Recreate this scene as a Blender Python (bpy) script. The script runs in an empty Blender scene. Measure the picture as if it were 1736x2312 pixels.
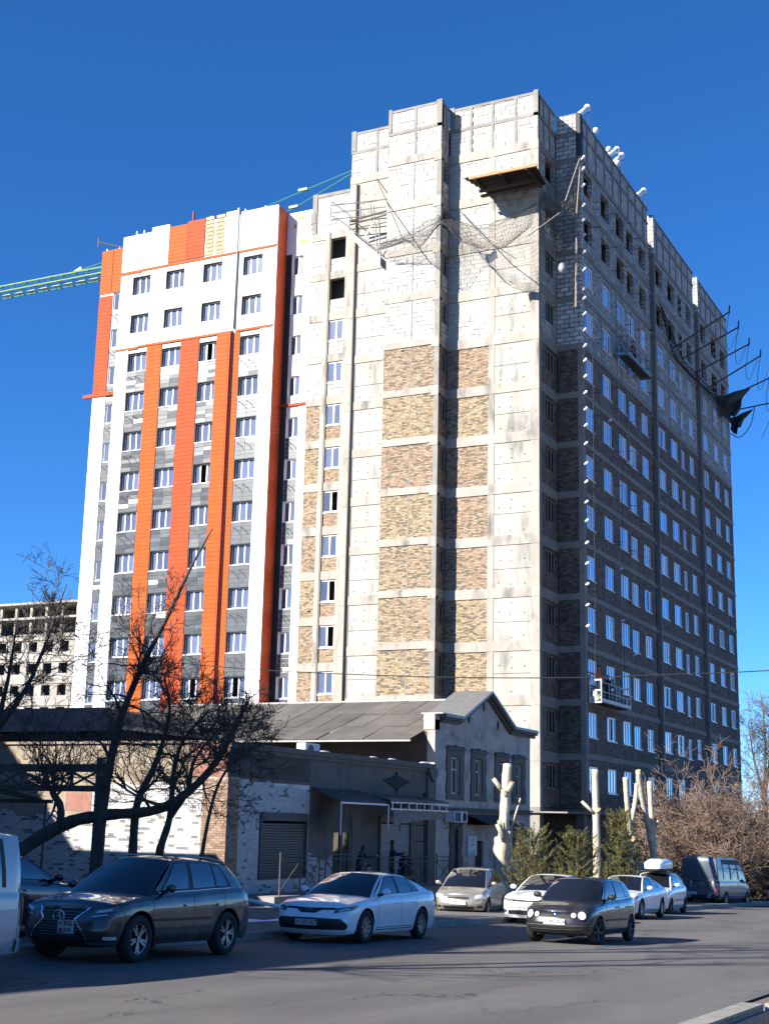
import bpy, math, random
import numpy as np
from mathutils import Vector, Matrix
SC = bpy.context.scene
COL = SC.collection
RND = random.Random(7)
# ------------------------------------------------------------------ camera
# axes: X runs away along the street, Y to the left of it, Z up; the street falls 2.55 % along X
FWD = Vector((0.87145881, 0.4388638, 0.21899341))
RIGHT = Vector((0.4453013, -0.89511558, 0.02179102))
UP = Vector((-0.2055877, -0.07852807, 0.97548298))
cd = bpy.data.cameras.new('camera'); cam = bpy.data.objects.new('camera', cd); COL.objects.link(cam)
mw = Matrix.Identity(4)
for i in range(3):
    mw[i][0] = RIGHT[i]; mw[i][1] = UP[i]; mw[i][2] = -FWD[i]
mw[2][3] = 1.75
cam.matrix_world = mw
cd.sensor_fit = 'HORIZONTAL'; cd.sensor_width = 36.0; cd.lens = 3141 / 1736 * 36
cd.clip_start = 0.2; cd.clip_end = 6000
SC.camera = cam
# ------------------------------------------------------------------ sky, sun, exposure
SUN = Vector((-1.0, 0.6, 0.64)).normalized()
EL = math.asin(SUN.z)
world = bpy.data.worlds.new('World'); SC.world = world; world.use_nodes = True
wn = world.node_tree; wn.nodes.clear()
sky = wn.nodes.new('ShaderNodeTexSky'); sky.sky_type = 'NISHITA'; sky.sun_disc = False
sky.sun_elevation = EL; sky.sun_rotation = math.atan2(SUN.x, SUN.y)
sky.altitude = 900; sky.air_density = 0.8; sky.dust_density = 0.0; sky.ozone_density = 10.0
bg = wn.nodes.new('ShaderNodeBackground'); bg.inputs[1].default_value = 0.079
wo = wn.nodes.new('ShaderNodeOutputWorld')
hs = wn.nodes.new('ShaderNodeHueSaturation'); hs.inputs['Saturation'].default_value = 1.085
wn.links.new(sky.outputs[0], hs.inputs['Color']); wn.links.new(hs.outputs[0], bg.inputs[0]); wn.links.new(bg.outputs[0], wo.inputs[0])
sl = bpy.data.lights.new('sun', 'SUN'); sl.energy = 5.0; sl.angle = math.radians(0.53); sl.color = (1.0, 0.945, 0.87)
so = bpy.data.objects.new('sun', sl); COL.objects.link(so); so.rotation_euler = SUN.to_track_quat('Z', 'Y').to_euler(); so.location = (-60, 40, 60)
SC.view_settings.view_transform = 'Standard'; SC.view_settings.look = 'None'
SC.view_settings.exposure = 1.43; SC.view_settings.gamma = 1.0; SC.view_settings.use_curve_mapping = False

# ------------------------------------------------------------------ helpers
SLOPE = 0.0255
def gz(x):
    return -SLOPE * max(-40.0, min(160.0, x))

MATS = {}
def mat(name, col=(.5, .5, .5), rough=.8, col2=None, scale=3.0, detail=5, stretch=(1, 1, 1), bump=0.0, bscale=None, metal=0.0, ior=1.45,
        rnd=0.0, coat=0.0, lo=.35, hi=.65, attr=None, spec=.5, emit=0, trans=0, col3=None, scale3=.4, lo3=.5, hi3=.7, local=False, stretch3=(1,1,1)):
    if name in MATS: return MATS[name]
    m = bpy.data.materials.new(name); m.use_nodes = True; MATS[name] = m
    nt = m.node_tree; N = nt.nodes; L = nt.links
    b = N['Principled BSDF']
    b.inputs['Base Color'].default_value = (*col, 1); b.inputs['Roughness'].default_value = rough
    b.inputs['Metallic'].default_value = metal; b.inputs['IOR'].default_value = ior
    b.inputs['Coat Weight'].default_value = coat; b.inputs['Coat Roughness'].default_value = .04
    b.inputs['Specular IOR Level'].default_value = spec
    b.inputs['Transmission Weight'].default_value = trans
    if local:
        src = N.new('ShaderNodeTexCoord').outputs['Object']
    else:
        src = N.new('ShaderNodeNewGeometry').outputs['Position']
    mp = N.new('ShaderNodeMapping'); mp.inputs['Scale'].default_value = stretch; L.new(src, mp.inputs['Vector'])
    cur = None
    def noise(vec, sc, dt=5):
        n = N.new('ShaderNodeTexNoise'); n.inputs['Scale'].default_value = sc; n.inputs['Detail'].default_value = dt
        n.inputs['Roughness'].default_value = .62; L.new(vec, n.inputs['Vector']); return n
    def mix(fac, a, c):
        x = N.new('ShaderNodeMix'); x.data_type = 'RGBA'
        L.new(fac, x.inputs[0])
        for sock, v in ((x.inputs[6], a), (x.inputs[7], c)):
            if isinstance(v, tuple): sock.default_value = (*v, 1)
            else: L.new(v, sock)
        return x.outputs[2]
    def ramp(v, lo, hi):
        r = N.new('ShaderNodeMapRange'); r.inputs[1].default_value = lo; r.inputs[2].default_value = hi; L.new(v, r.inputs[0]); return r.outputs[0]
    cur = col
    if attr:
        a = N.new('ShaderNodeAttribute'); a.attribute_name = attr
        cur = mix(a.outputs['Fac'], col, col2)
        nn = noise(mp.outputs[0], scale, detail)
        h = N.new('ShaderNodeHueSaturation'); L.new(cur, h.inputs['Color'])
        L.new(ramp(nn.outputs[0], .2, .8), h.inputs['Value']); h.inputs['Value'].default_value = 1
        r = N.new('ShaderNodeMapRange'); r.inputs[1].default_value = .25; r.inputs[2].default_value = .75; r.inputs[3].default_value = .75; r.inputs[4].default_value = 1.2
        L.new(nn.outputs[0], r.inputs[0]); L.new(r.outputs[0], h.inputs['Value'])
        cur = h.outputs[0]
    elif col2 is not None:
        nn = noise(mp.outputs[0], scale, detail)
        cur = mix(ramp(nn.outputs[0], lo, hi), col, col2)
    if col3 is not None:
        mp3 = N.new('ShaderNodeMapping'); mp3.inputs['Scale'].default_value = stretch3; L.new(src, mp3.inputs['Vector'])
        n3 = noise(mp3.outputs[0], scale3, 6)
        cur = mix(ramp(n3.outputs[0], lo3, hi3), cur, col3)
    if rnd:
        oi = N.new('ShaderNodeObjectInfo'); h = N.new('ShaderNodeHueSaturation')
        r = N.new('ShaderNodeMapRange'); r.inputs[3].default_value = 1 - rnd; r.inputs[4].default_value = 1 + rnd
        L.new(oi.outputs['Random'], r.inputs[0]); L.new(r.outputs[0], h.inputs['Value'])
        if isinstance(cur, tuple): h.inputs['Color'].default_value = (*cur, 1)
        else: L.new(cur, h.inputs['Color'])
        cur = h.outputs[0]
    if not isinstance(cur, tuple): L.new(cur, b.inputs['Base Color'])
    if bump:
        nb = noise(mp.outputs[0], bscale or scale * 6, 6)
        bp = N.new('ShaderNodeBump'); bp.inputs['Strength'].default_value = min(1, bump); bp.inputs['Distance'].default_value = .02 * max(1, bump)
        L.new(nb.outputs[0], bp.inputs['Height']); L.new(bp.outputs[0], b.inputs['Normal'])
    if emit:
        b.inputs['Emission Color'].default_value = (*col, 1); b.inputs['Emission Strength'].default_value = emit
    return m

def brickmat(name, c1, c2, mortar, axis, bw=.26, bh=.088, ms=.012, rough=.9, bump=.6, dark=None, msmooth=.1, offs=.5, col3=None, lo3=.52, hi3=.66, scale3=.5, bias=0.0):
    """masonry: brick texture on the facade plane (axis 'X' = wall facing -X, uses Y,Z; 'Y' = wall facing -Y, uses X,Z)"""
    if name in MATS: return MATS[name]
    m = bpy.data.materials.new(name); m.use_nodes = True; MATS[name] = m
    nt = m.node_tree; N = nt.nodes; L = nt.links; b = N['Principled BSDF']; b.inputs['Roughness'].default_value = rough
    g = N.new('ShaderNodeNewGeometry'); s = N.new('ShaderNodeSeparateXYZ'); L.new(g.outputs['Position'], s.inputs[0])
    c = N.new('ShaderNodeCombineXYZ'); L.new(s.outputs[1 if axis == 'X' else 0], c.inputs[0]); L.new(s.outputs[2], c.inputs[1])
    br = N.new('ShaderNodeTexBrick'); L.new(c.outputs[0], br.inputs['Vector'])
    br.inputs['Color1'].default_value = (*c1, 1); br.inputs['Color2'].default_value = (*c2, 1); br.inputs['Mortar'].default_value = (*mortar, 1)
    br.inputs['Scale'].default_value = 1; br.inputs['Mortar Size'].default_value = ms; br.inputs['Mortar Smooth'].default_value = msmooth
    br.inputs['Brick Width'].default_value = bw; br.inputs['Row Height'].default_value = bh; br.inputs['Bias'].default_value = bias; br.offset = offs
    nz = N.new('ShaderNodeTexNoise'); nz.inputs['Scale'].default_value = 2.2; nz.inputs['Detail'].default_value = 7; L.new(g.outputs['Position'], nz.inputs['Vector'])
    r = N.new('ShaderNodeMapRange'); r.inputs[1].default_value = .3; r.inputs[2].default_value = .7; r.inputs[3].default_value = .62; r.inputs[4].default_value = 1.3; L.new(nz.outputs[0], r.inputs[0])
    h = N.new('ShaderNodeHueSaturation'); L.new(br.outputs[0], h.inputs['Color']); L.new(r.outputs[0], h.inputs['Value'])
    out = h.outputs[0]
    if col3:
        n3 = N.new('ShaderNodeTexNoise'); n3.inputs['Scale'].default_value = scale3; n3.inputs['Detail'].default_value = 8; L.new(g.outputs['Position'], n3.inputs['Vector'])
        r3 = N.new('ShaderNodeMapRange'); r3.inputs[1].default_value = lo3; r3.inputs[2].default_value = hi3; L.new(n3.outputs[0], r3.inputs[0])
        mx = N.new('ShaderNodeMix'); mx.data_type = 'RGBA'; L.new(r3.outputs[0], mx.inputs[0]); L.new(out, mx.inputs[6]); mx.inputs[7].default_value = (*col3, 1); out = mx.outputs[2]
    L.new(out, b.inputs['Base Color'])
    n2 = N.new('ShaderNodeTexNoise'); n2.inputs['Scale'].default_value = 9; n2.inputs['Detail'].default_value = 4; L.new(g.outputs['Position'], n2.inputs['Vector'])
    ad = N.new('ShaderNodeMath'); ad.operation = 'SUBTRACT'; L.new(n2.outputs[0], ad.inputs[0]); L.new(br.outputs['Fac'], ad.inputs[1])
    bp = N.new('ShaderNodeBump'); bp.inputs['Strength'].default_value = bump; bp.inputs['Distance'].default_value = .03; L.new(ad.outputs[0], bp.inputs['Height']); L.new(bp.outputs[0], b.inputs['Normal'])
    return m

def wloc(o):
    v = Vector((0, 0, 0))
    while o is not None: v += o.location; o = o.parent
    return v
def tag(o, label=None, cat=None, group=None, kind=None):
    if label: o['label'] = label
    if cat: o['category'] = cat
    if group: o['group'] = group
    if kind: o['kind'] = kind
    return o
def thing(name, label, cat, loc=(0, 0, 0), rz=0, group=None):
    o = bpy.data.objects.new(name, None); COL.objects.link(o); o.location = loc; o.rotation_euler = (0, 0, rz); o.empty_display_size = .3
    return tag(o, label, cat, group)
def link(name, me, parent=None, loc=None, local=False):
    o = bpy.data.objects.new(name, me); COL.objects.link(o)
    l = Vector(loc) if loc is not None else Vector((0, 0, 0))
    if parent is not None:
        o.parent = parent
        if not local: l = l - wloc(parent)
    o.location = l
    return o

class MB:
    def __init__(s): s.v = []; s.f = []; s.m = []
    def add(s, vs, fs, m=0):
        o = len(s.v); s.v.extend(vs); s.f.extend([tuple(i + o for i in f) for f in fs]); s.m.extend([m] * len(fs)); return s
    def box(s, x0, x1, y0, y1, z0, z1, m=0):
        return s.add([(x0, y0, z0), (x1, y0, z0), (x1, y1, z0), (x0, y1, z0), (x0, y0, z1), (x1, y0, z1), (x1, y1, z1), (x0, y1, z1)],
                     [(0, 3, 2, 1), (4, 5, 6, 7), (0, 1, 5, 4), (1, 2, 6, 5), (2, 3, 7, 6), (3, 0, 4, 7)], m)
    def poly(s, pts, m=0): return s.add([tuple(p) for p in pts], [tuple(range(len(pts)))], m)
    def prism(s, pts, vec, m=0):
        n = len(pts); vec = Vector(vec); a = [Vector(p) for p in pts]; b = [p + vec for p in a]
        return s.add([tuple(p) for p in a + b], [tuple(range(n)), tuple(range(2 * n - 1, n - 1, -1))] + [(i, i + n, (i + 1) % n + n, (i + 1) % n) for i in range(n)], m)
    def tube(s, pts, r, n=6, m=0, cap=True):
        pts = [Vector(p) for p in pts]; k = len(pts)
        rs = r if isinstance(r, (list, tuple)) else [r] * k
        o = len(s.v); ref = None
        for i, p in enumerate(pts):
            t = (pts[min(i + 1, k - 1)] - pts[max(i - 1, 0)])
            t = t.normalized() if t.length > 1e-9 else Vector((0, 0, 1))
            if ref is None: ref = Vector((0, 0, 1)) if abs(t.z) < .9 else Vector((1, 0, 0))
            a = t.cross(ref).normalized(); b = t.cross(a).normalized(); ref = a.cross(t).normalized() if False else ref
            if a.length < .5: a = t.orthogonal().normalized(); b = t.cross(a)
            for j in range(n):
                q = p + (a * math.cos(2 * math.pi * j / n) + b * math.sin(2 * math.pi * j / n)) * rs[i]
                s.v.append(tuple(q))
        for i in range(k - 1):
            for j in range(n):
                s.f.append((o + i * n + j, o + i * n + (j + 1) % n, o + (i + 1) * n + (j + 1) % n, o + (i + 1) * n + j)); s.m.append(m)
        if cap:
            s.f.append(tuple(o + j for j in range(n))[::-1]); s.m.append(m)
            s.f.append(tuple(o + (k - 1) * n + j for j in range(n))); s.m.append(m)
        return s
    def grid(s, fn, nu, nv, m=0):
        vs = [tuple(fn(i / nu, j / nv)) for j in range(nv + 1) for i in range(nu + 1)]; w = nu + 1
        return s.add(vs, [(j * w + i, j * w + i + 1, (j + 1) * w + i + 1, (j + 1) * w + i) for j in range(nv) for i in range(nu)], m)
    def ball(s, c, r, n=8, m=0, sc=(1, 1, 1)):
        c = Vector(c)
        return s.grid(lambda u, v: c + Vector((r * sc[0] * math.cos(2 * math.pi * u) * math.sin(math.pi * v), r * sc[1] * math.sin(2 * math.pi * u) * math.sin(math.pi * v), -r * sc[2] * math.cos(math.pi * v))), n, max(4, n // 2), m)
    def mesh(s, name, mats, smooth=False):
        me = bpy.data.meshes.new(name); me.from_pydata(s.v, [], s.f)
        for q in (mats if isinstance(mats, (list, tuple)) else [mats]): me.materials.append(q)
        if any(s.m): me.polygons.foreach_set('material_index', s.m)
        if smooth: me.polygons.foreach_set('use_smooth', [True] * len(s.f))
        me.update(); return me
    def build(s, name, mats, parent=None, smooth=False, local=False, loc=None):
        return link(name, s.mesh(name, mats, smooth), parent, loc, local)
def structure(o): o['kind'] = 'structure'; return o
def bevel(o, w=.02, seg=1):
    md = o.modifiers.new('bevel', 'BEVEL'); md.width = w; md.segments = seg; md.limit_method = 'ANGLE'; return o

CACHE = {}
def shared(key, fn):
    if key not in CACHE: CACHE[key] = fn()
    return CACHE[key]
def P3(axis, a, d, z):        # facade coordinates: a along the wall, d inward depth, z up
    return (d, a, z) if axis == 'X' else (a, d, z)
def fbox(mb, axis, a0, a1, d0, d1, z0, z1, m=0):
    if axis == 'X': mb.box(d0, d1, a0, a1, z0, z1, m)
    else: mb.box(a0, a1, d0, d1, z0, z1, m)
def wall_open(mb, axis, d0, d1, a0, a1, z0, z1, ops, m=0):
    ops = sorted(ops); cur = a0
    for (b0, b1, c0, c1) in ops:
        if b0 > cur: fbox(mb, axis, cur, b0, d0, d1, z0, z1, m)
        if c0 > z0: fbox(mb, axis, b0, b1, d0, d1, z0, c0, m)
        if c1 < z1: fbox(mb, axis, b0, b1, d0, d1, c1, z1, m)
        cur = b1
    if cur < a1: fbox(mb, axis, cur, a1, d0, d1, z0, z1, m)
def window(parent, axis, pos, a0, a1, z0, z1, mull=(.5,), fm=None, gm=None, fw=.07, trans=None, name='window', open_idx=None, dep=.07):
    """window = frame with mullions, each pane a sub-part"""
    w = round(a1 - a0, 3); h = round(z1 - z0, 3)
    ed = [0] + list(mull) + [1]
    def mk():
        mb = MB()
        fbox(mb, axis, 0, w, 0, dep, 0, fw); fbox(mb, axis, 0, w, 0, dep, h - fw, h)
        fbox(mb, axis, 0, fw, 0, dep, fw, h - fw); fbox(mb, axis, w - fw, w, 0, dep, fw, h - fw)
        for q in mull: fbox(mb, axis, q * w - fw * .6, q * w + fw * .6, 0, dep, fw, h - fw)
        if trans: fbox(mb, axis, fw, w - fw, .002, dep - .002, trans * h - fw * .4, trans * h + fw * .4)
        fbox(mb, axis, -.04, w + .04, -.09, 0.0, -.05, -.001)
        return mb.mesh(name, fm)
    fr = link(name, shared(('win', axis, w, h, tuple(mull), trans, fm.name, fw), mk), parent, P3(axis, a0, pos, z0))
    for i in range(len(ed) - 1):
        if open_idx is not None and i == open_idx: continue
        p0 = ed[i] * w + fw * .5; p1 = ed[i + 1] * w - fw * .5
        def mkp():
            mb = MB(); q = [P3(axis, 0, 0, 0), P3(axis, p1 - p0, 0, 0), P3(axis, p1 - p0, 0, h - fw), P3(axis, 0, 0, h - fw)]
            mb.prism(q, P3(axis, 0, .016, 0)); return mb.mesh('pane', gm)
        pn = link('pane', shared(('pane', axis, round(p1 - p0, 3), h, gm.name), mkp), fr, P3(axis, p0, dep * .45, fw * .5), local=True)
        pn.rotation_euler = (RND.uniform(-.006, .006), RND.uniform(-.006, .006), RND.uniform(-.006, .006))
    return fr
# ------------------------------------------------------------------ materials
def asphalt():
    m = bpy.data.materials.new('asphalt'); m.use_nodes = True; MATS['asphalt'] = m; nt = m.node_tree; N = nt.nodes; L = nt.links; b = N['Principled BSDF']; b.inputs['Roughness'].default_value = .87
    g = N.new('ShaderNodeNewGeometry')
    def nz(sc, det, st=(1, 1, 1), rg=.6):
        mp = N.new('ShaderNodeMapping'); mp.inputs['Scale'].default_value = st; L.new(g.outputs['Position'], mp.inputs[0])
        n = N.new('ShaderNodeTexNoise'); n.inputs['Scale'].default_value = sc; n.inputs['Detail'].default_value = det; n.inputs['Roughness'].default_value = rg; L.new(mp.outputs[0], n.inputs['Vector']); return n.outputs[0]
    def rng(v, a, c, o0=0, o1=1):
        r = N.new('ShaderNodeMapRange'); r.inputs[1].default_value = a; r.inputs[2].default_value = c; r.inputs[3].default_value = o0; r.inputs[4].default_value = o1; L.new(v, r.inputs[0]); return r.outputs[0]
    def mix(f, a, c):
        x = N.new('ShaderNodeMix'); x.data_type = 'RGBA'; L.new(f, x.inputs[0])
        for s, v in ((x.inputs[6], a), (x.inputs[7], c)):
            if isinstance(v, tuple): s.default_value = (*v, 1)
            else: L.new(v, s)
        return x.outputs[2]
    c = mix(rng(nz(.55, 8, (.35, 1.1, 1)), .36, .64), (.066, .060, .055), (.105, .096, .088))
    c = mix(rng(nz(.16, 5, (.5, 2.4, 1)), .52, .60, 0, .55), c, (.054, .05, .047))
    c = mix(rng(nz(38, 3), .35, .75, 0, .45), c, (.135, .125, .115))
    c = mix(rng(nz(1.9, 6), .66, .74, 0, .75), c, (.034, .031, .029))
    vo = N.new('ShaderNodeTexVoronoi'); vo.feature = 'DISTANCE_TO_EDGE'; vo.inputs['Scale'].default_value = .42
    mp = N.new('ShaderNodeMapping'); mp.inputs['Scale'].default_value = (.55, 1.3, 1); ad = N.new('ShaderNodeVectorMath'); ad.operation = 'ADD'
    n2 = N.new('ShaderNodeTexNoise'); n2.inputs['Scale'].default_value = 2.0; n2.inputs['Detail'].default_value = 5; L.new(g.outputs['Position'], n2.inputs['Vector']); L.new(g.outputs['Position'], mp.inputs[0]); L.new(mp.outputs[0], ad.inputs[0]); L.new(n2.outputs['Color'], ad.inputs[1]); L.new(ad.outputs[0], vo.inputs['Vector'])
    ck = N.new('ShaderNodeMath'); ck.operation = 'MULTIPLY'; L.new(rng(vo.outputs['Distance'], .004, .012, 1, 0), ck.inputs[0]); L.new(rng(nz(.3, 3), .48, .58), ck.inputs[1])
    c = mix(ck.outputs[0], c, (.02, .018, .017)); L.new(c, b.inputs['Base Color'])
    bp = N.new('ShaderNodeBump'); bp.inputs['Strength'].default_value = .55; bp.inputs['Distance'].default_value = .012; L.new(nz(60, 4), bp.inputs['Height'])
    b2 = N.new('ShaderNodeBump'); b2.inputs['Strength'].default_value = .35; b2.inputs['Distance'].default_value = .05; L.new(nz(1.2, 5, (.5, 1, 1)), b2.inputs['Height']); L.new(bp.outputs[0], b2.inputs['Normal']); L.new(b2.outputs[0], b.inputs['Normal'])
    return m
m_asph = asphalt()
m_dirt = mat('dirt', (.0924, .0759, .0594), .95, (.1452, .1254, .1023), .8, 8, bump=.6, bscale=9)
m_pave = mat('paving', (.1056, .099, .0924), .92, (.1551, .1452, .132), .9, 8, bump=.5, bscale=18, col3=(.0594, .0561, .0528), scale3=.5)
m_kerb = mat('kerb_concrete', (.198, .1848, .165), .9, (.2772, .264, .2376), 2.5, 7, bump=.5, bscale=25, rnd=.12)
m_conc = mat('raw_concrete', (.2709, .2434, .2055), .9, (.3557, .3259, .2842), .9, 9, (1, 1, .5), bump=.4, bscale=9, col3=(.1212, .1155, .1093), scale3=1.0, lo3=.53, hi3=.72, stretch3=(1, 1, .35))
m_concpanel = mat('cast_concrete', (.2898, .2676, .229), .88, (.384, .3622, .326), .7, 9, (1, 1, .6), bump=.4, bscale=7, col3=(.1448, .1382, .1281), scale3=.8, lo3=.53, hi3=.74, stretch3=(1, 1.3, .4))
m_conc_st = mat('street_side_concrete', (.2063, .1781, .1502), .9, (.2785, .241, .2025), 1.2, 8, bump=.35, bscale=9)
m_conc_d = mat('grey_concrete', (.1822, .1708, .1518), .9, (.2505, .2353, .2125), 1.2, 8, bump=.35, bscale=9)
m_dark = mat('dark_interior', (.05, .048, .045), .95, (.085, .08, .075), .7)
m_mortar = mat('mortar', (.099, .0825, .0594), .95, (.1584, .1353, .1023), 6, bump=.6, bscale=40)
m_bricky = mat('brick_yellow', (.235, .172, .105), .92, (.385, .305, .20), 5, attr='tone', bump=.4, bscale=60)
m_brickp = mat('brick_pink', (.235, .158, .105), .92, (.375, .278, .195), 5, attr='tone', bump=.4, bscale=60)
m_brickm = mat('brick_mixed', (.235, .165, .105), .92, (.38, .29, .198), 5, attr='tone', bump=.4, bscale=60)
m_block = mat('aerated_block', (.3366, .3198, .2928), .92, (.4039, .3905, .3669), 4, bump=.4, bscale=40, rnd=.05)
m_blockjoint = mat('block_joint', (.1122, .1023, .0858), .95, (.198, .1848, .1617), 3)
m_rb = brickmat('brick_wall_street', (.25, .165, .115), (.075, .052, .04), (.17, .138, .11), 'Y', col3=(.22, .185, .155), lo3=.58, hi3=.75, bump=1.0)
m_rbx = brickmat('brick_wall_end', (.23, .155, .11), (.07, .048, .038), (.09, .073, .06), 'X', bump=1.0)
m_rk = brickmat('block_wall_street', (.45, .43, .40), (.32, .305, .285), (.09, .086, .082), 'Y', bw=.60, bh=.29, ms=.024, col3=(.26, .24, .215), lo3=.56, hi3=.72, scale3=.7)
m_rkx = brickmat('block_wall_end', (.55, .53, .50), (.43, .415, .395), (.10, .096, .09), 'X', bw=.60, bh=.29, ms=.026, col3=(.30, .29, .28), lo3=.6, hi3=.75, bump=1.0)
m_white = mat('white_render', (.80, .80, .79), .75, (.72, .72, .71), .5, 7, (1, 1, .3))
m_vinyl = mat('white_vinyl', (.82, .82, .82), .35)
m_glass = mat('sky_glass', (.40, .50, .66), .05, metal=.75, rnd=.3)
m_glassl = mat('pale_film_glass', (.0891, .1089, .1782), .10, ior=1.6, metal=.1, rnd=.35)
m_glassd = mat('dark_glass', (.012, .014, .017), .05, ior=1.55)
m_brownf = mat('brown_frame', (.30, .25, .20), .5)
m_orange = mat('orange_cladding', (.36, .060, .017), .6, (.33, .054, .015), .7, 6, (1, 1, .25), rnd=.06, spec=.12)
m_amber = mat('amber_cladding', (.36, .078, .013), .6, (.33, .07, .012), .7, 6, (1, 1, .25), rnd=.06, spec=.12)
m_orshade = mat('shade_side_cladding', (.55, .075, .016), .55, rnd=.03)  # shaded-face copy of the orange, the shade tone put into its colour
m_gclad = mat('grey_metal_tile', (.0532, .05749, .05834), .30, (.07293, .07722, .07894), 2, metal=.25, rnd=.3)
m_steel = mat('dark_steel', (.06, .058, .055), .6, (.10, .085, .07), 5)
m_galv = mat('galvanised_steel', (.216, .216, .216), .45, (.27, .27, .264), 3, metal=.6)
m_black = mat('black_rubber', (.012, .012, .012), .75)
m_wood = mat('weathered_plank', (.0525, .035, .0245), .85, (.028, .021, .0168), 3, 6, (1, .15, 4), rnd=.2)
m_rope = mat('pale_rope', (.2772, .2508, .2112), .9)
m_net = mat('net_twine', (.0924, .08778, .07623), .9)
m_tarp = mat('black_tarpaulin', (.014, .014, .016), .6, (.03, .03, .03), 2, bump=.5, bscale=3)

# ------------------------------------------------------------------ ground
def strip(name, y0, y1, dz, m, xs=(-40, 160), step=4.0, mats=None, vert=0):
    mb = MB(); n = int((xs[1] - xs[0]) / step)
    mb.grid(lambda u, v: (xs[0] + u * (xs[1] - xs[0]), y0 + v * (y1 - y0), gz(xs[0] + u * (xs[1] - xs[0])) + dz), n, 1)
    return structure(mb.build(name, m))
mb = MB(); XS = [-3000, -300, -40, 160, 400, 3000]
for i in range(len(XS) - 1):
    for j, (a, b) in enumerate(((-3000, 3.35), (4.15, 3000))):
        mb.poly([(XS[i], a, gz(XS[i]) - .03), (XS[i + 1], a, gz(XS[i + 1]) - .03), (XS[i + 1], b, gz(XS[i + 1]) - .03), (XS[i], b, gz(XS[i]) - .03)])
for (a, b) in ((-3000, -40), (19.95, 160), (160, 3000)):
    mb.poly([(a, 3.35, gz(a) - .03), (b, 3.35, gz(b) - .03), (b, 4.15, gz(b) - .03), (a, 4.15, gz(a) - .03)])
structure(mb.build('ground', m_dirt))
strip('road', 4.45, 15.70, 0.0, m_asph, (-40, 160))
m_mark = mat('worn_road_paint', (.0792, .07788, .0759), .85, (.1716, .1683, .165), 3.0, 8, lo=.46, hi=.6)
dash = MB()
for k in range(14):
    x = -2 + k * 4.0
    dash.grid(lambda u, v: (x + u * 1.5, 12.25 + v * .12, gz(x + u * 1.5) + .004), 1, 1)
structure(dash.build('lane_marking', m_mark))
# left pavement: raised sheet, kerb stones one by one
KERB = .17
strip('pavement', 15.86, 36.0, KERB, m_pave, (-40, 70))
strip('pavement', 15.86, 30.0, KERB, m_pave, (70, 160))
kroot = thing('kerb', 'concrete kerb along the pavement behind the parked cars', 'kerb', (40, 15.78, gz(40)))
def kst():
    m_ = MB(); m_.prism([(-.495, -.08, -.25), (-.495, .078, -.25), (-.495, .078, .172), (-.495, -.05, .172), (-.495, -.08, .14)], (.99, 0, 0)); return m_.mesh('kerb_stone', m_kerb)
km = kst()
for k in range(0, 75):
    x = 12.5 + k
    o = link('kerb_stone', km, kroot, (x, 15.78 + RND.uniform(-.006, .006), gz(x) + RND.uniform(-.006, .004))); o.rotation_euler = (0, math.atan(SLOPE) + RND.uniform(-.004, .004), 0)
# near drainage channel with its concrete edge (bottom right of the photo)
ch = thing('drainage_channel', 'open concrete drainage channel at the near road edge, bottom right corner', 'channel', (16, 3.5, gz(16) - 1))
m_chan = mat('channel_concrete', (.16, .156, .148), .9, (.272, .264, .248), 4, 7, (1, 1, 2.2), bump=.6, bscale=20)
mb = MB()
def cbox(x0, x1, y0, y1, a, b):
    mb.add([(x0, y0, gz(x0) + a), (x1, y0, gz(x1) + a), (x1, y1, gz(x1) + a), (x0, y1, gz(x0) + a), (x0, y0, gz(x0) + b), (x1, y0, gz(x1) + b), (x1, y1, gz(x1) + b), (x0, y1, gz(x0) + b)],
           [(0, 3, 2, 1), (4, 5, 6, 7), (0, 1, 5, 4), (1, 2, 6, 5), (2, 3, 7, 6), (3, 0, 4, 7)])
for k in range(6):
    cbox(7.9 + k * 2, 9.88 + k * 2, 4.16, 4.45, -.9, .012)
mb.build('edge_stone', m_kerb, ch)
mb = MB(); cbox(19.95, 20.2, 3.2, 4.155, -.9, .014); mb.build('end_wall', m_kerb, ch)
mb = MB(); cbox(-10, 19.94, 3.2, 3.35, -.9, .01); cbox(-10, 19.94, 3.35, 4.155, -.95, -.85); cbox(-10, 19.94, 4.10, 4.155, -.85, -.08); mb.build('trough', m_chan, ch)

# ------------------------------------------------------------------ storeys
def LV(j): return 42.08 - 3.02 * j          # slab levels, j = 0 top
BH = .57                                     # beam height
PARTS = {'n': 0, 'max': 290}
def blocks(parent, axis, pos, a0, a1, z0, z1, skip=(), seed=0, bw=.6, bh=.287, limit=True, stuff=None, keep=True):
    """aerated concrete blocks laid in running bond, each its own piece while the limit lasts"""
    r = random.Random(seed); row = 0; z = z0
    while z < z1 - .06:
        h = min(bh, z1 - z) - .016; a = a0 - (bw * r.uniform(.3, .6) if row % 2 else 0); row += 1
        while a < a1 - .03:
            s0 = max(a, a0); s1 = min(a + bw, a1)
            w = s1 - s0 - .016 - (r.random() < .25) * .02
            if w > .05:
                d = r.uniform(-.004, .012); hh = h - (r.random() < .22) * .022
                if keep and PARTS['n'] < PARTS['max'] and w > .3:
                    PARTS['n'] += 1
                    def mk():
                        m_ = MB(); fbox(m_, axis, 0, 1, 0, 1, 0, 1); return m_.mesh('block', m_block)
                    o = link('block', shared(('blk', axis), mk), parent, P3(axis, s0, pos - d, z))
                    o.scale = P3(axis, w, .06 + d, hh)
                else:
                    fbox(stuff, axis, s0, s0 + w, pos - d, pos + .06, z, z + hh)
            a += bw
        z += bh
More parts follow.
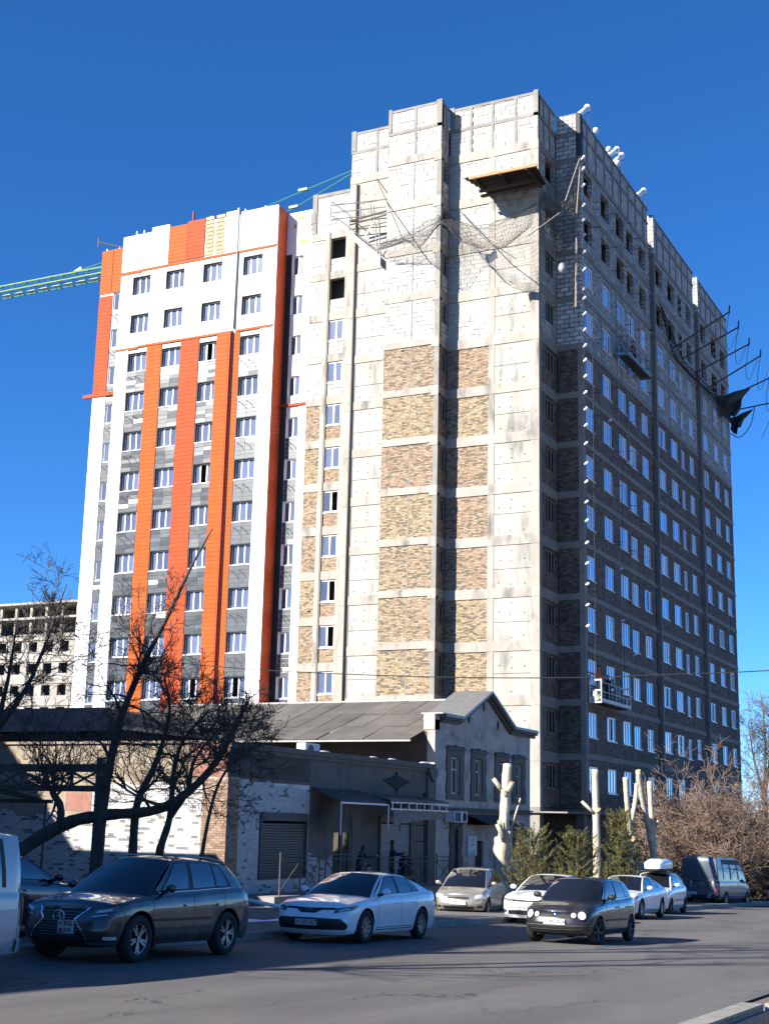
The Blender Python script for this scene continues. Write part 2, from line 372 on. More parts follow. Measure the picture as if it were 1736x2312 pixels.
def bricks(parent, axis, pos, a0, a1, z0, z1, m, seed=0, bw=.255, bh=.0885, rough=.014):
    r = random.Random(seed); vs = []; fs = []; tone = []
    row = 0; z = z0 + .006
    while z < z1 - .03:
        a = a0 - (bw / 2 if row % 2 else 0) + r.uniform(-.02, .02); row += 1
        h = min(bh, z1 - z) - .014 - r.random() * .006
        while a < a1 - .02:
            s0 = max(a, a0); s1 = min(a + bw * r.uniform(.9, 1.1), a1); w = s1 - s0 - .012 - r.random() * .01
            a = s1
            if w < .03: continue
            d = r.uniform(-rough, rough); d -= (r.random() < .08) * .02
            o = len(vs)
            for (p, q, zz) in ((s0, pos + .04, z), (s0 + w, pos + .04, z), (s0 + w, pos - d, z), (s0, pos - d, z), (s0, pos + .04, z + h), (s0 + w, pos + .04, z + h), (s0 + w, pos - d, z + h), (s0, pos - d, z + h)):
                vs.append(P3(axis, p, q, zz))
            fs += [tuple(o + i for i in f) for f in ((3, 2, 6, 7), (0, 3, 7, 4), (2, 1, 5, 6), (4, 7, 6, 5), (0, 1, 2, 3))]
            t = min(1, max(0, r.gauss(.5, .33))); tone += [t] * 5
        z += bh
    me = bpy.data.meshes.new('brick_infill'); me.from_pydata(vs, [], fs); me.materials.append(m)
    at = me.attributes.new('tone', 'FLOAT', 'FACE'); at.data.foreach_set('value', tone); me.update()
    o = link('brick_infill', me, parent); o['kind'] = 'stuff'; return o

# ------------------------------------------------------------------ unfinished tower
tw = thing('unfinished_apartment_tower', 'tall unfinished apartment tower of bare concrete, brown brick and pale blocks', 'building', (80, 30, gz(80)))
stuffblk = MB()
XA, XB, XC, XR = 72.2, 71.0, 72.2, 75.3
YA0, YA1, YB0, YB1, YC1 = 26.6, 32.4, 32.4, 36.05, 39.3
YR, XEND = 25.0, 114.4
# dark inner volume, so that openings look into a deep shell
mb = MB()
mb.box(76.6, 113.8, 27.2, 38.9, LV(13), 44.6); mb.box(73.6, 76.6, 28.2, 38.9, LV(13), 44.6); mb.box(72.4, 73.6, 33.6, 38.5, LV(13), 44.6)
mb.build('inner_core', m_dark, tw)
slabs = MB()
for j in range(0, 14):
    z = LV(j)
    slabs.box(75.5, 114.2, 25.2, 39.1, z - .22, z - .02)
    slabs.box(72.4, 75.498, 26.8, 39.1, z - .218, z - .022); slabs.box(79.3, 90, 39.11, 45.9, z - .22, z - .02)
slabs.build('floor_slab', m_conc_d, tw)
tones = [m_brickp, m_bricky, m_brickp, m_bricky, m_brickm, m_brickm, m_bricky, m_brickp, m_bricky]
tonesA = [m_brickp, m_bricky, m_brickp, m_brickp, m_brickp, m_bricky, m_bricky, m_brickp, m_bricky]
hole = MB(); m_hole = mat('tie_hole', (.07, .06, .05), .95)
for j in range(0, 13):
    zt = LV(j) - BH; zb = LV(j + 1)
    # beams, proud of the infill
    b = MB(); b.box(XA - .03, XA + .4, YA0, YA1 - .002, zt, LV(j)); b.build('beam', m_conc, tw)
    bh = .42 if j > 3 else .5
    b = MB(); b.box(XB - .02, XB + .35, YB0 + .5, YB1, LV(j) - bh, LV(j)); b.box(XB - .022, XB + .352, YB0, YB0 + .5, LV(j) - bh - .18, LV(j)); b.build('beam', m_conc, tw)
    b = MB(); b.box(XC - .03, XC + .4, YB1 + .002, YC1, zt + .05, LV(j)); b.build('beam', m_conc, tw)
    # bay A: infill left, cast panel right
    if j < 4:
        b = MB(); b.box(XA + .05, XA + .35, 29.75, YA1, zb, zt); b.build('joint_bed', m_blockjoint, tw)
        blocks(tw, 'X', XA + .03, 29.76, YA1, zb, zt, seed=j, stuff=stuffblk)
    else:
        b = MB(); b.box(XA + .045, XA + .35, 29.75, YA1, zb, zt); b.build('mortar_bed', m_mortar, tw)
        bricks(tw, 'X', XA + .035, 29.76, YA1, zb, zt, tonesA[j - 4], seed=j)
    b = MB(); b.box(XA + .02, XA + .4, YA0, 29.745, zb, zt)
    b.build('cast_panel', m_concpanel, tw)
    b = MB(); b.box(XA - .012, XA + .02, YA0 + .0, 27.12, zb, zt); b.build('column', m_conc, tw)
    b = MB(); b.box(XA - .01, XA + .02, 29.36, 29.745, zb, zt); b.build('column', m_conc, tw)
    zm = zb + 1.15 + RND.uniform(-.1, .1)
    hole.box(XA + .005, XA + .03, 27.13, 29.35, zm, zm + .022); hole.box(XC + .004, XC + .03, 36.1, 38.6, zm - .1, zm - .078)
    for (yy, zz) in ((27.5, .25), (28.3, .22), (29.0, .3), (27.5, 1.6), (28.3, 1.55), (29.0, 1.62), (28.3, 2.1)):
        if RND.random() < .85:
            yy += RND.uniform(-.06, .06); zz += RND.uniform(-.05, .05)
            hole.box(XA + .008, XA + .03, yy - .035, yy + .035, zb + zz - .03, zb + zz + .03)
            hole.box(XC + .006, XC + .03, yy + 9.25 - .03, yy + 9.25 + .03, zb + zz - .03, zb + zz + .03)
    # bay B
    zt2 = LV(j) - bh
    for (q0, q1) in ((YB0, 34.2), (34.26, YB1)):
        if j < 4:
            b = MB(); b.box(XB + .05, XB + .3, q0, q1, zb, zt2); b.build('joint_bed', m_blockjoint, tw)
            blocks(tw, 'X', XB + .03, q0, q1, zb, zt2, seed=50 + j, stuff=stuffblk)
        else:
            b = MB(); b.box(XB + .045, XB + .3, q0, q1, zb, zt2); b.build('mortar_bed', m_mortar, tw)
            bricks(tw, 'X', XB + .035, q0, q1, zb, zt2, tones[j - 4], seed=70 + j + int(q0))
    b = MB(); b.box(XB + .04, XB + .3, 34.2, 34.26, zb, zt2); b.build('joint_post', m_conc_d, tw)
    # bay C
    b = MB(); b.box(XC + .02, XC + .4, YB1, YC1, zb, zt + .05); b.build('cast_panel', m_concpanel, tw)
    b = MB(); b.box(XC - .012, XC + .02, 38.62, YC1, zb, zt + .05); b.build('column', m_conc, tw)
    # side of bay B (faces the street): window with brick below
    w0, w1 = (zt - 1.45 + .02, zt + .02 - .1)
    b = MB(); wall_open(b, 'Y', YB0, YB0 + .3, XB + .34, XA + .02, zb, LV(j) - .5, [(XB + .36, XA - .02, w0, w1)])
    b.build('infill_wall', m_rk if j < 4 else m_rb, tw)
    b = MB(); b.box(XB + .3, XA, YB0 - .02, YB0 + .28, LV(j) - .5, LV(j)); b.build('beam', m_conc_d, tw)
    b = MB(); b.box(XB, XB + .34, YB0 + .002, YB0 + .3, zb, LV(j) - bh - .18); b.build('column', m_conc_d, tw)
    if j > 1: window(tw, 'Y', YB0 + .1, XB + .37, XA - .02, w0, w1, (.5,), m_brownf, m_glassd)
    # side of bay A
    b = MB(); wall_open(b, 'Y', YA0 + .004, YA0 + .3, XA + .42, XR, zb, zt, [(73.36, 75.06, w0, w1)])
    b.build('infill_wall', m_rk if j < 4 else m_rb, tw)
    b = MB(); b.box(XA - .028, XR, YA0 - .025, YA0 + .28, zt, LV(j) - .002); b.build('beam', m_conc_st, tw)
    b = MB(); b.box(XA - .01, XA + .42, YA0 - .012, YA0 + .3, zb, zt); b.build('column', m_conc_d, tw)
    if j > 1: window(tw, 'Y', YA0 + .12, 73.37, 75.05, w0 + .01, w1 - .01, (.36, .68), m_brownf, m_glassd)
    # end wall behind bay A's side (faces the camera, in its shade)
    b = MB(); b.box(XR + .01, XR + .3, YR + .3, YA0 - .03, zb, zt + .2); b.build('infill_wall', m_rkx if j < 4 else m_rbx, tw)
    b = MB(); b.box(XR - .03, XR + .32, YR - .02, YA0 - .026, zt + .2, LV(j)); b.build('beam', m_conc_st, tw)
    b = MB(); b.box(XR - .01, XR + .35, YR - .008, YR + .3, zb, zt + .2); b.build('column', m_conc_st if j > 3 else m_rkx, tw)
# bottom of the overhanging bays, open ground floor
b = MB(); b.box(XA, XA + .5, YA0, YC1, LV(13) - .22, LV(13)); b.box(XA + .01, 114.3, YR + .05, 39.2, LV(13) - .3, LV(13) - .222); b.build('floor_slab', m_conc_d, tw)
b = MB(); b.box(XB + .02, XB + .35, YB0, YB1, LV(13) - .3, LV(13)); b.build('floor_slab', m_conc_d, tw)
b = MB(); b.box(74, 113.8, 28.2, 39, gz(113) - .2, LV(13) - .3); b.build('ground_floor_wall', m_rb, tw)
for x in (75.6, 79.5, 84.2, 90.7, 97.5, 103.6, 109, 113.6):
    b = MB(); b.box(x, x + .5, YR + .25, YR + .75, gz(x) - .2, LV(13) - .3); b.build('column', m_conc_d, tw)
for x in (72.4,):
    b = MB(); b.box(x, x + .6, 26.7, 27.3, gz(x) - .2, LV(13) - .22); b.build('column', m_conc_d, tw); b = MB(); b.box(x, x + .6, 31.6, 32.2, gz(x) - .2, LV(13) - .22); b.build('column', m_conc_d, tw)
for (x0, x1, z0, z1, mm) in ((79.0, 82.4, -1.9, .1, m_galv), (86, 89.5, -2.1, -.2, m_galv), (76.3, 78.8, .9, 2.4, m_conc_d)):
    b = MB(); b.box(x0, x1, 25.9, 26.0, z0 - .3, z1); b.build('hoarding_panel', mm, tw)
hole.build('tie_hole', m_hole, tw)['kind'] = 'stuff'
# parapet storeys: grid of thin concrete posts and rails filled with blocks
def parapet(axis, pos, a0, a1, posts, z1, rails=(43.66, 43.87), pw=.16, corner=(.3, .3), seed=0, mb_=None, blk=True, m_in=None, z0=42.08):
    b = MB(); fbox(b, axis, a0, a1, pos - .005, pos + .3, z1 - .16, z1); b.build('rail', m_conc_d, tw); b = MB(); fbox(b, axis, a0, a1, pos, pos + .3, rails[0], rails[1]); b.build('rail', m_conc_d, tw)
    b = MB(); fbox(b, axis, a0, a1, pos + .06, pos + .28, z0, z1 - .16); b.build('joint_bed', m_blockjoint if blk else m_in, tw)
    xs = [a0] + [p for p in posts] + [a1]
    if corner[0]: b = MB(); fbox(b, axis, a0, a0 + corner[0], pos - .03, pos + .32, rails[1], z1 + .1); b.build('corner_post', m_conc_d, tw)
    if corner[1]: b = MB(); fbox(b, axis, a1 - corner[1], a1, pos - .03, pos + .32, rails[1], z1 + .1); b.build('corner_post', m_conc_d, tw)
    for p in posts:
        b = MB(); fbox(b, axis, p - pw / 2, p + pw / 2, pos - .008, pos + .3, z0, z1 - .16); b.build('post', m_conc_d, tw)
    for i in range(len(xs) - 1):
        q0 = xs[i] + (pw / 2 if i else .03); q1 = xs[i + 1] - (pw / 2 if i < len(xs) - 2 else .03)
        for (c0, c1) in ((z0, rails[0]), (rails[1], z1 - .16)):
            if blk: blocks(tw, axis, pos + .03, q0, q1, c0, c1, seed=seed + i * 3 + int(c0), stuff=stuffblk)
            else:
                b = MB(); fbox(b, axis, q0 + .05, q1 - .05, pos + .03, pos + .08, c0 + .05, c1 - .05); b.build('block_panel', m_in, tw)
parapet('X', XA, YA0, YA1, (28.07, 29.56, 30.98), 45.25, seed=200)
parapet('X', XB, YB0, YB1, (34.2,), 45.35, seed=220, corner=(.36, .22))
parapet('X', XC, YB1, YC1, (37.46,), 45.15, seed=240, corner=(0, .33))
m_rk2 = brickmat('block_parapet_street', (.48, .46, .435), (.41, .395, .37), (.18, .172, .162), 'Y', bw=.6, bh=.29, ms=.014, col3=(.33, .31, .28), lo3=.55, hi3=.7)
parapet('Y', YA0 + .004, XA, XR, (73.2, 74.25), 45.2, blk=False, m_in=m_rk2, corner=(0, 0))
parapet('Y', YB0 + .004, XB, XA, (71.7,), 45.3, blk=False, m_in=m_rk2, corner=(0, 0))
b = MB(); b.box(XR + .01, XR + .3, YR + .28, YA0 - .03, 42.08, 45.0); b.build('infill_wall', m_rkx, tw)
b = MB(); b.box(XR - .02, XR + .31, YR + .27, YA0 - .03, 43.55, 43.75); b.build('rail', m_conc_d, tw)
b = MB(); b.box(XR - .05, XR + .5, YR + .0, YR + .28, 42.1, 45.0); b.build('corner_post', mat('bitumen', (.03, .03, .032), .7), tw)
# street facade
WX = [(75.88, 77.45), (79.29, 81.03), (82.5, 84.2), (84.82, 86.35), (87.7, 89.3), (91.9, 93.7), (95.15, 97.0), (98.0, 99.0), (100.4, 101.8), (104.9, 106.55), (108.4, 110.1), (111.66, 113.26)]
SEC = [(XR + .35, 90.2), (91.45, 102.9), (104.15, XEND)]
film = random.Random(3)
for si, (s0, s1) in enumerate(SEC):
    ws = [w for w in WX if s0 < w[0] < s1]
    for j in range(0, 13):
        zt = LV(j) - .30; zb = LV(j + 1)
        ops = []
        for w in ws:
            small = w[1] - w[0] < 1.2 or w[0] in (84.82, 87.7)
            top = LV(j) - .68 - (.14 if small else 0)
            h = 1.42 if j > 1 else 1.55
            ops.append((w[0], w[1], top - h, top))
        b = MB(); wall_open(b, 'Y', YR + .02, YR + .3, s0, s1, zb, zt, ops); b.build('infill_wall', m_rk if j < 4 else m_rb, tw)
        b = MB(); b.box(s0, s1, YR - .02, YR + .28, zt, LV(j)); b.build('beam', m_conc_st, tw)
        for w, op in zip(ws, ops):
            if j > 1:
                ml = (.5,) if w[1] - w[0] < 1.2 else (.36, .68)
                window(tw, 'Y', YR + .06, op[0] + .01, op[1] - .01, op[2] + .01, op[3] - .01, ml, m_vinyl, m_glass, fw=.085, open_idx=(1 if film.random() < .13 else None))
            if j > 1 and film.random() < .5:
                b = MB(); b.box(op[0] - .25, op[0] - .12, YR - .005, YR + .25, zb, zt); b.build('post', m_conc_st, tw)
    ps = []; x = s0 + 1.0
    while x < s1 - .9: ps.append(x); x += 1.75
    parapet('Y', YR, s0, s1, ps, 44.9, blk=False, m_in=m_rk2, corner=(0, 0), pw=.2)
# recesses between the three sections
for (s0, s1) in ((90.2, 91.45), (102.9, 104.15)):
    for j in range(0, 13):
        b = MB(); b.box(s0, s1, YR + 1.2, YR + 1.4, LV(j + 1), LV(j)); b.build('infill_wall', m_rk if j < 4 else m_rb, tw)
        b = MB(); b.box(s1 + .001, s1 + .3, YR + .3, YR + 1.2, LV(j + 1), LV(j) - .5); b.build('infill_wall', m_rkx if j < 4 else m_rbx, tw)
        b = MB(); b.box(s1 - .012, s1 + .3, YR - .005, YR + 1.2, LV(j) - .5, LV(j)); b.build('beam', m_conc_d, tw)
        b = MB(); b.box(s1 - .01, s1 + .28, YR - .012, YR + .3, LV(j + 1), LV(j) - .5); b.build('column', m_conc_d, tw)
    b = MB(); b.box(s1 - .02, s1 + .3, YR - .02, YR + 1.2, 42.08, 45.0); b.build('infill_wall', m_rkx, tw)
    b = MB(); b.box(s0, s1, YR + 1.2, YR + 1.4, 42.08, 44.9); b.build('infill_wall', m_rk, tw)
# roof and back
b = MB(); b.box(73, 114.2, 26.9, 39, 44.3, 44.5); b.box(79.5, 95, 39.01, 46, 44.3, 44.5); b.box(114.1, XEND, YR + .3, 40, LV(13), 44.29); b.build('roof_slab', m_conc_d, tw)
b = MB(); b.box(XC + .4, 79, YC1 - .3, YC1, LV(13), 45); b.build('infill_wall', m_rbx, tw)
# stair bay D, set back between the two blocks
XD = 79.0
for j in range(0, 13):
    zt = LV(j) - .55; zb = LV(j + 1)
    b = MB(); b.box(XD - .02, XD + .35, 39.3, 46.0, zt, LV(j)); b.build('beam', m_conc, tw)
    top = LV(j) - .57
    wy0, wy1 = 43.27, 44.4
    b = MB(); b.box(XD + .045, XD + .3, 44.86, 45.98, zb, zt)
    if j < 4:
        b.build('joint_bed', m_blockjoint, tw); blocks(tw, 'X', XD + .03, 44.86, 45.98, zb, zt, seed=300 + j, stuff=stuffblk)
    else:
        b.build('mortar_bed', m_mortar, tw); bricks(tw, 'X', XD + .035, 44.86, 45.98, zb, zt, [m_brickm, m_brickp, m_bricky][j % 3], seed=300 + j)
    b = MB(); b.box(XD - .01, XD + .3, 44.42, 44.855, zb, zt); b.build('column', m_conc, tw); b = MB(); b.box(XD - .01, XD + .3, 42.85, 43.24, zb, zt); b.build('column', m_conc, tw)
    b = MB(); b.box(XD + .05, XD + .3, 43.24, 44.42, zb, zt - 1.5)
    if j < 4:
        b.build('joint_bed', m_blockjoint, tw); blocks(tw, 'X', XD + .03, 43.25, 44.41, zb, zt - 1.5, seed=340 + j, stuff=stuffblk)
    else:
        b.build('mortar_bed', m_mortar, tw); bricks(tw, 'X', XD + .035, 43.25, 44.41, zb, zt - 1.5, [m_brickp, m_brickm][j % 2], seed=340 + j)
    b = MB(); b.box(XD + .04, XD + .3, 39.3, 42.85, zb, zt); b.build('cast_panel', m_concpanel, tw)
    if j > 1: window(tw, 'X', XD + .08, wy0 - .02, wy1 + .01, zt - 1.49, zt - .01, (.5,), m_vinyl, m_glassl, fw=.09, open_idx=(0 if j in (6, 8, 9) else None))
# the top of D
b = MB(); b.box(XD + .05, XD + .3, 42.9, 45.95, 42.08, 44.9); b.build('joint_bed', m_blockjoint, tw)
blocks(tw, 'X', XD + .03, 42.9, 45.6, 42.08, 44.8, seed=380, stuff=stuffblk)
b = MB(); b.box(XD - .02, XD + .3, 42.85, 45.95, 44.8, 45.05); b.build('rail', m_conc_d, tw)
b = MB(); b.box(XD - .04, XD + .3, 45.6, 45.96, 42.08, 45.1); b.box(XD - .07, XD + .3, 45.7, 46.1, 42.9, 43.7); b.build('corner_post', m_conc_d, tw)
stuffblk.build('block', m_block, tw)['kind'] = 'stuff'
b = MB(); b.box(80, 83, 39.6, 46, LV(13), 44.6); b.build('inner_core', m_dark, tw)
# rain pipe on bay C, hoist pipe on D
b = MB(); b.tube([(XC - .12, 38.78, 8), (XC - .12, 38.76, 41.5)], .055, 8); b.build('rain_pipe', m_steel, tw, smooth=True)
b = MB(); b.tube([(XD - .1, 44.46, 8), (XD - .1, 44.46, 42)], .03, 6); b.build('cable', m_steel, tw)
# ------------------------------------------------------------------ clad apartment block (white, orange and grey panels)
cl = thing('clad_apartment_block', 'white apartment block with vertical orange stripes and grey panels under its windows', 'building', (82, 56, gz(82)))
XF, XE, XG = 79.07, 80.4, 81.0
FY0, FY1 = 48.9, 62.5
FW = [(59.76, 61.37), (56.74, 58.36), (53.44, 55.07), (50.0, 51.63)]
ZB = 2.8
def wz(j): return (LV(j) - .65 - 1.47, LV(j) - .65)
mb = MB(); ops = []
m_bk = mat('insulation_backing', (.80, .79, .77), .9)
# main facade: white storeys 0-1 with punched windows, below it a backing carrying strips
mb = MB()
for j in (0, 1):
    z0, z1 = wz(j); zb = LV(2) - .28 if j == 1 else LV(1); zt = LV(0) - .28 if j == 0 else LV(1)
    wall_open(mb, 'X', XF, XF + .3, FY0, FY1, zb, zt, [(a, b, z0, z1) for a, b in FW])
mb.build('white_wall', m_white, cl)
mb = MB()
mb.box(XF + .06, XF + .3, FY0, FY1, LV(0) - .1, 44.85)
mb.build('parapet_backing', m_bk, cl)
for (a, b, zt, d) in ((58.32, FY1, 44.85, .0), (52.18, 53.3, 45.2, .002), (FY0, 52.05, 45.0, .001)):
    p = MB(); p.box(XF - d, XF + .06, a, b, LV(0) - .1, zt); p.build('white_panel', m_white, cl)
for (a, b) in ((58.9, 60.2),): p = MB(); p.box(XF + .01, XF + .28, 58.32, 59.9, 44.85, 45.2); p.build('white_panel', m_white, cl)
mb = MB()
for j in range(2, 13):
    z0, z1 = wz(j); wall_open(mb, 'X', XF + .05, XF + .3, FY0, FY1, LV(j + 1), LV(j) if j > 2 else LV(2) - .28, [(a, b, z0, z1) for a, b in FW])
mb.build('backing_wall', m_bk, cl)
# trims
for z in (LV(0) - .28, LV(2) - .28):
    p = MB(); p.box(XF - .06, XF + .07, FY0, 52.0, z, z + .17); p.build('trim', m_amber, cl)
    p = MB(); p.box(XF - .062, XF + .07, 52.2, 60.6, z, z + .17); p.build('trim', m_amber, cl)
    p = MB(); p.box(XF - .06, XF + .07, 60.6, FY1 + .05, z - .08, z + .09); p.build('trim', m_amber, cl)
# boards: one piece each while the limit lasts
NB = {'n': 0}; extra = {}
def boards(parent, axis, pos, a0, a1, z0, z1, m, h=.302, thick=.06, split=None, big=True):
    z = z0
    while z < z1 - .05:
        hh = min(h, z1 - z) - .016
        if NB['n'] < 290 and big:
            NB['n'] += 1
            def mk():
                q = MB(); fbox(q, axis, 0, 1, 0, 1, 0, 1); return q.mesh('cladding_board', m)
            o = link('cladding_board', shared(('brd', axis, m.name), mk), parent, P3(axis, a0, pos, z)); o.scale = P3(axis, a1 - a0, thick, hh)
            o.rotation_euler = (0, RND.uniform(-.006, .006), 0) if axis == 'X' else (RND.uniform(-.006, .006), 0, 0)
        else:
            q = extra.setdefault(m.name, MB()); fbox(q, axis, a0, a1, pos, pos + thick, z, z + hh)
        z += h
TOPS = LV(2) - .30
boards(cl, 'X', XF - .02, 58.40, 59.70, 6.5, TOPS, m_amber)
boards(cl, 'X', XF - .02, 55.11, 56.70, 6.5, TOPS, m_orange)
boards(cl, 'X', XF - .32, 52.34, 53.40, 6.5, TOPS, m_amber, thick=.36)
p = MB(); p.box(XF - .3, XF + .04, 52.36, 53.38, 6.5, TOPS); p.build('stripe_box', m_orange, cl)
p = MB(); p.box(XF - .29, XF + .05, 52.28, 52.335, 6.5, TOPS + .1); p.build('stripe_side', m_orshade, cl)
boards(cl, 'X', XF, 51.66, 52.2, 6.5, TOPS, m_amber, big=False)
boards(cl, 'X', XF - .01, 56.67, 58.30, 42.08, 44.95, m_amber); boards(cl, 'X', XF - .012, 55.13, 56.65, 42.08, 45.1, m_orange)
for (a, b) in ((54.3, 55.08), (53.4, 54.22)):
    z = 42.1
    while z < 45:
        p = MB(); p.box(XF + .0, XF + .06, a + RND.uniform(0, .1), b - RND.uniform(0, .1), z, z + .24); p.build('unfinished_board', mat('primer_board', (.4092, .2376, .099), .8, (.4356, .33, .2178), 3), cl); z += .31
# white piers
for (a, b) in ((61.42, FY1), (FY0, 49.96)):
    p = MB(); p.box(XF - .015, XF + .06, a, b, 6.5, TOPS); p.build('white_pier', m_white, cl)
# grey tiles under the windows
NT = {'n': 0}; gex = MB()
def tiles(parent, pos, a0, a1, z0, z1, cols=2, rows=5, seed=0):
    r = random.Random(seed); w = (a1 - a0) / cols; h = (z1 - z0) / rows
    for c in range(cols):
        for k in range(rows):
            if r.random() < .03: continue
            if NT['n'] < 290:
                NT['n'] += 1
                def mk():
                    q = MB(); q.box(0, 1, 0, 1, 0, 1); return q.mesh('cladding_tile', m_gclad)
                o = link('cladding_tile', shared('tile', mk), parent, (pos, a0 + c * w + .006, z0 + k * h + .008)); o.scale = (.04, w - .012, h - .016)
                o.rotation_euler = (0, r.uniform(-.05, .035), r.uniform(-.03, .03))
            else: gex.box(pos, pos + .04, a0 + c * w + .006, a0 + (c + 1) * w - .006, z0 + k * h + .008, z0 + (k + 1) * h - .008)
m_revd = mat('dark_reveal_shade_metal', (.02, .028, .028), .6)
m_bar = mat('bracket_steel', (.05, .05, .05), .6)
def ac_bars(parent, pos, a0, a1, z):
    for s in (.3, .68):
        y = a0 + (a1 - a0) * (1 - s); q = MB(); q.tube([(pos, y + .32, z + .12), (pos - .28, y + .1, z + .05), (pos - .5, y - .02, z - .16)], .022, 5); q.build('bracket', m_bar, parent)
for ci, (a, b) in enumerate(FW):
    for j in range(2, 12):
        z0 = wz(j + 1)[1]; z1 = wz(j)[0]
        tiles(cl, XF + .012, a, b, z0, z1 - .05, seed=ci * 20 + j)
        if ci in (0, 3): ac_bars(cl, XF, a, b, z0 + 1.05)
    for j in range(0, 13):
        z0, z1 = wz(j)
        o = window(cl, 'X', XF + .2, a + .01, b - .01, z0 + .01, z1 - .01, (.34, .68), m_vinyl, m_glassl, fw=.075, open_idx=(1 if (ci, j) in ((2, 2), (2, 5), (2, 10), (3, 10)) else None))
        q = MB(); q.box(XF - .03, XF + .2, a, b, z0 - .035, z0 + .005); q.build('sill', m_vinyl, cl)
        q = MB(); q.box(XF - .02, XF + .2, b - .05, b + .005, z0 + .006, z1 + .005); q.box(XF - .021, XF + .2, a, b - .05, z1 - .05, z1 + .006); q.build('reveal', m_revd, cl)
q = MB(); q.tube([(XF - .1, 52.12, 36), (XF - .1, 52.12, 45.3)], .07, 8); q.build('rain_pipe', mat('grey_pipe', (.16, .19, .19), .5), cl, smooth=True)
# inner volume
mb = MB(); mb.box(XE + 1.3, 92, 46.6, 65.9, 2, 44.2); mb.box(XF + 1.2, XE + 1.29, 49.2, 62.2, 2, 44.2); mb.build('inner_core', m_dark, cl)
mb = MB()
for j in range(0, 14): mb.box(XF + .3, XF + 1.3, FY0 + .1, FY1 - .1, LV(j) - .2, LV(j))
mb.build('floor_slab', m_conc_d, cl)
# street-side flank of the main facade: orange boards in shade
boards(cl, 'Y', FY0 - .05, XF - .015, XE - .02, 6.5, LV(0) - .3, m_orshade, big=False); boards(cl, 'Y', FY0 - .06, XF - .02, XE + .7, LV(0) - .28, 44.95, m_orshade, big=False)
mb = MB(); mb.box(XF + .3, XE + 1.1, FY0 - .01, FY0 + .2, ZB, 44.8); mb.build('flank_wall', m_bk, cl)
q = MB(); q.box(XF - .02, XF + .03, FY0 - .07, FY0 - .012, 6.5, 44.95); q.build('corner_trim', m_vinyl, cl)
# recessed bay E
mb = MB()
for j in range(0, 13):
    z0, z1 = wz(j); wall_open(mb, 'X', XE, XE + .3, 46.0, FY0 - .02, LV(j + 1), LV(j), [(47.38, 48.34, z0, z1)])
mb.box(XE, XE + .3, 46.0, FY0 - .02, LV(0), 44.8)
mb.build('backing_wall', m_bk, cl)
for j in range(0, 13):
    z0, z1 = wz(j)
    window(cl, 'X', XE + .16, 47.39, 48.33, z0 + .01, z1 - .01, (.5,), m_vinyl, m_glassl, fw=.08)
    if j >= 4: tiles(cl, XE - .01, 47.39, 48.34, wz(j + 1)[1], z0 - .03, seed=200 + j); ac_bars(cl, XE, 47.4, 48.3, wz(j + 1)[1] + 1.05)
q = MB(); q.box(XE - .05, XE + .02, 46.0, 47.36, 6.5, LV(4) + .12); q.build('white_pier', m_white, cl)
q = MB(); q.box(XE - .16, XE + .02, 46.0, FY0 - .06, LV(4) + .12, LV(4) + .3); q.build('trim', m_orange, cl)
q = MB(); q.box(XE - .03, XE + .02, 48.36, FY0 - .07, 6.5, LV(0) - .5); q.build('flank_shade_panel', m_revd, cl)  # dark cladding strip that also paints in the flank's cast shadow
boards(cl, 'X', XE - .03, 46.1, 46.75, LV(4) + .35, LV(2) - 1, mat('primer_board', (.72, .47, .24)), big=False)
for (a, b, z) in ((47.9, 48.3, 43.6), (46.8, 47.2, 43.1), (46.9, 47.9, 42.3), (47.5, 48.2, 44.2)):
    q = MB(); q.box(XE - .03, XE + .02, a, b, z, z + .26); q.build('unfinished_board', mat('primer_board', (.72, .47, .24)), cl)
# far bay G
mb = MB()
for j in range(0, 13):
    z0, z1 = wz(j); wall_open(mb, 'X', XG + .05, XG + .3, FY1 - 1, 66.0, LV(j + 1), LV(j), [(63.0, 64.72, z0, z1)])
mb.box(XG + .05, XG + .3, FY1 - 1, 66.0, LV(0), 45.1); mb.build('backing_wall', m_bk, cl)
for j in range(0, 13):
    z0, z1 = wz(j)
    window(cl, 'X', XG + .16, 63.01, 64.71, z0 + .01, z1 - .01, (.34, .68), m_vinyl, m_glassl, fw=.075)
    tiles(cl, XG + .01, 63.05, 64.72, wz(j + 1)[1], z0 - .03, seed=260 + j); ac_bars(cl, XG, 63.6, 64.7, wz(j + 1)[1] + 1.05)
boards(cl, 'X', XG - .01, 64.78, 66.02, LV(3) + .35, LV(0) - .8, m_orange, big=False); boards(cl, 'X', XG - .012, 62.6, 64.9, LV(0) - .62, 45.1, m_amber, big=False); boards(cl, 'X', XG - .01, 64.95, 66.02, LV(0) - .62, 45.1, m_amber, big=False)
q = MB(); q.box(XG - .02, XG + .05, 64.76, 66.0, 6.5, LV(3) + .05); q.build('white_pier', m_white, cl)
q = MB(); q.box(XG - .12, XG + .05, 63.9, 66.85, LV(3) + .06, LV(3) + .33); q.build('trim', m_orange, cl)
for nm, m in (('amber_cladding', m_amber), ('orange_cladding', m_orange), ('shade_side_cladding', m_orshade), ('primer_board', MATS['primer_board'])):
    if nm in extra: extra[nm].build('cladding_board', m, cl)['kind'] = 'stuff'
gex.build('cladding_tile', m_gclad, cl)['kind'] = 'stuff'
q = MB(); q.grid(lambda u, v: (XG + .3 + .1 * math.sin(v * 40), 66.05 + .22 * (1 - v) + .1 * math.sin(v * 23 + u * 3), 2 + v * 41), 1, 60); q.grid(lambda u, v: (XG + .3 + u * 6, 66.02, 2 + v * 42.8), 1, 1); q.build('dust_sheet', m_tarp, cl)
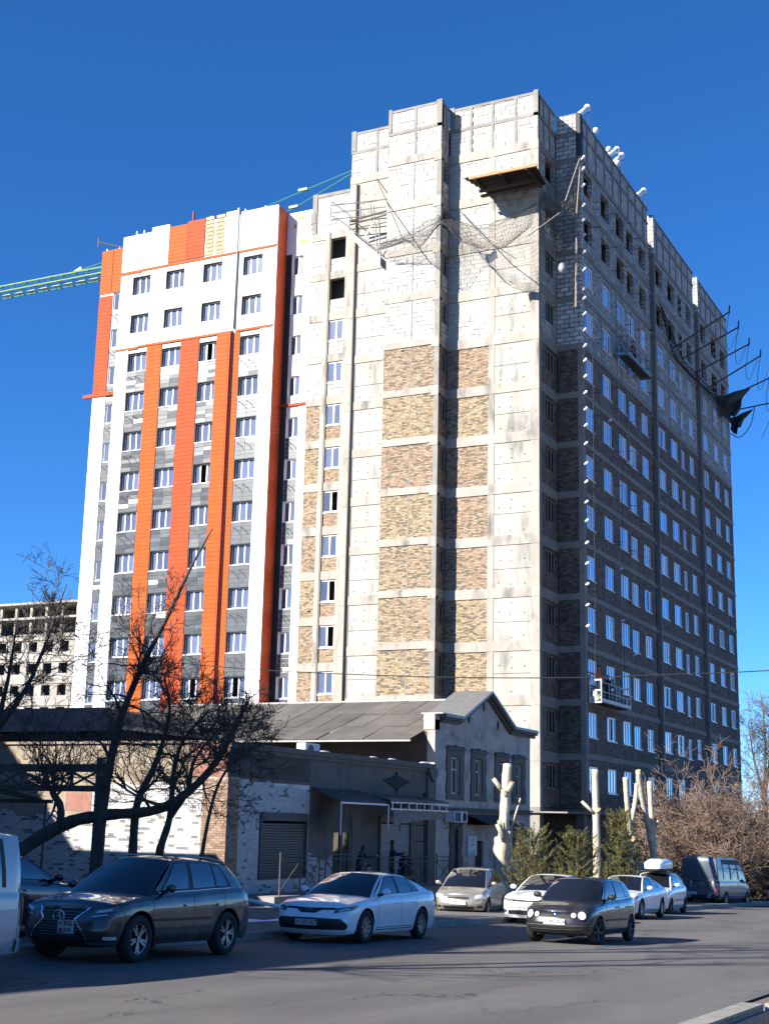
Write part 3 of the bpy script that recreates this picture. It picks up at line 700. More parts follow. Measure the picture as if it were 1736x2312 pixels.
# roof clutter of the clad block
for (y, h) in ((64.6, .35), (65.8, .3), (61.6, .3), (60.9, .25), (59.6, .3), (52.5, .5), (54.9, .3), (51.9, .3), (50.2, .25)):
    q = MB(); q.tube([(XF + .4 if y < 63 else XG + .3, y, 44.6), (XF + .4 if y < 63 else XG + .3, y, 45.05 + h)], .07, 6); q.build('vent_stub', m_vinyl, cl)
q = MB(); q.tube([(XF + .5, 56.55, 44.6), (XF + .5, 56.55, 46.1)], .09, 6); q.build('vent_stub', m_orange, cl)
q = MB(); q.tube([(XG + .3, 64.2, 45.2), (XG - .1, 66.4, 45.9)], .06, 6); q.tube([(XG - .1, 66.4, 45.5), (XG - .1, 66.42, 46.25)], .05, 6); q.build('roof_beam', m_steel, cl)
# ------------------------------------------------------------------ corner shop
m_wbrick = mat('white_facing_brick', (.3812, .3812, .3742), .85, (.4712, .4712, .4643), 5, attr='tone', bump=.3, bscale=50)
m_gbrick = mat('grey_facing_brick', (.13, .125, .12), .85, (.2, .19, .18), 6, rnd=.2)
m_bbrick = mat('brown_facing_brick', (.17, .1062, .07225), .88, (.306, .2167, .1573), 5, attr='tone', bump=.3, bscale=50)
m_joint2 = mat('white_joint', (.55, .54, .52), .9)
m_jointb = mat('brown_joint', (.30, .26, .22), .9)
m_plast = mat('beige_plaster', (.2257, .1818, .1285), .92, (.2759, .232, .1724), 1.0, 7, bump=.3, bscale=12, col3=(.1568, .1254, .09091), scale3=.8)
m_plastd = mat('dark_brown_plaster', (.055, .043, .036), .92, (.09, .072, .06), .8, 7, bump=.3, bscale=10)
m_plastg = mat('grey_plaster', (.1051, .09191, .07938), .92, (.1617, .1411, .1224), .9, 8, bump=.35, bscale=12, col3=(.06873, .06027, .05292), scale3=.9)
m_housew = mat('blue_grey_plaster', (.3511, .3158, .2797), .92, (.4713, .42, .3704), .9, 8, bump=.35, bscale=14, col3=(.2311, .2066, .1845), scale3=1.2)
m_trimd = mat('dark_brown_paint', (.075, .058, .048), .7, (.11, .09, .075), 4, 5)
m_redb = mat('red_brick_patch', (.2244, .099, .0726), .9, (.2772, .1452, .1122), 4, 5, bump=.4, bscale=30)
m_shut = mat('roller_shutter', (.105, .085, .07), .55)
m_shutg = mat('grey_roller_shutter', (.24, .25, .27), .5)
m_fret = mat('weathered_wood_frame', (.52, .49, .44), .8, (.40, .37, .33), 8)
m_darkw = mat('dark_doorway', (.012, .012, .012), .8)
m_metalw = mat('white_painted_metal', (.62, .63, .64), .5, (.5, .51, .52), 4)
SY, SX0, SX1 = 24.0, 37.24, 52.72
sh = thing('corner_shop', 'single storey corner shop with white and grey brick walls and roller shutters', 'shop', (45, 26, gz(45)))
GP = lambda x: gz(x) + KERB
ND = {'n': 0}
def facing(parent, axis, pos, a0, a1, zf0, z1f, seed=0, bw=.215, bh=.071, ops=(), gm=.13, mw=None, md=None):
    """white facing bricks with random grey ones; the grey ones are pieces of their own"""
    r = random.Random(seed); vs = []; fs = []; tone = []; gr = MB(); row = 0
    z = zf0
    zmax = max(z1f(a0), z1f(a1), z1f((a0 + a1) / 2)) + .3
    while z < zmax:
        a = a0 - (bw / 2 if row % 2 else 0); row += 1
        while a < a1:
            s0 = max(a, a0); s1 = min(a + bw, a1); a += bw
            c = (s0 + s1) / 2
            if s1 - s0 < .04 or z + bh > z1f(c): continue
            if any(o[0] < s1 - .01 and s0 + .01 < o[1] and o[2] < z + bh and z < o[3] for o in ops): continue
            w = s1 - s0 - .008; h = bh - .008
            if md and r.random() < gm and w > .12:
                if ND['n'] < 290:
                    ND['n'] += 1
                    def mk():
                        q = MB(); fbox(q, axis, 0, 1, 0, 1, 0, 1); return q.mesh('grey_brick', md)
                    o = link('grey_brick', shared(('gb', axis, md.name), mk), parent, P3(axis, s0, pos - .004, z)); o.scale = P3(axis, w, .03, h)
                else: fbox(gr, axis, s0, s0 + w, pos - .004, pos + .03, z, z + h)
                continue
            d = r.uniform(0, .004); o = len(vs)
            for (p, q, zz) in ((s0, pos + .03, z), (s0 + w, pos + .03, z), (s0 + w, pos - d, z), (s0, pos - d, z), (s0, pos + .03, z + h), (s0 + w, pos + .03, z + h), (s0 + w, pos - d, z + h), (s0, pos - d, z + h)):
                vs.append(P3(axis, p, q, zz))
            fs += [tuple(o + i for i in f) for f in ((3, 2, 6, 7), (0, 3, 7, 4), (2, 1, 5, 6), (4, 7, 6, 5), (0, 1, 2, 3))]; tone += [r.random()] * 5
        z += bh
    me = bpy.data.meshes.new('facing_brick'); me.from_pydata(vs, [], fs); me.materials.append(mw)
    at = me.attributes.new('tone', 'FLOAT', 'FACE'); at.data.foreach_set('value', tone); me.update()
    o = link('facing_brick', me, parent); o['kind'] = 'stuff'
    if gr.v: gr.build('grey_brick', md, parent)['kind'] = 'stuff'
# side wall (faces the camera) and front wall
q = MB(); q.box(SX0 + .03, SX0 + .35, SY + .36, 36.5, GP(37) - .3, 4.12); q.build('side_wall', m_plast, sh)
sideop = []
def ztop(y): return 1.86 + .12 * math.sin(y * 3.1) if y > 29.2 else (2.86 + .08 * math.sin(y * 5) if y > 24.9 else 3.08)
q = MB(); q.box(SX0 + .018, SX0 + .033, 24.92, 36.5, GP(37) - .3, 1.75); q.box(SX0 + .018, SX0 + .033, 24.92, 29.2, 1.75, 2.8); q.build('joint_bed', m_joint2, sh)
facing(sh, 'X', SX0, 24.92, 35.5, GP(37) + .05, ztop, 5, mw=m_wbrick, md=m_gbrick)
q = MB(); q.box(SX0 - .02, SX0 + .03, 24.0, 24.9, GP(37) - .2, 3.08); q.box(SX0 - .02, SX0 + .66, SY - .02, SY + .03, GP(37) - .2, 3.08); q.build('joint_bed', m_jointb, sh)
facing(sh, 'X', SX0 - .045, 23.96, 24.9, GP(37), lambda y: 3.08, 9, mw=m_bbrick, bh=.076)
facing(sh, 'Y', SY - .045, SX0 - .04, SX0 + .66, GP(37), lambda x: 3.08, 11, mw=m_bbrick, bh=.076)
q = MB(); q.box(SX0 - .03, SX0 + .03, 24.0, 25.4, 3.085, 4.1); q.build('red_brick_patch', m_redb, sh)
q = MB(); q.box(SX0 - .008, SX0 + .03, 26.1, 27.3, 1.95, 2.5); q.build('painted_patch', m_redb, sh) if False else None
p = MB(); p.box(SX0 + .02, SX0 + .029, 29.25, 30.3, 1.96, 2.55); p.build('painted_patch', m_redb, sh)
# copings
q = MB(); q.box(SX0 - .06, SX0 + .42, 24.0, 36.5, 4.12, 4.2); q.build('coping', m_plast, sh)
q = MB(); q.box(SX0 + .2, SX1, SY + .2, 36, 3.8, 3.9); q.build('flat_roof', m_plastd, sh)
# front
wall = MB(); wall_open(wall, 'Y', SY + .02, SY + .35, SX0 + .03, SX1, gz(53) - .3, 4.0, [(39.3, 42.2, -.05, 1.93), (44.2, 45.68, -.25, 1.98), (47.86, 50.46, -.25, 1.97)]); wall.build('front_wall', m_plastg, sh)
q = MB(); q.box(SX0 + .7, 42.42, SY + .002, SY + .022, gz(40) - .1, 1.93 + .1); q.box(SX0 + .7, 42.42, SY + .0022, SY + .022, 1.93, 3.0)
wl = MB(); wall_open(wl, 'Y', SY + .004, SY + .022, SX0 + .68, 42.42, gz(40) - .1, 2.98, [(39.3, 42.2, -.05, 1.93)]); wl.build('joint_bed', m_joint2, sh)
facing(sh, 'Y', SY - .018, SX0 + .68, 42.42, GP(38) + .3, lambda x: 3.06 - .035 * (x - 38) + .05 * math.sin(x * 4), 21, ops=[(39.24, 42.26, -.2, 1.98)], mw=m_wbrick, md=m_gbrick)
facing(sh, 'Y', SY - .018, 42.42, 44.15, GP(43) + .3, lambda x: .62 + .12 * math.sin(x * 3), 23, mw=m_wbrick, md=m_gbrick)
q = MB(); q.box(SX0 + .66, 42.42, SY - .02, SY + .02, 3.1, 3.98); q.build('upper_band', m_plastd, sh)
q = MB(); q.box(SX0 - .06, 52.62, SY - .12, SY + .36, 4.0, 4.17); q.build('cornice', m_plastg, sh)
q = MB(); q.box(SX0 - .02, 52.6, SY - .06, SY + .02, 3.86, 3.998); q.build('cornice', m_trimd, sh)
q = MB(); q.prism([(51.9, SY - .2, 4.0), (52.66, SY - .2, 4.0), (52.66, SY - .2, 3.75), (52.3, SY - .2, 3.45), (51.98, SY - .2, 3.7)], (0, .19, 0)); q.build('capital', m_trimd, sh)
q = MB(); q.box(51.95, 52.7, SY - .1, SY + .02, gz(52) - .1, 3.74); q.build('pier', m_plastg, sh)
q = MB(); q.box(51.72, 51.93, SY - .06, SY + .01, gz(52) - .1, 3.0); q.build('downpipe_recess', m_darkw, sh)
for k in range(5):
    for (a, b) in ((50.52, 51.7),):
        z = -.75 + k * .62; q = MB(); q.box(a, b, SY - .05, SY + .02, z, z + .595); bevel(q.build('stone_block', m_plastg, sh), .02)
q = MB(); q.prism([(48.06, SY - .03, 3.38), (48.75, SY - .03, 3.5), (49.1, SY - .03, 3.58), (49.2, SY - .03, 3.74), (49.3, SY - .03, 3.58), (49.7, SY - .03, 3.5), (50.4, SY - .03, 3.38), (49.7, SY - .03, 3.2), (49.32, SY - .03, 3.1), (49.22, SY - .03, 2.94), (49.12, SY - .03, 3.1), (48.75, SY - .03, 3.2)], (0, .055, 0)); q.build('star_ornament', m_darkw, sh)
def shutter(parent, x0, x1, z0, z1, m, fm):
    q = MB(); q.box(x0 - .08, x0, SY - .07, SY + .1, z0 - .08, z1 + .1); q.box(x1, x1 + .08, SY - .07, SY + .1, z0 - .08, z1 + .1); q.box(x0, x1, SY - .08, SY + .1, z1 - .16, z1 + .1); q.box(x0, x1, SY - .09, SY + .1, z0 - .08, z0)
    f = q.build('roller_shutter', fm, parent)
    n = int((z1 - .16 - z0) / .085)
    for k in range(n):
        def mk():
            t = MB(); w = x1 - x0; t.prism([(0, .0, 0), (0, -.022, .012), (0, -.022, .066), (0, 0, .08)], (w, 0, 0)); return t.mesh('slat', m)
        link('slat', shared(('slat', x0), mk), f, (x0, SY + .03, z0 + .002 + k * .085))
shutter(sh, 39.3, 42.2, .0, 1.93, m_shut, m_trimd); shutter(sh, 47.86, 50.46, -.2, 1.97, m_shutg, m_shut)
# glazed double door
fr = MB(); fr.box(44.2, 45.68, SY + .05, SY + .15, 1.78, 1.98); fr.box(44.2, 44.32, SY + .05, SY + .15, -.25, 1.78); fr.box(45.5, 45.68, SY + .05, SY + .15, -.25, 1.78); fr.box(44.82, 45.02, SY + .05, SY + .15, -.25, 1.78)
d = fr.build('door', m_trimd, sh)
m_refl = mat('door_glass', (.05, .06, .04), .06, ior=1.8)
for (a, b) in ((44.32, 44.82), (45.02, 45.5)):
    g = MB(); g.box(a, b, SY + .09, SY + .11, -.2, 1.78); g.build('pane', m_refl, d)
q = MB(); q.box(44.1, 51.0, SY + .4, SY + .5, -.5, 2.5); q.build('inner_wall', m_dark, sh)
# terrace, railing, canopy
q = MB(); q.box(37.9, 51.6, 22.55, SY - .03, gz(52) - .1, -.5); q.build('terrace', m_conc_d, sh)
q = MB(); q.box(SX0 + .3, 37.9, 23.55, SY - .03, gz(38) - .1, -.5); q.build('plinth', m_plastd, sh)
cnp = thing('shop_canopy', 'low sloping canopy with white fringe over the shop entrance', 'canopy', (47, 23.5, 2.4))
q = MB(); q.prism([(42.55, SY - .03, 2.86), (42.55, SY - .03, 2.92), (42.55, 22.9, 2.52), (42.55, 22.9, 2.46)], (3.7, 0, 0)); q.build('roof_panel', m_plastd, cnp)
q = MB(); q.prism([(46.27, SY - .03, 2.78), (46.27, SY - .03, 2.84), (46.27, 22.8, 2.64), (46.27, 22.8, 2.58)], (5.25, 0, 0)); q.build('roof_panel', m_trimd, cnp)
q = MB(); q.box(42.6, 46.2, 22.87, 22.9, 2.40, 2.46); q.build('edge_strip', m_metalw, cnp)
for k in range(15):
    for zz in (2.50, 2.26):
        q = MB(); q.box(46.3 + k * .345, 46.3 + k * .345 + .29, 22.76, 22.79, zz + RND.uniform(-.01, .01), zz + .055); q.build('fringe_strip', m_metalw, cnp)
    if k % 2 == 0:
        q = MB(); q.box(46.38 + k * .345, 46.44 + k * .345, 22.77, 22.785, 2.31, 2.5); q.build('fringe_tie', m_metalw, cnp)
for x in (42.62, 46.25, 47.2):
    q = MB(); q.tube([(x, 22.86, 2.45), (x, 22.86, 1.5 if x > 43 else 1.35)], .03, 6); q.build('canopy_post', m_metalw if x < 47 else m_steel, cnp)
q = MB(); q.grid(lambda u, v: (46.6 + u * 4.5, 22.82, 2.25 - v * (.28 + .3 * (1 - u) ** 2) - .03 * math.sin(u * 30)), 18, 2); q.build('torn_valance', mat('dusty_cloth', (.12, .115, .11), .9, (.2, .19, .18), 5), cnp)
q = MB(); q.grid(lambda u, v: (42.65 + u * 1.4, 23.2 + .05 * math.sin(u * 9), 2.35 - v * (.95 - .1 * u)), 10, 4); q.build('side_curtain', m_plastd, cnp)
rl = thing('entrance_railing', 'black metal railing with crossed braces in front of the shop', 'railing', (44, 22.6, -.24))
def rail(x0, x1, z0, z1, y=22.62):
    n = max(1, round((x1 - x0) / 1.25)); w = (x1 - x0) / n
    for k in range(n + 1):
        q = MB(); q.tube([(x0 + k * w, y, z0), (x0 + k * w, y, z1 + .12)], .028, 6); q.build('post', m_steel, rl)
    for zz in (z1, z1 - .14, z0 + .12):
        q = MB(); q.tube([(x0, y, zz), (x1, y, zz)], .02, 6); q.build('bar', m_steel, rl)
    for k in range(n):
        a = x0 + k * w; b = a + w
        q = MB(); q.tube([(a, y, z0 + .12), (b, y, z1 - .14)], .016, 5); q.build('brace', m_steel, rl)
        q = MB(); q.tube([(b, y + .01, z0 + .12), (a, y + .01, z1 - .14)], .016, 5); q.build('brace', m_steel, rl)
rail(38.3, 40.8, -.5, .70); rail(41.2, 43.8, -.5, .72); rail(45.9, 51.4, -.5, .56)
# roof clutter on the shop
ac = thing('rooftop_air_conditioner', 'white air conditioner on the flat shop roof', 'air conditioner', (45.7, 26, 3.9))
q = MB(); q.box(45.2, 46.3, 25.8, 26.2, 4.12, 4.62); bevel(q.build('casing', m_metalw, ac), .03)
q = MB(); q.tube([(45.6, 25.79, 4.37), (45.6, 25.78, 4.37)], .2, 14); q.build('fan_grille', m_steel, ac)
for x in (45.3, 46.15): q = MB(); q.box(x, x + .06, 25.82, 26.18, 3.9, 4.12); q.build('foot', m_steel, ac)
for i, (x, w, lb) in enumerate(((43.5, .5, 'pale snow patch on the shop cornice left of the air conditioner'), (47.3, .45, 'pale snow patch on the shop cornice right of the air conditioner'), (48.9, .5, 'pale snow patch on the middle of the shop cornice'), (51.9, .7, 'pale snow patch at the right end of the shop cornice'))):
    q = MB(); q.ball((x, 24.05, 4.18), w * .7, 10, sc=(1, .3, .12)); tag(q.build('snow_patch', mat('snow', (.82, .83, .86), .6), smooth=True), lb, 'snow', 'snow left on the shop cornice')

# ------------------------------------------------------------------ two storey house with the gable
ho = thing('gabled_house', 'two storey grey plastered house with ornate windows and a low front gable', 'house', (58, 28, gz(58)))
HX0, HX1, HY = 52.74, 63.78, 24.0
HW = [(53.9, 55.66), (56.5, 58.15), (59.26, 60.95), (61.4, 63.02)]
def ginner(a, b): return a + .42, b - .42
q = MB()
gops = [(*ginner(a, b), 3.02, 4.7) for a, b in HW] + [(54.46, 55.4, gz(55), 1.68), (57.08, 58.0, gz(57), 1.13), (61.7, 62.6, .5, 1.6)]
wall_open(q, 'Y', HY, HY + .35, HX0, HX1, gz(64) - .3, 2.3, [g for g in gops if g[3] < 2.3])
q.build('lower_wall', m_housew, ho)
q = MB(); wall_open(q, 'Y', HY, HY + .35, HX0, HX1, 2.3, 5.9, [g for g in gops if g[3] > 2.3]); q.build('upper_wall', m_housew, ho)
q = MB(); q.prism([(HX0, HY, 5.9), (HX1, HY, 5.9), (HX1, HY, 6.02), (61.1, HY, 6.05), (58.22, HY, 7.42), (55.1, HY, 6.05), (HX0, HY, 6.02)], (0, .35, 0)); q.build('gable', m_housew, ho)
q = MB(); q.box(HX0 + .05, HX0 + .4, HY + .35, 41, gz(54) - .3, 5.5); q.box(HX0 + .4, HX1 - .2, 40.6, 41, gz(64), 5.5); q.box(HX1 - .35, HX1, HY + .35, 41, gz(64) - .3, 5.5); q.build('side_wall', m_plastd, ho)  # dark brown colour stands in for the shade under the eaves
q = MB(); q.box(HX0 + .4, HX1 - .4, HY + .9, HY + 1.0, gz(58), 5.6); q.build('inner_wall', m_dark, ho)
def mould(pts, h, dp, m, name='cornice'):
    for i in range(len(pts) - 1):
        (xa, za), (xb, zb) = pts[i], pts[i + 1]
        q = MB(); q.prism([(xa, HY - dp, za), (xb, HY - dp, zb), (xb, HY - dp, zb + h), (xa, HY - dp, za + h)], (0, dp + .001, 0)); q.build(name, m, ho)
GP_ = [(53.2, 5.93), (55.06, 5.95), (58.22, 7.34), (61.05, 5.95), (64.15, 5.93)]
mould(GP_, .13, .14, m_trimd); mould([(x, z + .132) for x, z in GP_], .11, .26, m_trimd); mould([(x, z + .244) for x, z in GP_], .06, .33, m_galv, 'flashing')
mould([(HX0, 2.26), (HX1, 2.3)], .14, .1, m_trimd, 'belt_course'); mould([(HX0, 2.41), (HX1, 2.45)], .07, .16, m_plastg, 'belt_course')
for x, z in ((56.26, 6.3), (57.93, 6.95), (59.62, 6.26)):
    q = MB(); q.tube([(x, HY - .02, z), (x, HY + .02, z)], .14, 10)
    for i in range(len(q.v)): q.v[i] = (x + (q.v[i][0] - x) * .7, q.v[i][1], z + (q.v[i][2] - z) * 1.5)
    q.build('vent_hole', m_darkw, ho)
m_glh = mat('old_window_glass', (.03, .035, .04), .05, ior=1.7)
def surround(a, b, z0, z1):
    w = b - a
    q = MB()
    def prof(s):      # wavy outer edge
        pts = []
        n = 12
        for i in range(n + 1):
            t = i / n; pts.append(.06 * math.sin(t * math.pi * 3.2) * (1 if t < .7 else .4) + .02)
        return pts
    for s in (0, 1):
        pr = prof(s); n = len(pr) - 1
        for i in range(n):
            za = z0 + (z1 - z0) * i / n; zb = z0 + (z1 - z0) * (i + 1) / n
            oa, ob = pr[i], pr[i + 1]
            if s == 0: pts = [(a - oa, HY - .06, za), (a + .42, HY - .06, za), (a + .42, HY - .06, zb), (a - ob, HY - .06, zb)]
            else: pts = [(b - .42, HY - .06, za), (b + oa, HY - .06, za), (b + ob, HY - .06, zb), (b - .42, HY - .06, zb)]
            q.prism(pts, (0, .06, 0))
    q.box(a - .02, b + .02, HY - .065, HY, z0 - .22, z0); q.box(a, b, HY - .065, HY, z1, z1 + .26)
    q.box(a - .07, b + .07, HY - .13, HY, z1 + .26, z1 + .34)
    for k in range(5):
        x = a + .1 + k * (w - .2) / 4; q.ball((x, HY - .06, z1 + .38), .07 + .04 * (k == 2), 8, sc=(1.3, .6, .8))
    s = q.build('window_surround', m_trimd, ho)
    for x in (a + w * .25, a + w * .5, a + w * .75): pass
for (a, b) in HW:
    surround(a, b, 3.02, 4.62); x0, x1 = ginner(a, b)
    window(ho, 'Y', HY + .12, x0, x1, 3.04, 4.6, (.5,), m_fret, m_glh, fw=.09, trans=.66)
q = MB(); surround(54.3, 55.55, .0, 1.6); window(ho, 'Y', HY + .12, 54.48, 55.38, -.9, 1.62, (.5,), m_fret, m_glh, fw=.1, trans=.66)
surround(61.55, 62.75, .55, 1.5); window(ho, 'Y', HY + .12, 61.72, 62.58, .52, 1.58, (.5,), m_fret, m_glh, fw=.08)
q = MB(); q.box(57.08, 58.0, HY + .1, HY + .16, gz(57), 1.13); q.build('door', m_darkw, ho)
cn = thing('door_canopy', 'small sloping metal canopy over the side door of the grey house', 'canopy', (57.8, 23.4, 1.9))
q = MB(); q.prism([(56.2, HY - .01, 2.2), (56.2, HY - .01, 2.24), (56.2, 22.9, 1.84), (56.2, 22.9, 1.8)], (3.4, 0, 0)); q.build('roof_panel', m_plastd, cn)
q = MB(); q.poly([(56.2, HY - .01, 2.2), (56.2, 22.9, 1.8), (56.2, HY - .01, 1.8)]); q.prism([(56.2, HY - .01, 2.19), (56.2, 22.95, 1.8), (56.2, HY - .01, 1.8)], (.03, 0, 0)); q.build('side_panel', m_plastg, cn)
acw = thing('wall_air_conditioner', 'white air conditioner box fixed to the grey house beside the door', 'air conditioner', (54.3, 23.6, 1.87))
q = MB(); q.box(53.65, 54.95, 23.45, 23.95, 1.87, 2.33); bevel(q.build('casing', m_metalw, acw), .03)
q = MB(); q.tube([(54.6, 23.44, 2.1), (54.6, 23.43, 2.1)], .19, 14); q.build('fan_grille', m_darkw, acw)
for k in range(4): q = MB(); q.box(53.68 + k * .14, 53.76 + k * .14, 23.435, 23.45, 1.92, 2.28); q.build('louvre', m_darkw, acw)
for x in (53.8, 54.8): q = MB(); q.tube([(x, 24.0, 1.6), (x, 23.5, 1.86)], .02, 5); q.build('bracket', m_steel, acw)
def text(parent, body, loc, size, m, rot, name='lettering', ext=.002, xs=1.0):
    c = bpy.data.curves.new(name, 'FONT'); c.body = body; c.size = size; c.align_x = 'CENTER'; c.align_y = 'CENTER'; c.extrude = ext
    t = bpy.data.objects.new(name, c); COL.objects.link(t)
    dg = bpy.context.evaluated_depsgraph_get(); me = bpy.data.meshes.new_from_object(t.evaluated_get(dg)); bpy.data.objects.remove(t)
    me.materials.clear(); me.materials.append(m)
    o = bpy.data.objects.new(name, me); COL.objects.link(o); o.parent = parent; o.location = Vector(loc); o.rotation_euler = rot; o.scale = (xs, 1, 1); return o
sg = thing('wall_sign', 'white notice board with blue letter mark beside the dark side door', 'sign', (56.57, 23.9, .95))
q = MB(); q.box(56.1, 57.03, 23.9, 23.97, .5, 1.32); q.build('board', m_metalw, sg)
m_ink = mat('sign_blue_ink', (.02, .05, .14), .6)
text(sg, '\u039b', (0, -.004, .17), .3, m_ink, (math.pi / 2, 0, 0)); text(sg, '\u0414\u041e\u041c', (0, -.004, -.0), .12, m_ink, (math.pi / 2, 0, 0))
for k, w in enumerate((.36, .6, .72)):
    q = MB(); q.box(56.57 - w / 2, 56.57 + w / 2, 23.895, 23.9, .68 - k * .085, .705 - k * .085); q.build('text_line', m_ink, sg)
# corrugated roof, sheet by sheet
m_roof = mat('asbestos_sheet', (.117, .1063, .09224), .9, (.1647, .1496, .1307), 1.2, 8, bump=.3, bscale=20, rnd=.12, col3=(.07801, .06951, .05766), scale3=.6)
rf = MB()
def sheet_mesh(x0, z0, x1, z1, w=1.13):
    q = MB(); n = 30
    def f(u, v):
        y = u * w; x = x0 + v * (x1 - x0); z = z0 + v * (z1 - z0) + .024 * math.cos(y / w * 2 * math.pi * 7.5)
        return (x, y, z)
    q.grid(f, n, 1); q.grid(lambda u, v: Vector(f(u, v)) - Vector((0, 0, .012)), n, 1)
    return q.mesh('roof_sheet', m_roof, True)
roof = MB(); roof.box(58.05, 58.35, 24.6, 41.2, 7.28, 7.36); rfo = roof.build('roof', m_galv, ho)
segs = [((51.55, 5.13), (53.8, 5.84)), ((53.65, 5.81), (55.95, 6.54)), ((55.8, 6.5), (58.2, 7.3))]
for si, (p0, p1) in enumerate(segs):
    me = sheet_mesh(p0[0], p0[1] + .01 * si, p1[0], p1[1] + .012 * si)
    me2 = sheet_mesh(116.4 - p0[0], p0[1] + .01 * si, 116.4 - p1[0], p1[1] + .012 * si)
    for k in range(15):
        link('roof_sheet', me, rfo, (RND.uniform(-.03, .03), 24.55 + k * 1.09 + RND.uniform(-.015, .015), RND.uniform(0, .02)))
        if k < 3: link('roof_sheet', me2, rfo, (RND.uniform(-.03, .03), 24.55 + k * 1.09, RND.uniform(0, .02)))
q = MB(); q.box(58.5, 64.8, 27.9, 41.2, 5.0, 5.2); q.build('ceiling', m_plastd, ho)
# front gable caps
q = MB(); q.prism([(58.22, HY - .34, 7.68), (54.9, HY - .34, 6.27), (54.9, HY - .34, 6.2), (58.22, HY - .34, 7.6)], (0, 1.9, 0)); q.build('gable_roof', m_galv, ho)
q = MB(); q.prism([(58.22, HY - .34, 7.68), (61.2, HY - .34, 6.27), (61.2, HY - .34, 6.2), (58.22, HY - .34, 7.6)], (0, 1.9, 0)); q.build('gable_roof', m_galv, ho)
q = MB(); q.box(52.85, 55.0, HY - .3, HY + .7, 6.26, 6.31); q.box(61.2, 64.2, HY - .3, HY + .7, 6.26, 6.31); q.build('coping', m_galv, ho)
q = MB(); q.box(52.7, 53.2, HY + .0, HY + .5, 5.6, 6.25); q.build('corner_post', m_housew, ho)
q = MB(); q.box(51.52, 51.6, 24.55, 41, 5.05, 5.12); q.build('gutter', m_galv, ho)
# ------------------------------------------------------------------ dark house behind the trees, neighbours at the left
dh = thing('dark_roofed_house', 'dark house with a low hipped roof behind the bare trees', 'house', (50, 40, gz(50)))
m_droof = mat('dark_roof', (.035, .03, .028), .9, (.06, .05, .045), 2)
q = MB(); q.box(45.5, 56, 34.5, 52, gz(50), 5.2); q.build('wall', m_plastd, dh)
q = MB(); q.add([(44.6, 33.4, 5.1), (56.8, 33.4, 5.1), (56.8, 53, 5.1), (44.6, 53, 5.1), (47.5, 37.2, 6.3), (54, 37.2, 6.3), (54, 50, 6.3), (47.5, 50, 6.3)], [(0, 1, 5, 4), (1, 2, 6, 5), (2, 3, 7, 6), (3, 0, 4, 7), (4, 5, 6, 7), (3, 2, 1, 0)]); q.build('roof', m_droof, dh)
nb = thing('neighbouring_apartment_house', 'long apartment house left of the street, outside the view, shading the parked cars', 'building', (5, 32, gz(5)))
m_nb = mat('neighbour_render', (.42, .37, .31), .9, (.5, .45, .38), .7)
q = MB(); q.box(-30, 7.0, 23.5, 40.6, -.8, 12.04); q.build('front_wing', m_nb, nb)
q = MB(); q.box(7.0, 30.0, 28.6, 40.6, -1, 5.35); q.build('annex', m_nb, nb)
q = MB(); q.box(-30, 6.99, 30.0, 40.6, 12.05, 18.8); q.build('tower_block', m_nb, nb)
q = MB(); q.box(-14, 39.9, 40.61, 53, -1.2, 12.3); q.build('rear_wing', m_nb, nb)
for k in range(4):
    for i in range(8):
        window(nb, 'Y', 23.42, -26 + i * 3.9, -24.4 + i * 3.9, 1.0 + k * 2.9, 2.5 + k * 2.9, (.5,), m_vinyl, m_glassd)
# steel pergola / gate frame with lattice in front of the side wall
pg = thing('lattice_pergola', 'dark steel frame with crossed lattice in front of the white brick wall', 'pergola', (30, 24, gz(30)))
for y in (23.3, 28.2):
    q = MB(); q.box(29.93, 30.07, y - .10, y + .10, gz(30), 3.3 if y < 26 else 3.1); q.build('post', m_steel, pg)
for (z0, z1) in ((2.92, 3.13), (2.41, 2.57)):
    q = MB(); q.box(29.95, 30.05, 23.2, 29.5, z0, z1); q.build('beam', m_steel, pg)
for k in range(6):
    y = 23.4 + k * .84
    for s_ in (0, 1):
        q = MB(); q.tube([(30, y + s_ * .84, 2.56), (30, y + (1 - s_) * .84, 2.93)], .035, 5); q.build('brace', m_steel, pg)
    q = MB(); q.box(29.97, 30.03, y + .8, y + .88, 2.56, 2.93); q.build('upright', m_steel, pg)
aw = thing('grey_awning', 'sagging grey awning at the far left edge behind the van', 'awning', (30, 26.5, 2))
q = MB(); q.grid(lambda u, v: (29 + v * 1.6, 25.4 + u * 3.2, 2.42 + u * .55 - v * .28 - .1 * math.sin(u * math.pi)), 8, 3); q.build('cloth', mat('awning_cloth', (.16, .155, .15), .9, (.22, .21, .2), 3), aw)
q = MB(); q.box(30.5, 30.6, 25.3, 28.8, 2.1, 2.2); q.build('rail', m_steel, aw)
for y in (25.5, 28.7): q = MB(); q.tube([(30.55, y, gz(30)), (30.55, y, 2.15)], .04, 6); q.build('post', m_steel, aw)

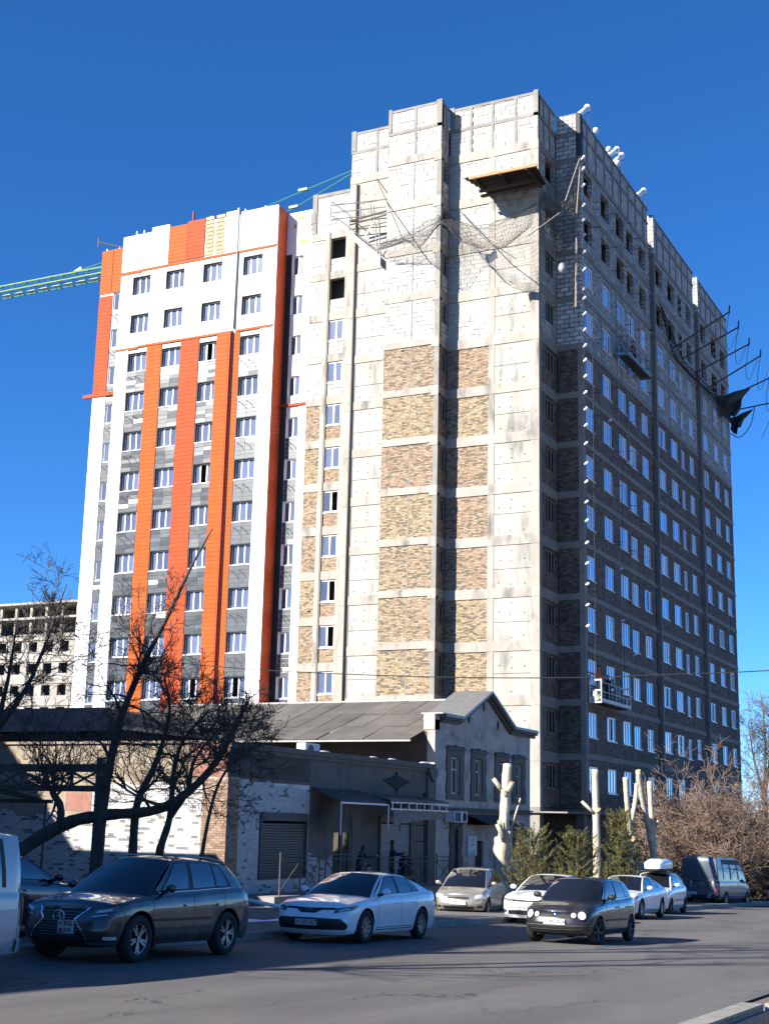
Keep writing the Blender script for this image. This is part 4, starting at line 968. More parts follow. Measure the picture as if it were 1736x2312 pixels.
# ------------------------------------------------------------------ far building under construction, crane
fb = thing('distant_concrete_frame_building', 'distant unfinished apartment block with black window holes and open top floors', 'building', (155, 130, -4))
m_fb = mat('pale_block_wall', (.2554, .2383, .2127), .9, (.3163, .301, .2791), .5, 6, col3=(.2311, .2132, .1927), scale3=.3)
for r in range(9):
    z0 = 25.6 - 3.0 * r
    q = MB(); ops = []
    y = 122.8
    for c in range(7): ops.append((y + .5, y + 2.0, z0 - 1.75, z0 - .3)); y += 2.75
    wall_open(q, 'X', 150, 150.4, 121.5, 142, z0 - 3.0, z0 + (.8 if r == 0 else 0), ops); q.build('storey_wall', m_fb, fb)
    q = MB(); q.box(149.85, 150.0, 121.4, 142, z0 - .12, z0 + .1); q.build('slab_edge', m_conc, fb)
for z in (28.4, 30.5):
    q = MB(); q.box(149.4, 160, 121, 142, z, z + .3); q.build('slab', m_conc, fb)
for z in (26.4, 28.7):
    for k in range(8):
        q = MB(); q.box(150, 150.4, 122 + k * 2.7, 122.4 + k * 2.7, z, z + 1.9); q.build('column', m_conc, fb)
    for k in range(30):
        q = MB(); q.tube([(151 + (k % 3), 122 + k * .65, z), (151 + (k % 3), 122 + k * .65, z + 1.9)], .06, 4); q.build('prop', m_steel, fb)
q = MB(); q.box(151.5, 162, 121.8, 141.8, -4, 26); q.box(154, 160, 122, 141, 26, 30.4); q.build('inner_core', m_dark, fb)
cr = thing('tower_crane', 'yellow and teal tower crane jib reaching out behind the apartment blocks', 'crane', (110, 42, gz(110)))
m_cy = mat('crane_green', (.26, .36, .10), .5); m_ct = mat('crane_teal', (.05, .20, .20), .5)
JX, JY0, JY1 = 110.0, 42.0, 116.0
def chord(x, z, m, r=.1): q = MB(); q.tube([(x, JY0, z), (x, JY1, z - .0)], r, 6); q.build('chord', m, cr)
chord(JX, 58.85, m_cy, .075); chord(JX - .9, 57.75, m_cy, .075); chord(JX + .9, 57.75, m_ct, .075)
lat = MB(); n = int((JY1 - JY0) / 1.7)
for k in range(n):
    y = JY0 + k * 1.7
    for sx in (-.9, .9):
        q = MB(); q.tube([(JX, y, 58.85), (JX + sx, y, 57.75)], .035, 5); q.build('strut', m_ct, cr) if y > 84 else lat.tube([(JX, y, 58.85), (JX + sx, y, 57.75)], .05, 4)
        q = MB(); q.tube([(JX, y, 58.85), (JX + sx, y + 1.7, 57.75)], .025, 5); q.build('diagonal', m_ct, cr) if y > 84 else lat.tube([(JX, y, 58.85), (JX + sx, y + 1.7, 57.75)], .035, 4)
    q = MB(); q.tube([(JX - .9, y, 57.75), (JX + .9, y + .85, 57.75)], .035, 5); q.tube([(JX + .9, y + .85, 57.75), (JX - .9, y + 1.7, 57.75)], .035, 5)
    q.build('lacing', m_ct, cr) if y > 84 else None
    if y > 84: q = MB(); q.box(JX - .3, JX + .3, y + .25, y + 1.45, 57.55, 57.6); q.build('walkway_panel', mat('pale_grating', (.42, .55, .45), .6), cr)
lat.build('jib_lattice', m_ct, cr)['kind'] = 'stuff'
q = MB(); q.tube([(JX, 92.9, 58.9), (JX, 69.1, 62.0), (JX, 59.9, 63.9), (JX, 42, 67.5)], .075, 5); q.build('tie_bar', m_ct, cr)
q = MB(); q.tube([(JX, 72.5, 58.9), (JX, 65.4, 61.45), (JX, 59.9, 63.55), (JX, 42, 67.5)], .075, 5); q.build('tie_bar', m_ct, cr)
for (y, z) in ((65.2, 62.95), (66.2, 61.3)): q = MB(); q.box(JX - .15, JX + .15, y - .5, y + .5, z - .12, z + .12); q.build('coupling', m_cy, cr)
q = MB(); q.prism([(JX - .1, 93.4, 58.9), (JX - .1, 92.2, 58.95), (JX - .1, 92.4, 59.35)], (.2, 0, 0)); q.build('lug', m_cy, cr)
for sx in (-.8, .8):
    for sy in (-.8, .8): q = MB(); q.tube([(JX + sx, 42 + sy, gz(110)), (JX + sx, 42 + sy, 59)], .1, 5); q.build('mast_leg', m_cy, cr)
q = MB(); q.tube([(JX, 42, 59), (JX, 42, 67.5)], .2, 6); q.build('apex', m_cy, cr)
# ------------------------------------------------------------------ cars
def smooth(a, b, x):
    t = min(1, max(0, (x - a) / (b - a))); return t * t * (3 - 2 * t)
def lerp(a, b, t): return a + (b - a) * t
def pw(pts, x):              # piecewise with smooth interpolation (monotone x)
    if x <= pts[0][0]: return pts[0][1]
    for i in range(len(pts) - 1):
        if x <= pts[i + 1][0]:
            a, b = pts[i], pts[i + 1]; t = (x - a[0]) / (b[0] - a[0]); return lerp(a[1], b[1], t * t * (3 - 2 * t) * .5 + t * .5)
    return pts[-1][1]
def paint(name, col, metal=0.0, rough=.3, dust=0.0, dustc=(.20, .18, .155)):
    return mat('paint_' + name, col, rough, coat=1.0, metal=metal, col3=dustc if dust else None, scale3=2.2, lo3=.65 - dust, hi3=1.0 - dust * .3, local=True)
m_cg = mat('car_glass', (.008, .009, .011), .03, ior=1.75)
m_cgs = mat('car_side_glass', (.010, .013, .018), .03, ior=2.3)
m_trim = mat('black_trim', (.015, .015, .015), .55)
m_chrome = mat('chrome', (.75, .75, .76), .12, metal=1.0)
m_tyre = mat('tyre', (.018, .018, .018), .85)
m_rim = mat('alloy_rim', (.26, .26, .265), .35, metal=.7)
m_lamp = mat('headlamp_lens', (.55, .57, .58), .08, ior=1.6, metal=.3)
m_lampd = mat('dark_headlamp', (.10, .11, .13), .06, ior=1.7)
m_tail = mat('tail_lamp_red', (.45, .015, .015), .15, coat=.5)
m_amberl = mat('indicator_amber', (.7, .22, .03), .2)
m_plate = mat('number_plate', (.468, .468, .462), .5)
m_ptxt = mat('plate_ink', (.01, .01, .02), .6)
m_redink = mat('plate_flag_red', (.5, .03, .03), .6)
m_seam = mat('panel_gap', (.012, .012, .013), .8)

class CarShape:
    def __init__(s, S):
        s.S = S; L, W = S['L'], S['W']; hw = W / 2; xf = S['wb'] / 2 + S['fo']; xr = xf - L; s.xf, s.xr, s.hw = xf, xr, hw
        nb = S.get('nose', .26); rb = S.get('tail', .16)
        C = [(xf, 0), (xf - .02 * nb / .26, .30 * hw), (xf - .30 * nb, .62 * hw), (xf - .95 * nb, .87 * hw), (xf - 2.1 * nb, .965 * hw), (xf - 4.0 * nb, .995 * hw), (.1, hw), (xr + 5.5 * rb, .995 * hw), (xr + 2.6 * rb, .965 * hw), (xr + 1.0 * rb, .88 * hw), (xr + .3 * rb, .68 * hw), (xr + .02, .35 * hw), (xr, 0)]
        P = [Vector((a, b)) for a, b in C]; pts = []
        ext = [Vector((2 * P[0].x - P[1].x * 1 - 0, -P[1].y))] + P + [Vector((P[-2].x, -P[-2].y))]; ext[0] = Vector((P[1].x, -P[1].y))
        for i in range(1, len(ext) - 2):
            p0, p1, p2, p3 = ext[i - 1:i + 3]
            n = max(6, int((p2 - p1).length / .03))
            for k in range(n):
                t = k / n
                a = ((p1 * 2) + (p2 - p0) * t + (p0 * 2 - p1 * 5 + p2 * 4 - p3) * t * t + (-p0 + p1 * 3 - p2 * 3 + p3) * t ** 3) * .5
                pts.append(a)
        pts.append(P[-1]); s.pts = pts
        d = [0]
        for i in range(1, len(pts)): d.append(d[-1] + (pts[i] - pts[i - 1]).length)
        s.d = d; s.D = d[-1]
    def plan(s, dd):
        sg = 1 if dd >= 0 else -1; dd = min(abs(dd), s.D - 1e-6)
        import bisect
        i = min(len(s.pts) - 2, max(0, bisect.bisect_right(s.d, dd) - 1)); t = (dd - s.d[i]) / max(1e-9, s.d[i + 1] - s.d[i])
        p = s.pts[i].lerp(s.pts[i + 1], t); q0 = s.pts[max(0, i - 1)]; q1 = s.pts[min(len(s.pts) - 1, i + 2)]
        tg = (q1 - q0).normalized(); n = Vector((-tg.y, tg.x)) * -1
        if n.y < 0 and abs(p.y) > .05: n = -n
        if abs(p.y) <= .05: n = Vector((1, 0)) if p.x > 0 else Vector((-1, 0))
        return Vector((p.x, p.y * sg)), Vector((n.x, n.y * sg))
    def zr(s, dd, arch=True):
        p, n = s.plan(dd); S = s.S; x = p.x
        zl = S['zl'] + S.get('zlend', .04) * (smooth(s.xf - .5, s.xf, x) + smooth(s.xr + .5, s.xr, x))
        if arch and abs(p.y) > .6 * s.hw:
            Ra = S['r'] + S.get('archgap', .06)
            for xw in (S['wb'] / 2, -S['wb'] / 2):
                q = Ra * Ra - (x - xw) ** 2
                if q > 0: zl = max(zl, S['r'] + math.sqrt(q) * .98)
        return zl, pw(S['top'], x)
    def B(s, dd, t, off=0.0, arch=True):
        p, n = s.plan(dd); zl, zt = s.zr(dd, arch); z = lerp(zl, zt, t)
        return s.Bz(dd, z, off)
    def Bz(s, dd, z, off=0.0):
        p, n = s.plan(dd); zl, zt = s.zr(dd, False); t = (z - zl) / (zt - zl)
        S = s.S
        fr = smooth(.25, .8, n.x); re = smooth(.25, .8, -n.x); sd = max(0, 1 - fr - re)
        o = fr * pw(S.get('pf', [(0, .12), (.2, .03), (.42, 0), (.7, .03), (.88, .075), (1, .16)]), t) + re * pw(S.get('prr', [(0, .1), (.25, .01), (.5, 0), (.8, .05), (1, .12)]), t) + sd * pw(S.get('ps', [(0, .075), (.12, .03), (.42, .012), (.66, 0), (.80, .006), (.92, .03), (1, .085)]), t)
        q = p - n * (o - off)
        return Vector((q.x, q.y, z))
    def at_x(s, x, side=1):
        k = round(x, 5); c = s.__dict__.setdefault('cx', {})
        if k not in c: c[k] = s.at_x0(x)
        return c[k] * side
    def at_x0(s, x, side=1):
        lo, hi = s.d[0], s.D
        for _ in range(50):
            m = (lo + hi) / 2
            if s.plan(m)[0].x > x: lo = m
            else: hi = m
        return lo * side
    def top(s, x):
        k = round(x, 5); c = s.__dict__.setdefault('ct', {})
        if k not in c: c[k] = s.B(s.at_x(x), 1.0)
        return c[k]

def make_car(S, name, label, loc, rz, group='cars parked along the kerb', gmat=None):
    sh = CarShape(S); xf, xr, hw = sh.xf, sh.xr, sh.hw; wb, r = S['wb'], S['r']
    root = thing(name, label, S.get('cat', 'car'), loc, 0, group); root.rotation_euler = (0, math.atan(SLOPE) * math.cos(rz), rz)
    pm = S['paint']; G = m_cg
    bd = MB()
    nS = 150; ds = [sh.D * i / nS for i in range(nS + 1)]
    ts = [0, .06, .13, .2, .28, .36, .45, .54, .62, .70, .77, .83, .88, .92, .955, .98, 1.0]
    for sg in (1, -1):
        if sg > 0: base = [sh.B(d, t) for t in ts for d in ds]
        vs = [(p.x, p.y * sg, p.z) for p in base]; w = nS + 1
        fs = [(j * w + i, j * w + i + 1, (j + 1) * w + i + 1, (j + 1) * w + i) for j in range(len(ts) - 1) for i in range(nS)]
        if sg > 0: fs = [f[::-1] for f in fs]
        bd.add(vs, fs)
    cw = S['cowl']; dk = S['deck']
    def cover(x0, x1, crown, front):
        d0 = sh.at_x(x0); d1 = 0.001 if front else sh.D - .001
        n = 26
        rows = []
        for i in range(n + 1):
            d = lerp(d0, d1, (i / n)); e = sh.B(d, 1.0); rows.append([(e.x, e.y * u, e.z + crown * (1 - u * u) * smooth(0, .5, abs(e.y) / hw) * (1 if i < n else 0) + S.get('crease', 0) * (abs(abs(u) - .62) < .08) * (1 - i / n)) for u in [k / 8 - 1 for k in range(17)]])
        vs = [p for rw in rows for p in rw]; w = 17
        fs = [(j * w + i, j * w + i + 1, (j + 1) * w + i + 1, (j + 1) * w + i) for j in range(n) for i in range(16)]
        if not front: fs = [f[::-1] for f in fs]
        bd.add(vs, fs)
    cover(cw - .25, xf, S.get('hoodcrown', .055), True); cover(dk + .2, xr, S.get('deckcrown', .03), False)
    # cabin
    A0 = S['A']; yt = S['yt']
    brk = S['brk']        # list of (x_bottom, x_top) along the side from A to C pillar
    rail = S['rail']      # roof rail height over x
    nB = len(brk) - 1
    def sideP(sv, t, sg, off=0):
        i = min(nB - 1, int(sv)); f = sv - i
        xb = lerp(brk[i][0], brk[i + 1][0], f); xt = lerp(brk[i][1], brk[i + 1][1], f)
        b = sh.top(xb); zb = b.z - .015; yb = b.y - .012
        zt = pw(rail, xt); ytt = yt - S.get('rtaper', .10) * smooth(-wb * .25, xr, xt)
        x = lerp(xb, xt, t); z = lerp(zb, zt, t); y = lerp(yb, ytt, t) + .028 * math.sin(math.pi * t)
        return Vector((x, (y + off) * sg, z + off * .25))
    for sg in (1, -1):
        o = len(bd.v); bd.grid(lambda u, v: sideP(u * nB, v, sg), 30, 8)
        if sg > 0:
            for k in range(len(bd.f) - 240, len(bd.f)): bd.f[k] = bd.f[k][::-1]
    rc = S.get('roofcrown', .05)
    def edge(x_t): return pw(rail, x_t), yt - S.get('rtaper', .10) * smooth(-wb * .25, xr, x_t)
    xt0, xt1 = brk[0][1], brk[-1][1]
    def roofP(u, v, off=0):
        x = lerp(xt0, xt1, v); z, y = edge(x)
        bul = S.get('wbulge', .10) * (1 - u * u) * (1 - v) - S.get('rbulge', .05) * (1 - u * u) * v
        e = abs(u); zz = z + rc * (1 - e ** 2.4) + off
        return Vector((x + bul, y * u, zz))
    bd.grid(lambda a, v: roofP(a * 2 - 1, v), 16, 14)
    for k in range(len(bd.f) - 224, len(bd.f)): pass
    def glassP(u, v, front, off=0):
        k = 0 if front else -1
        xb, xt = brk[k]; b = sh.top(xb); z1, y1 = edge(xt)
        bb = S.get('wbase', .20) if front else -S.get('rbase', .10)
        bt = S.get('wbulge', .10) if front else -S.get('rbulge', .05)
        e = 1 - u * u
        p0 = Vector((xb + bb * e, (b.y - .012) * u, b.z - .015 + (.02 if front else .01) * e)); p1 = Vector((xt + bt * e, y1 * u, z1 + rc * (1 - abs(u) ** 2.4)))
        p = p0.lerp(p1, v); nrm = Vector((p1.z - p0.z, 0, p0.x - p1.x)).normalized() * (1 if front else -1)
        if not front and nrm.x > 0: nrm = -nrm
        bow = .03 * math.sin(math.pi * v)
        return p + nrm * (off + bow)
    for fr in (True, False):
        bd.grid(lambda a, v: glassP(a * 2 - 1, v, fr), 16, 8)
    body = bd.build('body', [pm], root, smooth=True, local=True)
    me = body.data
    import bmesh
    bm = bmesh.new(); bm.from_mesh(me); bmesh.ops.remove_doubles(bm, verts=bm.verts, dist=.0015); bmesh.ops.recalc_face_normals(bm, faces=bm.faces); bm.to_mesh(me); bm.free()
    def part(nm, mb, m, parent=root, sm=True): return mb.build(nm, m, parent, smooth=sm, local=True)
    # glass overlays
    q = MB(); q.grid(lambda a, v: glassP(lerp(-.93, .93, a), lerp(.03, .955, v), True, .006), 16, 8); ws = part('windshield', q, m_cg)
    q = MB(); u0, v0, v1 = S.get('rglass', (.86, .10, .92))
    GR = S.get('rgm', m_cg)
    if S.get('rsplit'):
        for (a0, a1) in ((-u0, -.05), (.05, u0)):
            q = MB(); q.grid(lambda a, v: glassP(lerp(a0, a1, a), lerp(v0, v1, v), False, .007), 8, 6); part('rear_window', q, GR)
    else:
        q.grid(lambda a, v: glassP(lerp(-u0, u0, a), lerp(v0, v1, v), False, .007), 14, 6); part('rear_window', q, m_cg)
    for sg in (1, -1):
        q = MB(); s0, s1 = S.get('dlo', (.14, nB - .3)); q.grid(lambda a, v: sideP(lerp(s0, s1, a), lerp(.10, .93, v), sg, .004), 24, 5)
        part('window_trim', q, S.get('dlomat', m_trim))
        if S.get('belt'): q = MB(); q.tube([tuple(sideP(lerp(s0, s1, k / 20), .07, sg, .008)) for k in range(21)], .011, 4); part('belt_strip', q, m_chrome)
        for (a0, a1, b0, b1) in S['win']:
            q = MB(); q.grid(lambda a, v: sideP(lerp(a0, a1, a), lerp(b0, b1, v), sg, .008), 10, 5); part('side_window', q, m_cgs)
    # overlays on the body band; corners are (distance along the band from the nose, height)
    def over(nm, quads, m, off=.008, n=8, parent=root, sides=(1, -1), mv=4):
        for sg in sides:
            q = MB()
            for Q in quads:
                def f(a, v):
                    d = lerp(lerp(Q[0][0], Q[1][0], a), lerp(Q[3][0], Q[2][0], a), v); z = lerp(lerp(Q[0][1], Q[1][1], a), lerp(Q[3][1], Q[2][1], a), v)
                    e = sh.Bz(abs(d), z, off); return (e.x, e.y * sg * (1 if d >= 0 else -1), e.z)
                q.grid(f, n, mv)
            part(nm, q, m, parent)
    X = lambda x: sh.at_x(x)
    for (nm, quads, m, off, both) in S.get('over', []):
        qs = [[(X(a[1]) if isinstance(a, tuple) and a[0] == 'x' else a, z) for (a, z) in Q] for Q in quads]
        over(nm, qs, m, off, sides=(1, -1) if both else (1,))
    # rear overlays use distance from the tail
    for (nm, quads, m, off, both) in S.get('rover', []):
        qs = [[(sh.D - a, z) for (a, z) in Q] for Q in quads]
        over(nm, qs, m, off, sides=(1, -1) if both else (1,))
    # door seams and handles
    for x in S.get('seams', []):
        d = X(x); over('panel_gap', [[(d - .005, S['zl'] + .06), (d + .005, S['zl'] + .06), (d + .005, sh.zr(d)[1] - .01), (d - .005, sh.zr(d)[1] - .01)]], m_seam, .002, 1, mv=12)
    d0, d1 = X(S.get('door0', wb * .32)), X(S.get('door1', -wb * .33))
    over('panel_gap', [[(d0, S['zl'] + .1), (d1, S['zl'] + .1), (d1, S['zl'] + .112), (d0, S['zl'] + .112)]], m_seam, .002, 20, mv=1)
    for x in S.get('handles', []):
        d = X(x); zz = S.get('hz', sh.zr(d)[1] - .14); over('door_handle', [[(d - .09, zz - .015), (d + .09, zz - .015), (d + .09, zz + .018), (d - .09, zz + .018)]], S.get('handlemat', pm), .03, 6)
    for (d0, d1, z0, z1, m_, off_) in S.get('strips', []):
        over('side_strip', [[(X(d0), z0), (X(d1), z0), (X(d1), z1), (X(d0), z1)]], m_, off_, 30)
    # mirrors
    mx = S.get('mirx', brk[0][0] - .28); t0 = sh.top(mx)
    for sg in (1, -1):
        q = MB(); q.ball((mx + .02, sg * (t0.y + .16), t0.z + .10), .105, 12, sc=(.5, 1.0, .66)); mi = part('mirror', q, S.get('mirmat', pm))
        q = MB(); q.tube([(mx + .02, sg * (t0.y - .02), t0.z + .02), (mx + .02, sg * (t0.y + .09), t0.z + .06)], .035, 6); part('mirror_arm', q, m_trim, mi)
    # underbody, wheel wells, wheels
    q = MB(); q.box(xr + .25, xf - .28, -hw + .32, hw - .32, S['zl'] - .02, .62); q.box(-wb / 2 + r + .1, wb / 2 - r - .1, -hw + .12, hw - .12, S['zl'] - .01, .5); part('underbody', q, m_trim, sm=False)
    R2 = r + S.get('archgap', .06) + .01
    tyre = None
    for (xw, fr) in ((wb / 2, 1), (-wb / 2, 0)):
        for sg in (1, -1):
            q = MB(); q.grid(lambda u, v: (xw + R2 * math.cos(math.pi * u), sg * lerp(hw - .34, hw - .045, v), r + R2 * math.sin(math.pi * u) * .98), 20, 1)
            q.grid(lambda u, v: (xw + R2 * v * math.cos(math.pi * u), sg * (hw - .33), r + R2 * v * math.sin(math.pi * u)), 20, 1); part('wheel_well', q, m_seam)
            if S.get('archtrim'):
                q = MB(); pts = []
                for k in range(21):
                    a = math.pi * k / 20; x = xw + (R2 + .02) * math.cos(a); z = max(S['zl'] + .04, r + (R2 + .02) * math.sin(a) * .98); e = sh.Bz(sh.at_x(x), z); pts.append((e.x, sg * (e.y - .012), e.z))
                q.tube(pts, .045, 6); part('arch_trim', q, m_trim)
            wy = hw - .115; wd = S.get('tw', .205)
            w = bpy.data.objects.new('wheel', None); COL.objects.link(w); w.parent = root; w.location = (xw, sg * wy, r); w.empty_display_size = .1
            w.rotation_euler = (0, RND.uniform(0, 3), (0 if sg > 0 else math.pi))
            if fr and S.get('steer'): w.rotation_euler = (0, RND.uniform(0, 3), (0 if sg > 0 else math.pi) + S['steer'])
            def ty():
                q = MB(); pf = [(-wd / 2, r * .66), (-wd / 2 - .004, r * .8), (-wd / 2 + .012, r * .95), (-wd / 2 + .035, r), (wd / 2 - .035, r), (wd / 2 - .012, r * .95), (wd / 2 + .004, r * .8), (wd / 2, r * .66), (wd / 2 - .05, r * .64)]
                q.grid(lambda u, v: (lambda i, f: (math.cos(2 * math.pi * u) * lerp(pf[i][1], pf[i + 1][1], f), lerp(pf[i][0], pf[i + 1][0], f), math.sin(2 * math.pi * u) * lerp(pf[i][1], pf[i + 1][1], f)))(min(7, int(v * 8)), v * 8 - min(7, int(v * 8))), 32, 8); return q.mesh('tyre', m_tyre, True)
            def rm():
                q = MB(); R = r * .67; q.grid(lambda u, v: (R * math.cos(2 * math.pi * u) * lerp(1, .88, v), wd / 2 - .012 - .02 * v, R * math.sin(2 * math.pi * u) * lerp(1, .88, v)), 32, 2)
                q.grid(lambda u, v: (R * .9 * v * math.cos(2 * math.pi * u), wd / 2 - .085, R * .9 * v * math.sin(2 * math.pi * u)), 24, 1, 1)
                ns = S.get('spokes', 5); dbl = S.get('dbl', True)
                for k in range(ns):
                    for sp in ((-.16, .16) if dbl else (0,)):
                        a = 2 * math.pi * k / ns; ca, sa = math.cos(a), math.sin(a); cb, sb = math.cos(a + sp * 1.1), math.sin(a + sp * 1.1)
                        w0, w1 = .022, S.get('sw', .024)
                        pi_ = Vector((ca * R * .12, wd / 2 - .03, sa * R * .12)); po = Vector((cb * R * .93, wd / 2 - .018, sb * R * .93)); tn = Vector((-sb, 0, cb))
                        q.prism([pi_ - tn * w0, pi_ + tn * w0, po + tn * w1, po - tn * w1], (0, -.035, 0))
                q.tube([(0, wd / 2 - .05, 0), (0, wd / 2 - .012, 0)], R * .2, 12); return q.mesh('rim', [S.get('rimmat', m_rim), m_seam], False)
            link('tyre', shared(('ty', r, wd), ty), w, (0, 0, 0), True); link('rim', shared(('rm', name, r), rm), w, (0, 0, 0), True)
    # plates
    for (end, z, tx, two) in S.get('plates', []):
        xx = (sh.Bz(.0, z).x + .012) if end > 0 else (sh.Bz(sh.D - .001, z).x - .012)
        pw_, ph = (.30, .20) if two else (.50, .115)
        po = bpy.data.objects.new('number_plate', None)
        q = MB(); q.box(-.008, .008, -pw_ / 2, pw_ / 2, -ph / 2, ph / 2); yo = S.get('py', 0) if end > 0 else S.get('pry', 0); po = link('number_plate', q.mesh('number_plate', m_plate), root, (xx, yo, z), True)
        if end < 0: po.rotation_euler = (0, 0, math.pi)
        rot = (math.pi / 2, 0, math.pi / 2)
        if tx:
            if two:
                text(po, tx[0], (.010, -.085, .045), .085, m_ptxt, rot); text(po, tx[1], (.010, .05, .045), .105, m_ptxt, rot); text(po, tx[2], (.010, .05, -.048), .085, m_ptxt, rot)
                q = MB(); q.box(.0085, .0095, -.115, -.055, -.075, -.02); link('plate_flag', q.mesh('plate_flag', m_redink), po, (0, 0, 0), True)
                q = MB(); q.box(.0085, .0095, -.028, -.024, -.09, .09); link('plate_line', q.mesh('plate_line', m_ptxt), po, (0, 0, 0), True)
            else:
                text(po, tx[0], (.010, -.19, 0), .075, m_ptxt, rot); text(po, tx[1], (.010, .07, 0), .115, m_ptxt, rot, xs=.92)
    return root, sh, part
SUVG = 'grey'
WHITE = paint('white', (.74, .75, .77), 0, .35); WHITE2 = paint('pearl_white', (.78, .79, .80), 0, .3)
GREY = paint('graphite', (.040, .037, .036), .5, .36, dust=.16); SILV = paint('beige_silver', (.36, .33, .28), .6, .36, dust=.15)
BLK = paint('black', (.006, .0065, .009), 0, .3, dust=.33, dustc=(.05, .042, .036)); VANG = paint('slate', (.10, .115, .14), .35, .4, dust=.1); VANS = paint('pale_silver', (.34, .36, .40), .3, .45, dust=.1); NAVY = paint('navy', (.01, .013, .03), .2, .3)
def car_spec(**k): return k
# --- graphite crossover, parked nearest
S = car_spec(L=4.63, W=1.845, H=1.645, wb=2.66, fo=.95, r=.365, zl=.27, zlend=-.03, tw=.225, nose=.24, tail=.15, archgap=.075, paint=GREY, archtrim=False,
    top=[(-2.35, 1.02), (-1.9, 1.13), (-1.2, 1.105), (0, 1.06), (.72, 1.04), (1.3, .99), (1.9, .90), (2.28, .80)], cowl=.80, deck=-2.0,
    A=0, yt=.60, rail=[(-2.05, 1.42), (-1.65, 1.52), (-1.0, 1.58), (-.3, 1.60), (.1, 1.575), (.3, 1.53)], rtaper=.07,
    brk=[(.98, .10), (.55, -.05), (-.22, -.32), (-1.02, -1.08), (-1.62, -1.42), (-2.12, -1.78)], win=[(.62, 1.88, .14, .90), (2.08, 2.95, .14, .90), (3.05, 3.72, .16, .86)], dlo=(.45, 3.9), belt=True,
    hoodcrown=.05, rbase=.16, rbulge=.12, rglass=(.86, .12, .8), roofcrown=.045, seams=[.98, -.22, -1.2], handles=[-.0, -1.02], hz=.86, door0=1.0, door1=-.95,
    spokes=5, sw=.016, mirx=.62,
    over=[('grille', [[(0, .40), (.34, .40), (.44, .55), (0, .55)], [(0, .55), (.44, .55), (.30, .66), (0, .66)], [(0, .66), (.30, .66), (.50, .83), (0, .83)]], m_trim, .006, True),
          ('grille_frame', [[(0, .815), (.50, .815), (.52, .845), (0, .845)], [(.29, .66), (.325, .66), (.53, .84), (.49, .84)], [(.325, .66), (.29, .66), (.44, .50), (.475, .50)], [(.44, .50), (.475, .50), (.56, .36), (.53, .36)]], m_chrome, .012, True),
          ('headlight', [[(.58, .73), (1.02, .80), (1.10, .88), (.60, .80)]], m_lampd, .008, True), ('headlight_lens', [[(.66, .755), (.92, .80), (.95, .835), (.68, .795)]], m_lamp, .014, True),
          ('running_light', [[(.60, .70), (.86, .735), (.86, .748), (.60, .715)]], m_chrome, .012, True),
          ('bumper_intake', [[(0, .25), (.60, .25), (.66, .34), (0, .34)]], m_trim, .004, True), ('fog_lamp', [[(.80, .36), (1.05, .36), (1.05, .41), (.80, .41)]], m_lamp, .012, True), ('lower_lip', [[(.5, .29), (1.1, .29), (1.1, .325), (.5, .325)]], m_chrome, .015, True)],
    rover=[('tail_lamp', [[(.35, .98), (.85, 1.0), (.95, .86), (.4, .90)]], m_tail, .012, True)],
    strips=[(.95, -.75, .62, .66, m_trim, .012)], plates=[(1, .545, ('01', '826', 'AVL'), True)])
S['py'] = .18
lx, shp, part = make_car(S, 'crossover_car', 'dusty graphite crossover with a large black grille, parked nearest the camera', (20.2, 14.64, gz(20.2)), math.pi + .02)
for k in range(9):            # grille bars
    z = .42 + k * .043; wdt = pw([(.40, .33), (.55, .40), (.66, .28), (.83, .46)], z)
    q = MB(); q.tube([tuple(shp.Bz(d, z, .012)) if d >= 0 else (shp.Bz(-d, z, .012).x, -shp.Bz(-d, z, .012).y, z) for d in [wdt * (i / 8 - 1) for i in range(17)]], .007, 4); part('grille_bar', q, m_galv)
q = MB(); e = shp.Bz(0, .70, .02)
q.tube([(e.x, .105 * math.cos(a), .70 + .08 * math.sin(a)) for a in [i * math.pi / 10 for i in range(21)]], .013, 6); em = part('emblem', q, m_chrome)
q = MB(); q.tube([(e.x, .02, .755), (e.x, -.045, .70), (e.x, .05, .66)], .013, 5); q.tube([(e.x, -.03, .70), (e.x, .05, .705)], .012, 5); part('emblem_stroke', q, m_chrome, em)
for sg in (1, -1):
    q = MB(); pts = [(x, sg * (.60 - .05 * smooth(-.3, -1.7, x) + .0), pw(S['rail'], x) + .055) for x in [.0 - .1 * i for i in range(17)]]; q.tube([(pts[0][0] + .06, pts[0][1], pts[0][2] - .05)] + pts + [(pts[-1][0] - .06, pts[-1][1], pts[-1][2] - .05)], .018, 6); part('roof_rail', q, m_galv)
q = MB(); q.box(.52, .6, -.02, .02, .98, 1.0)
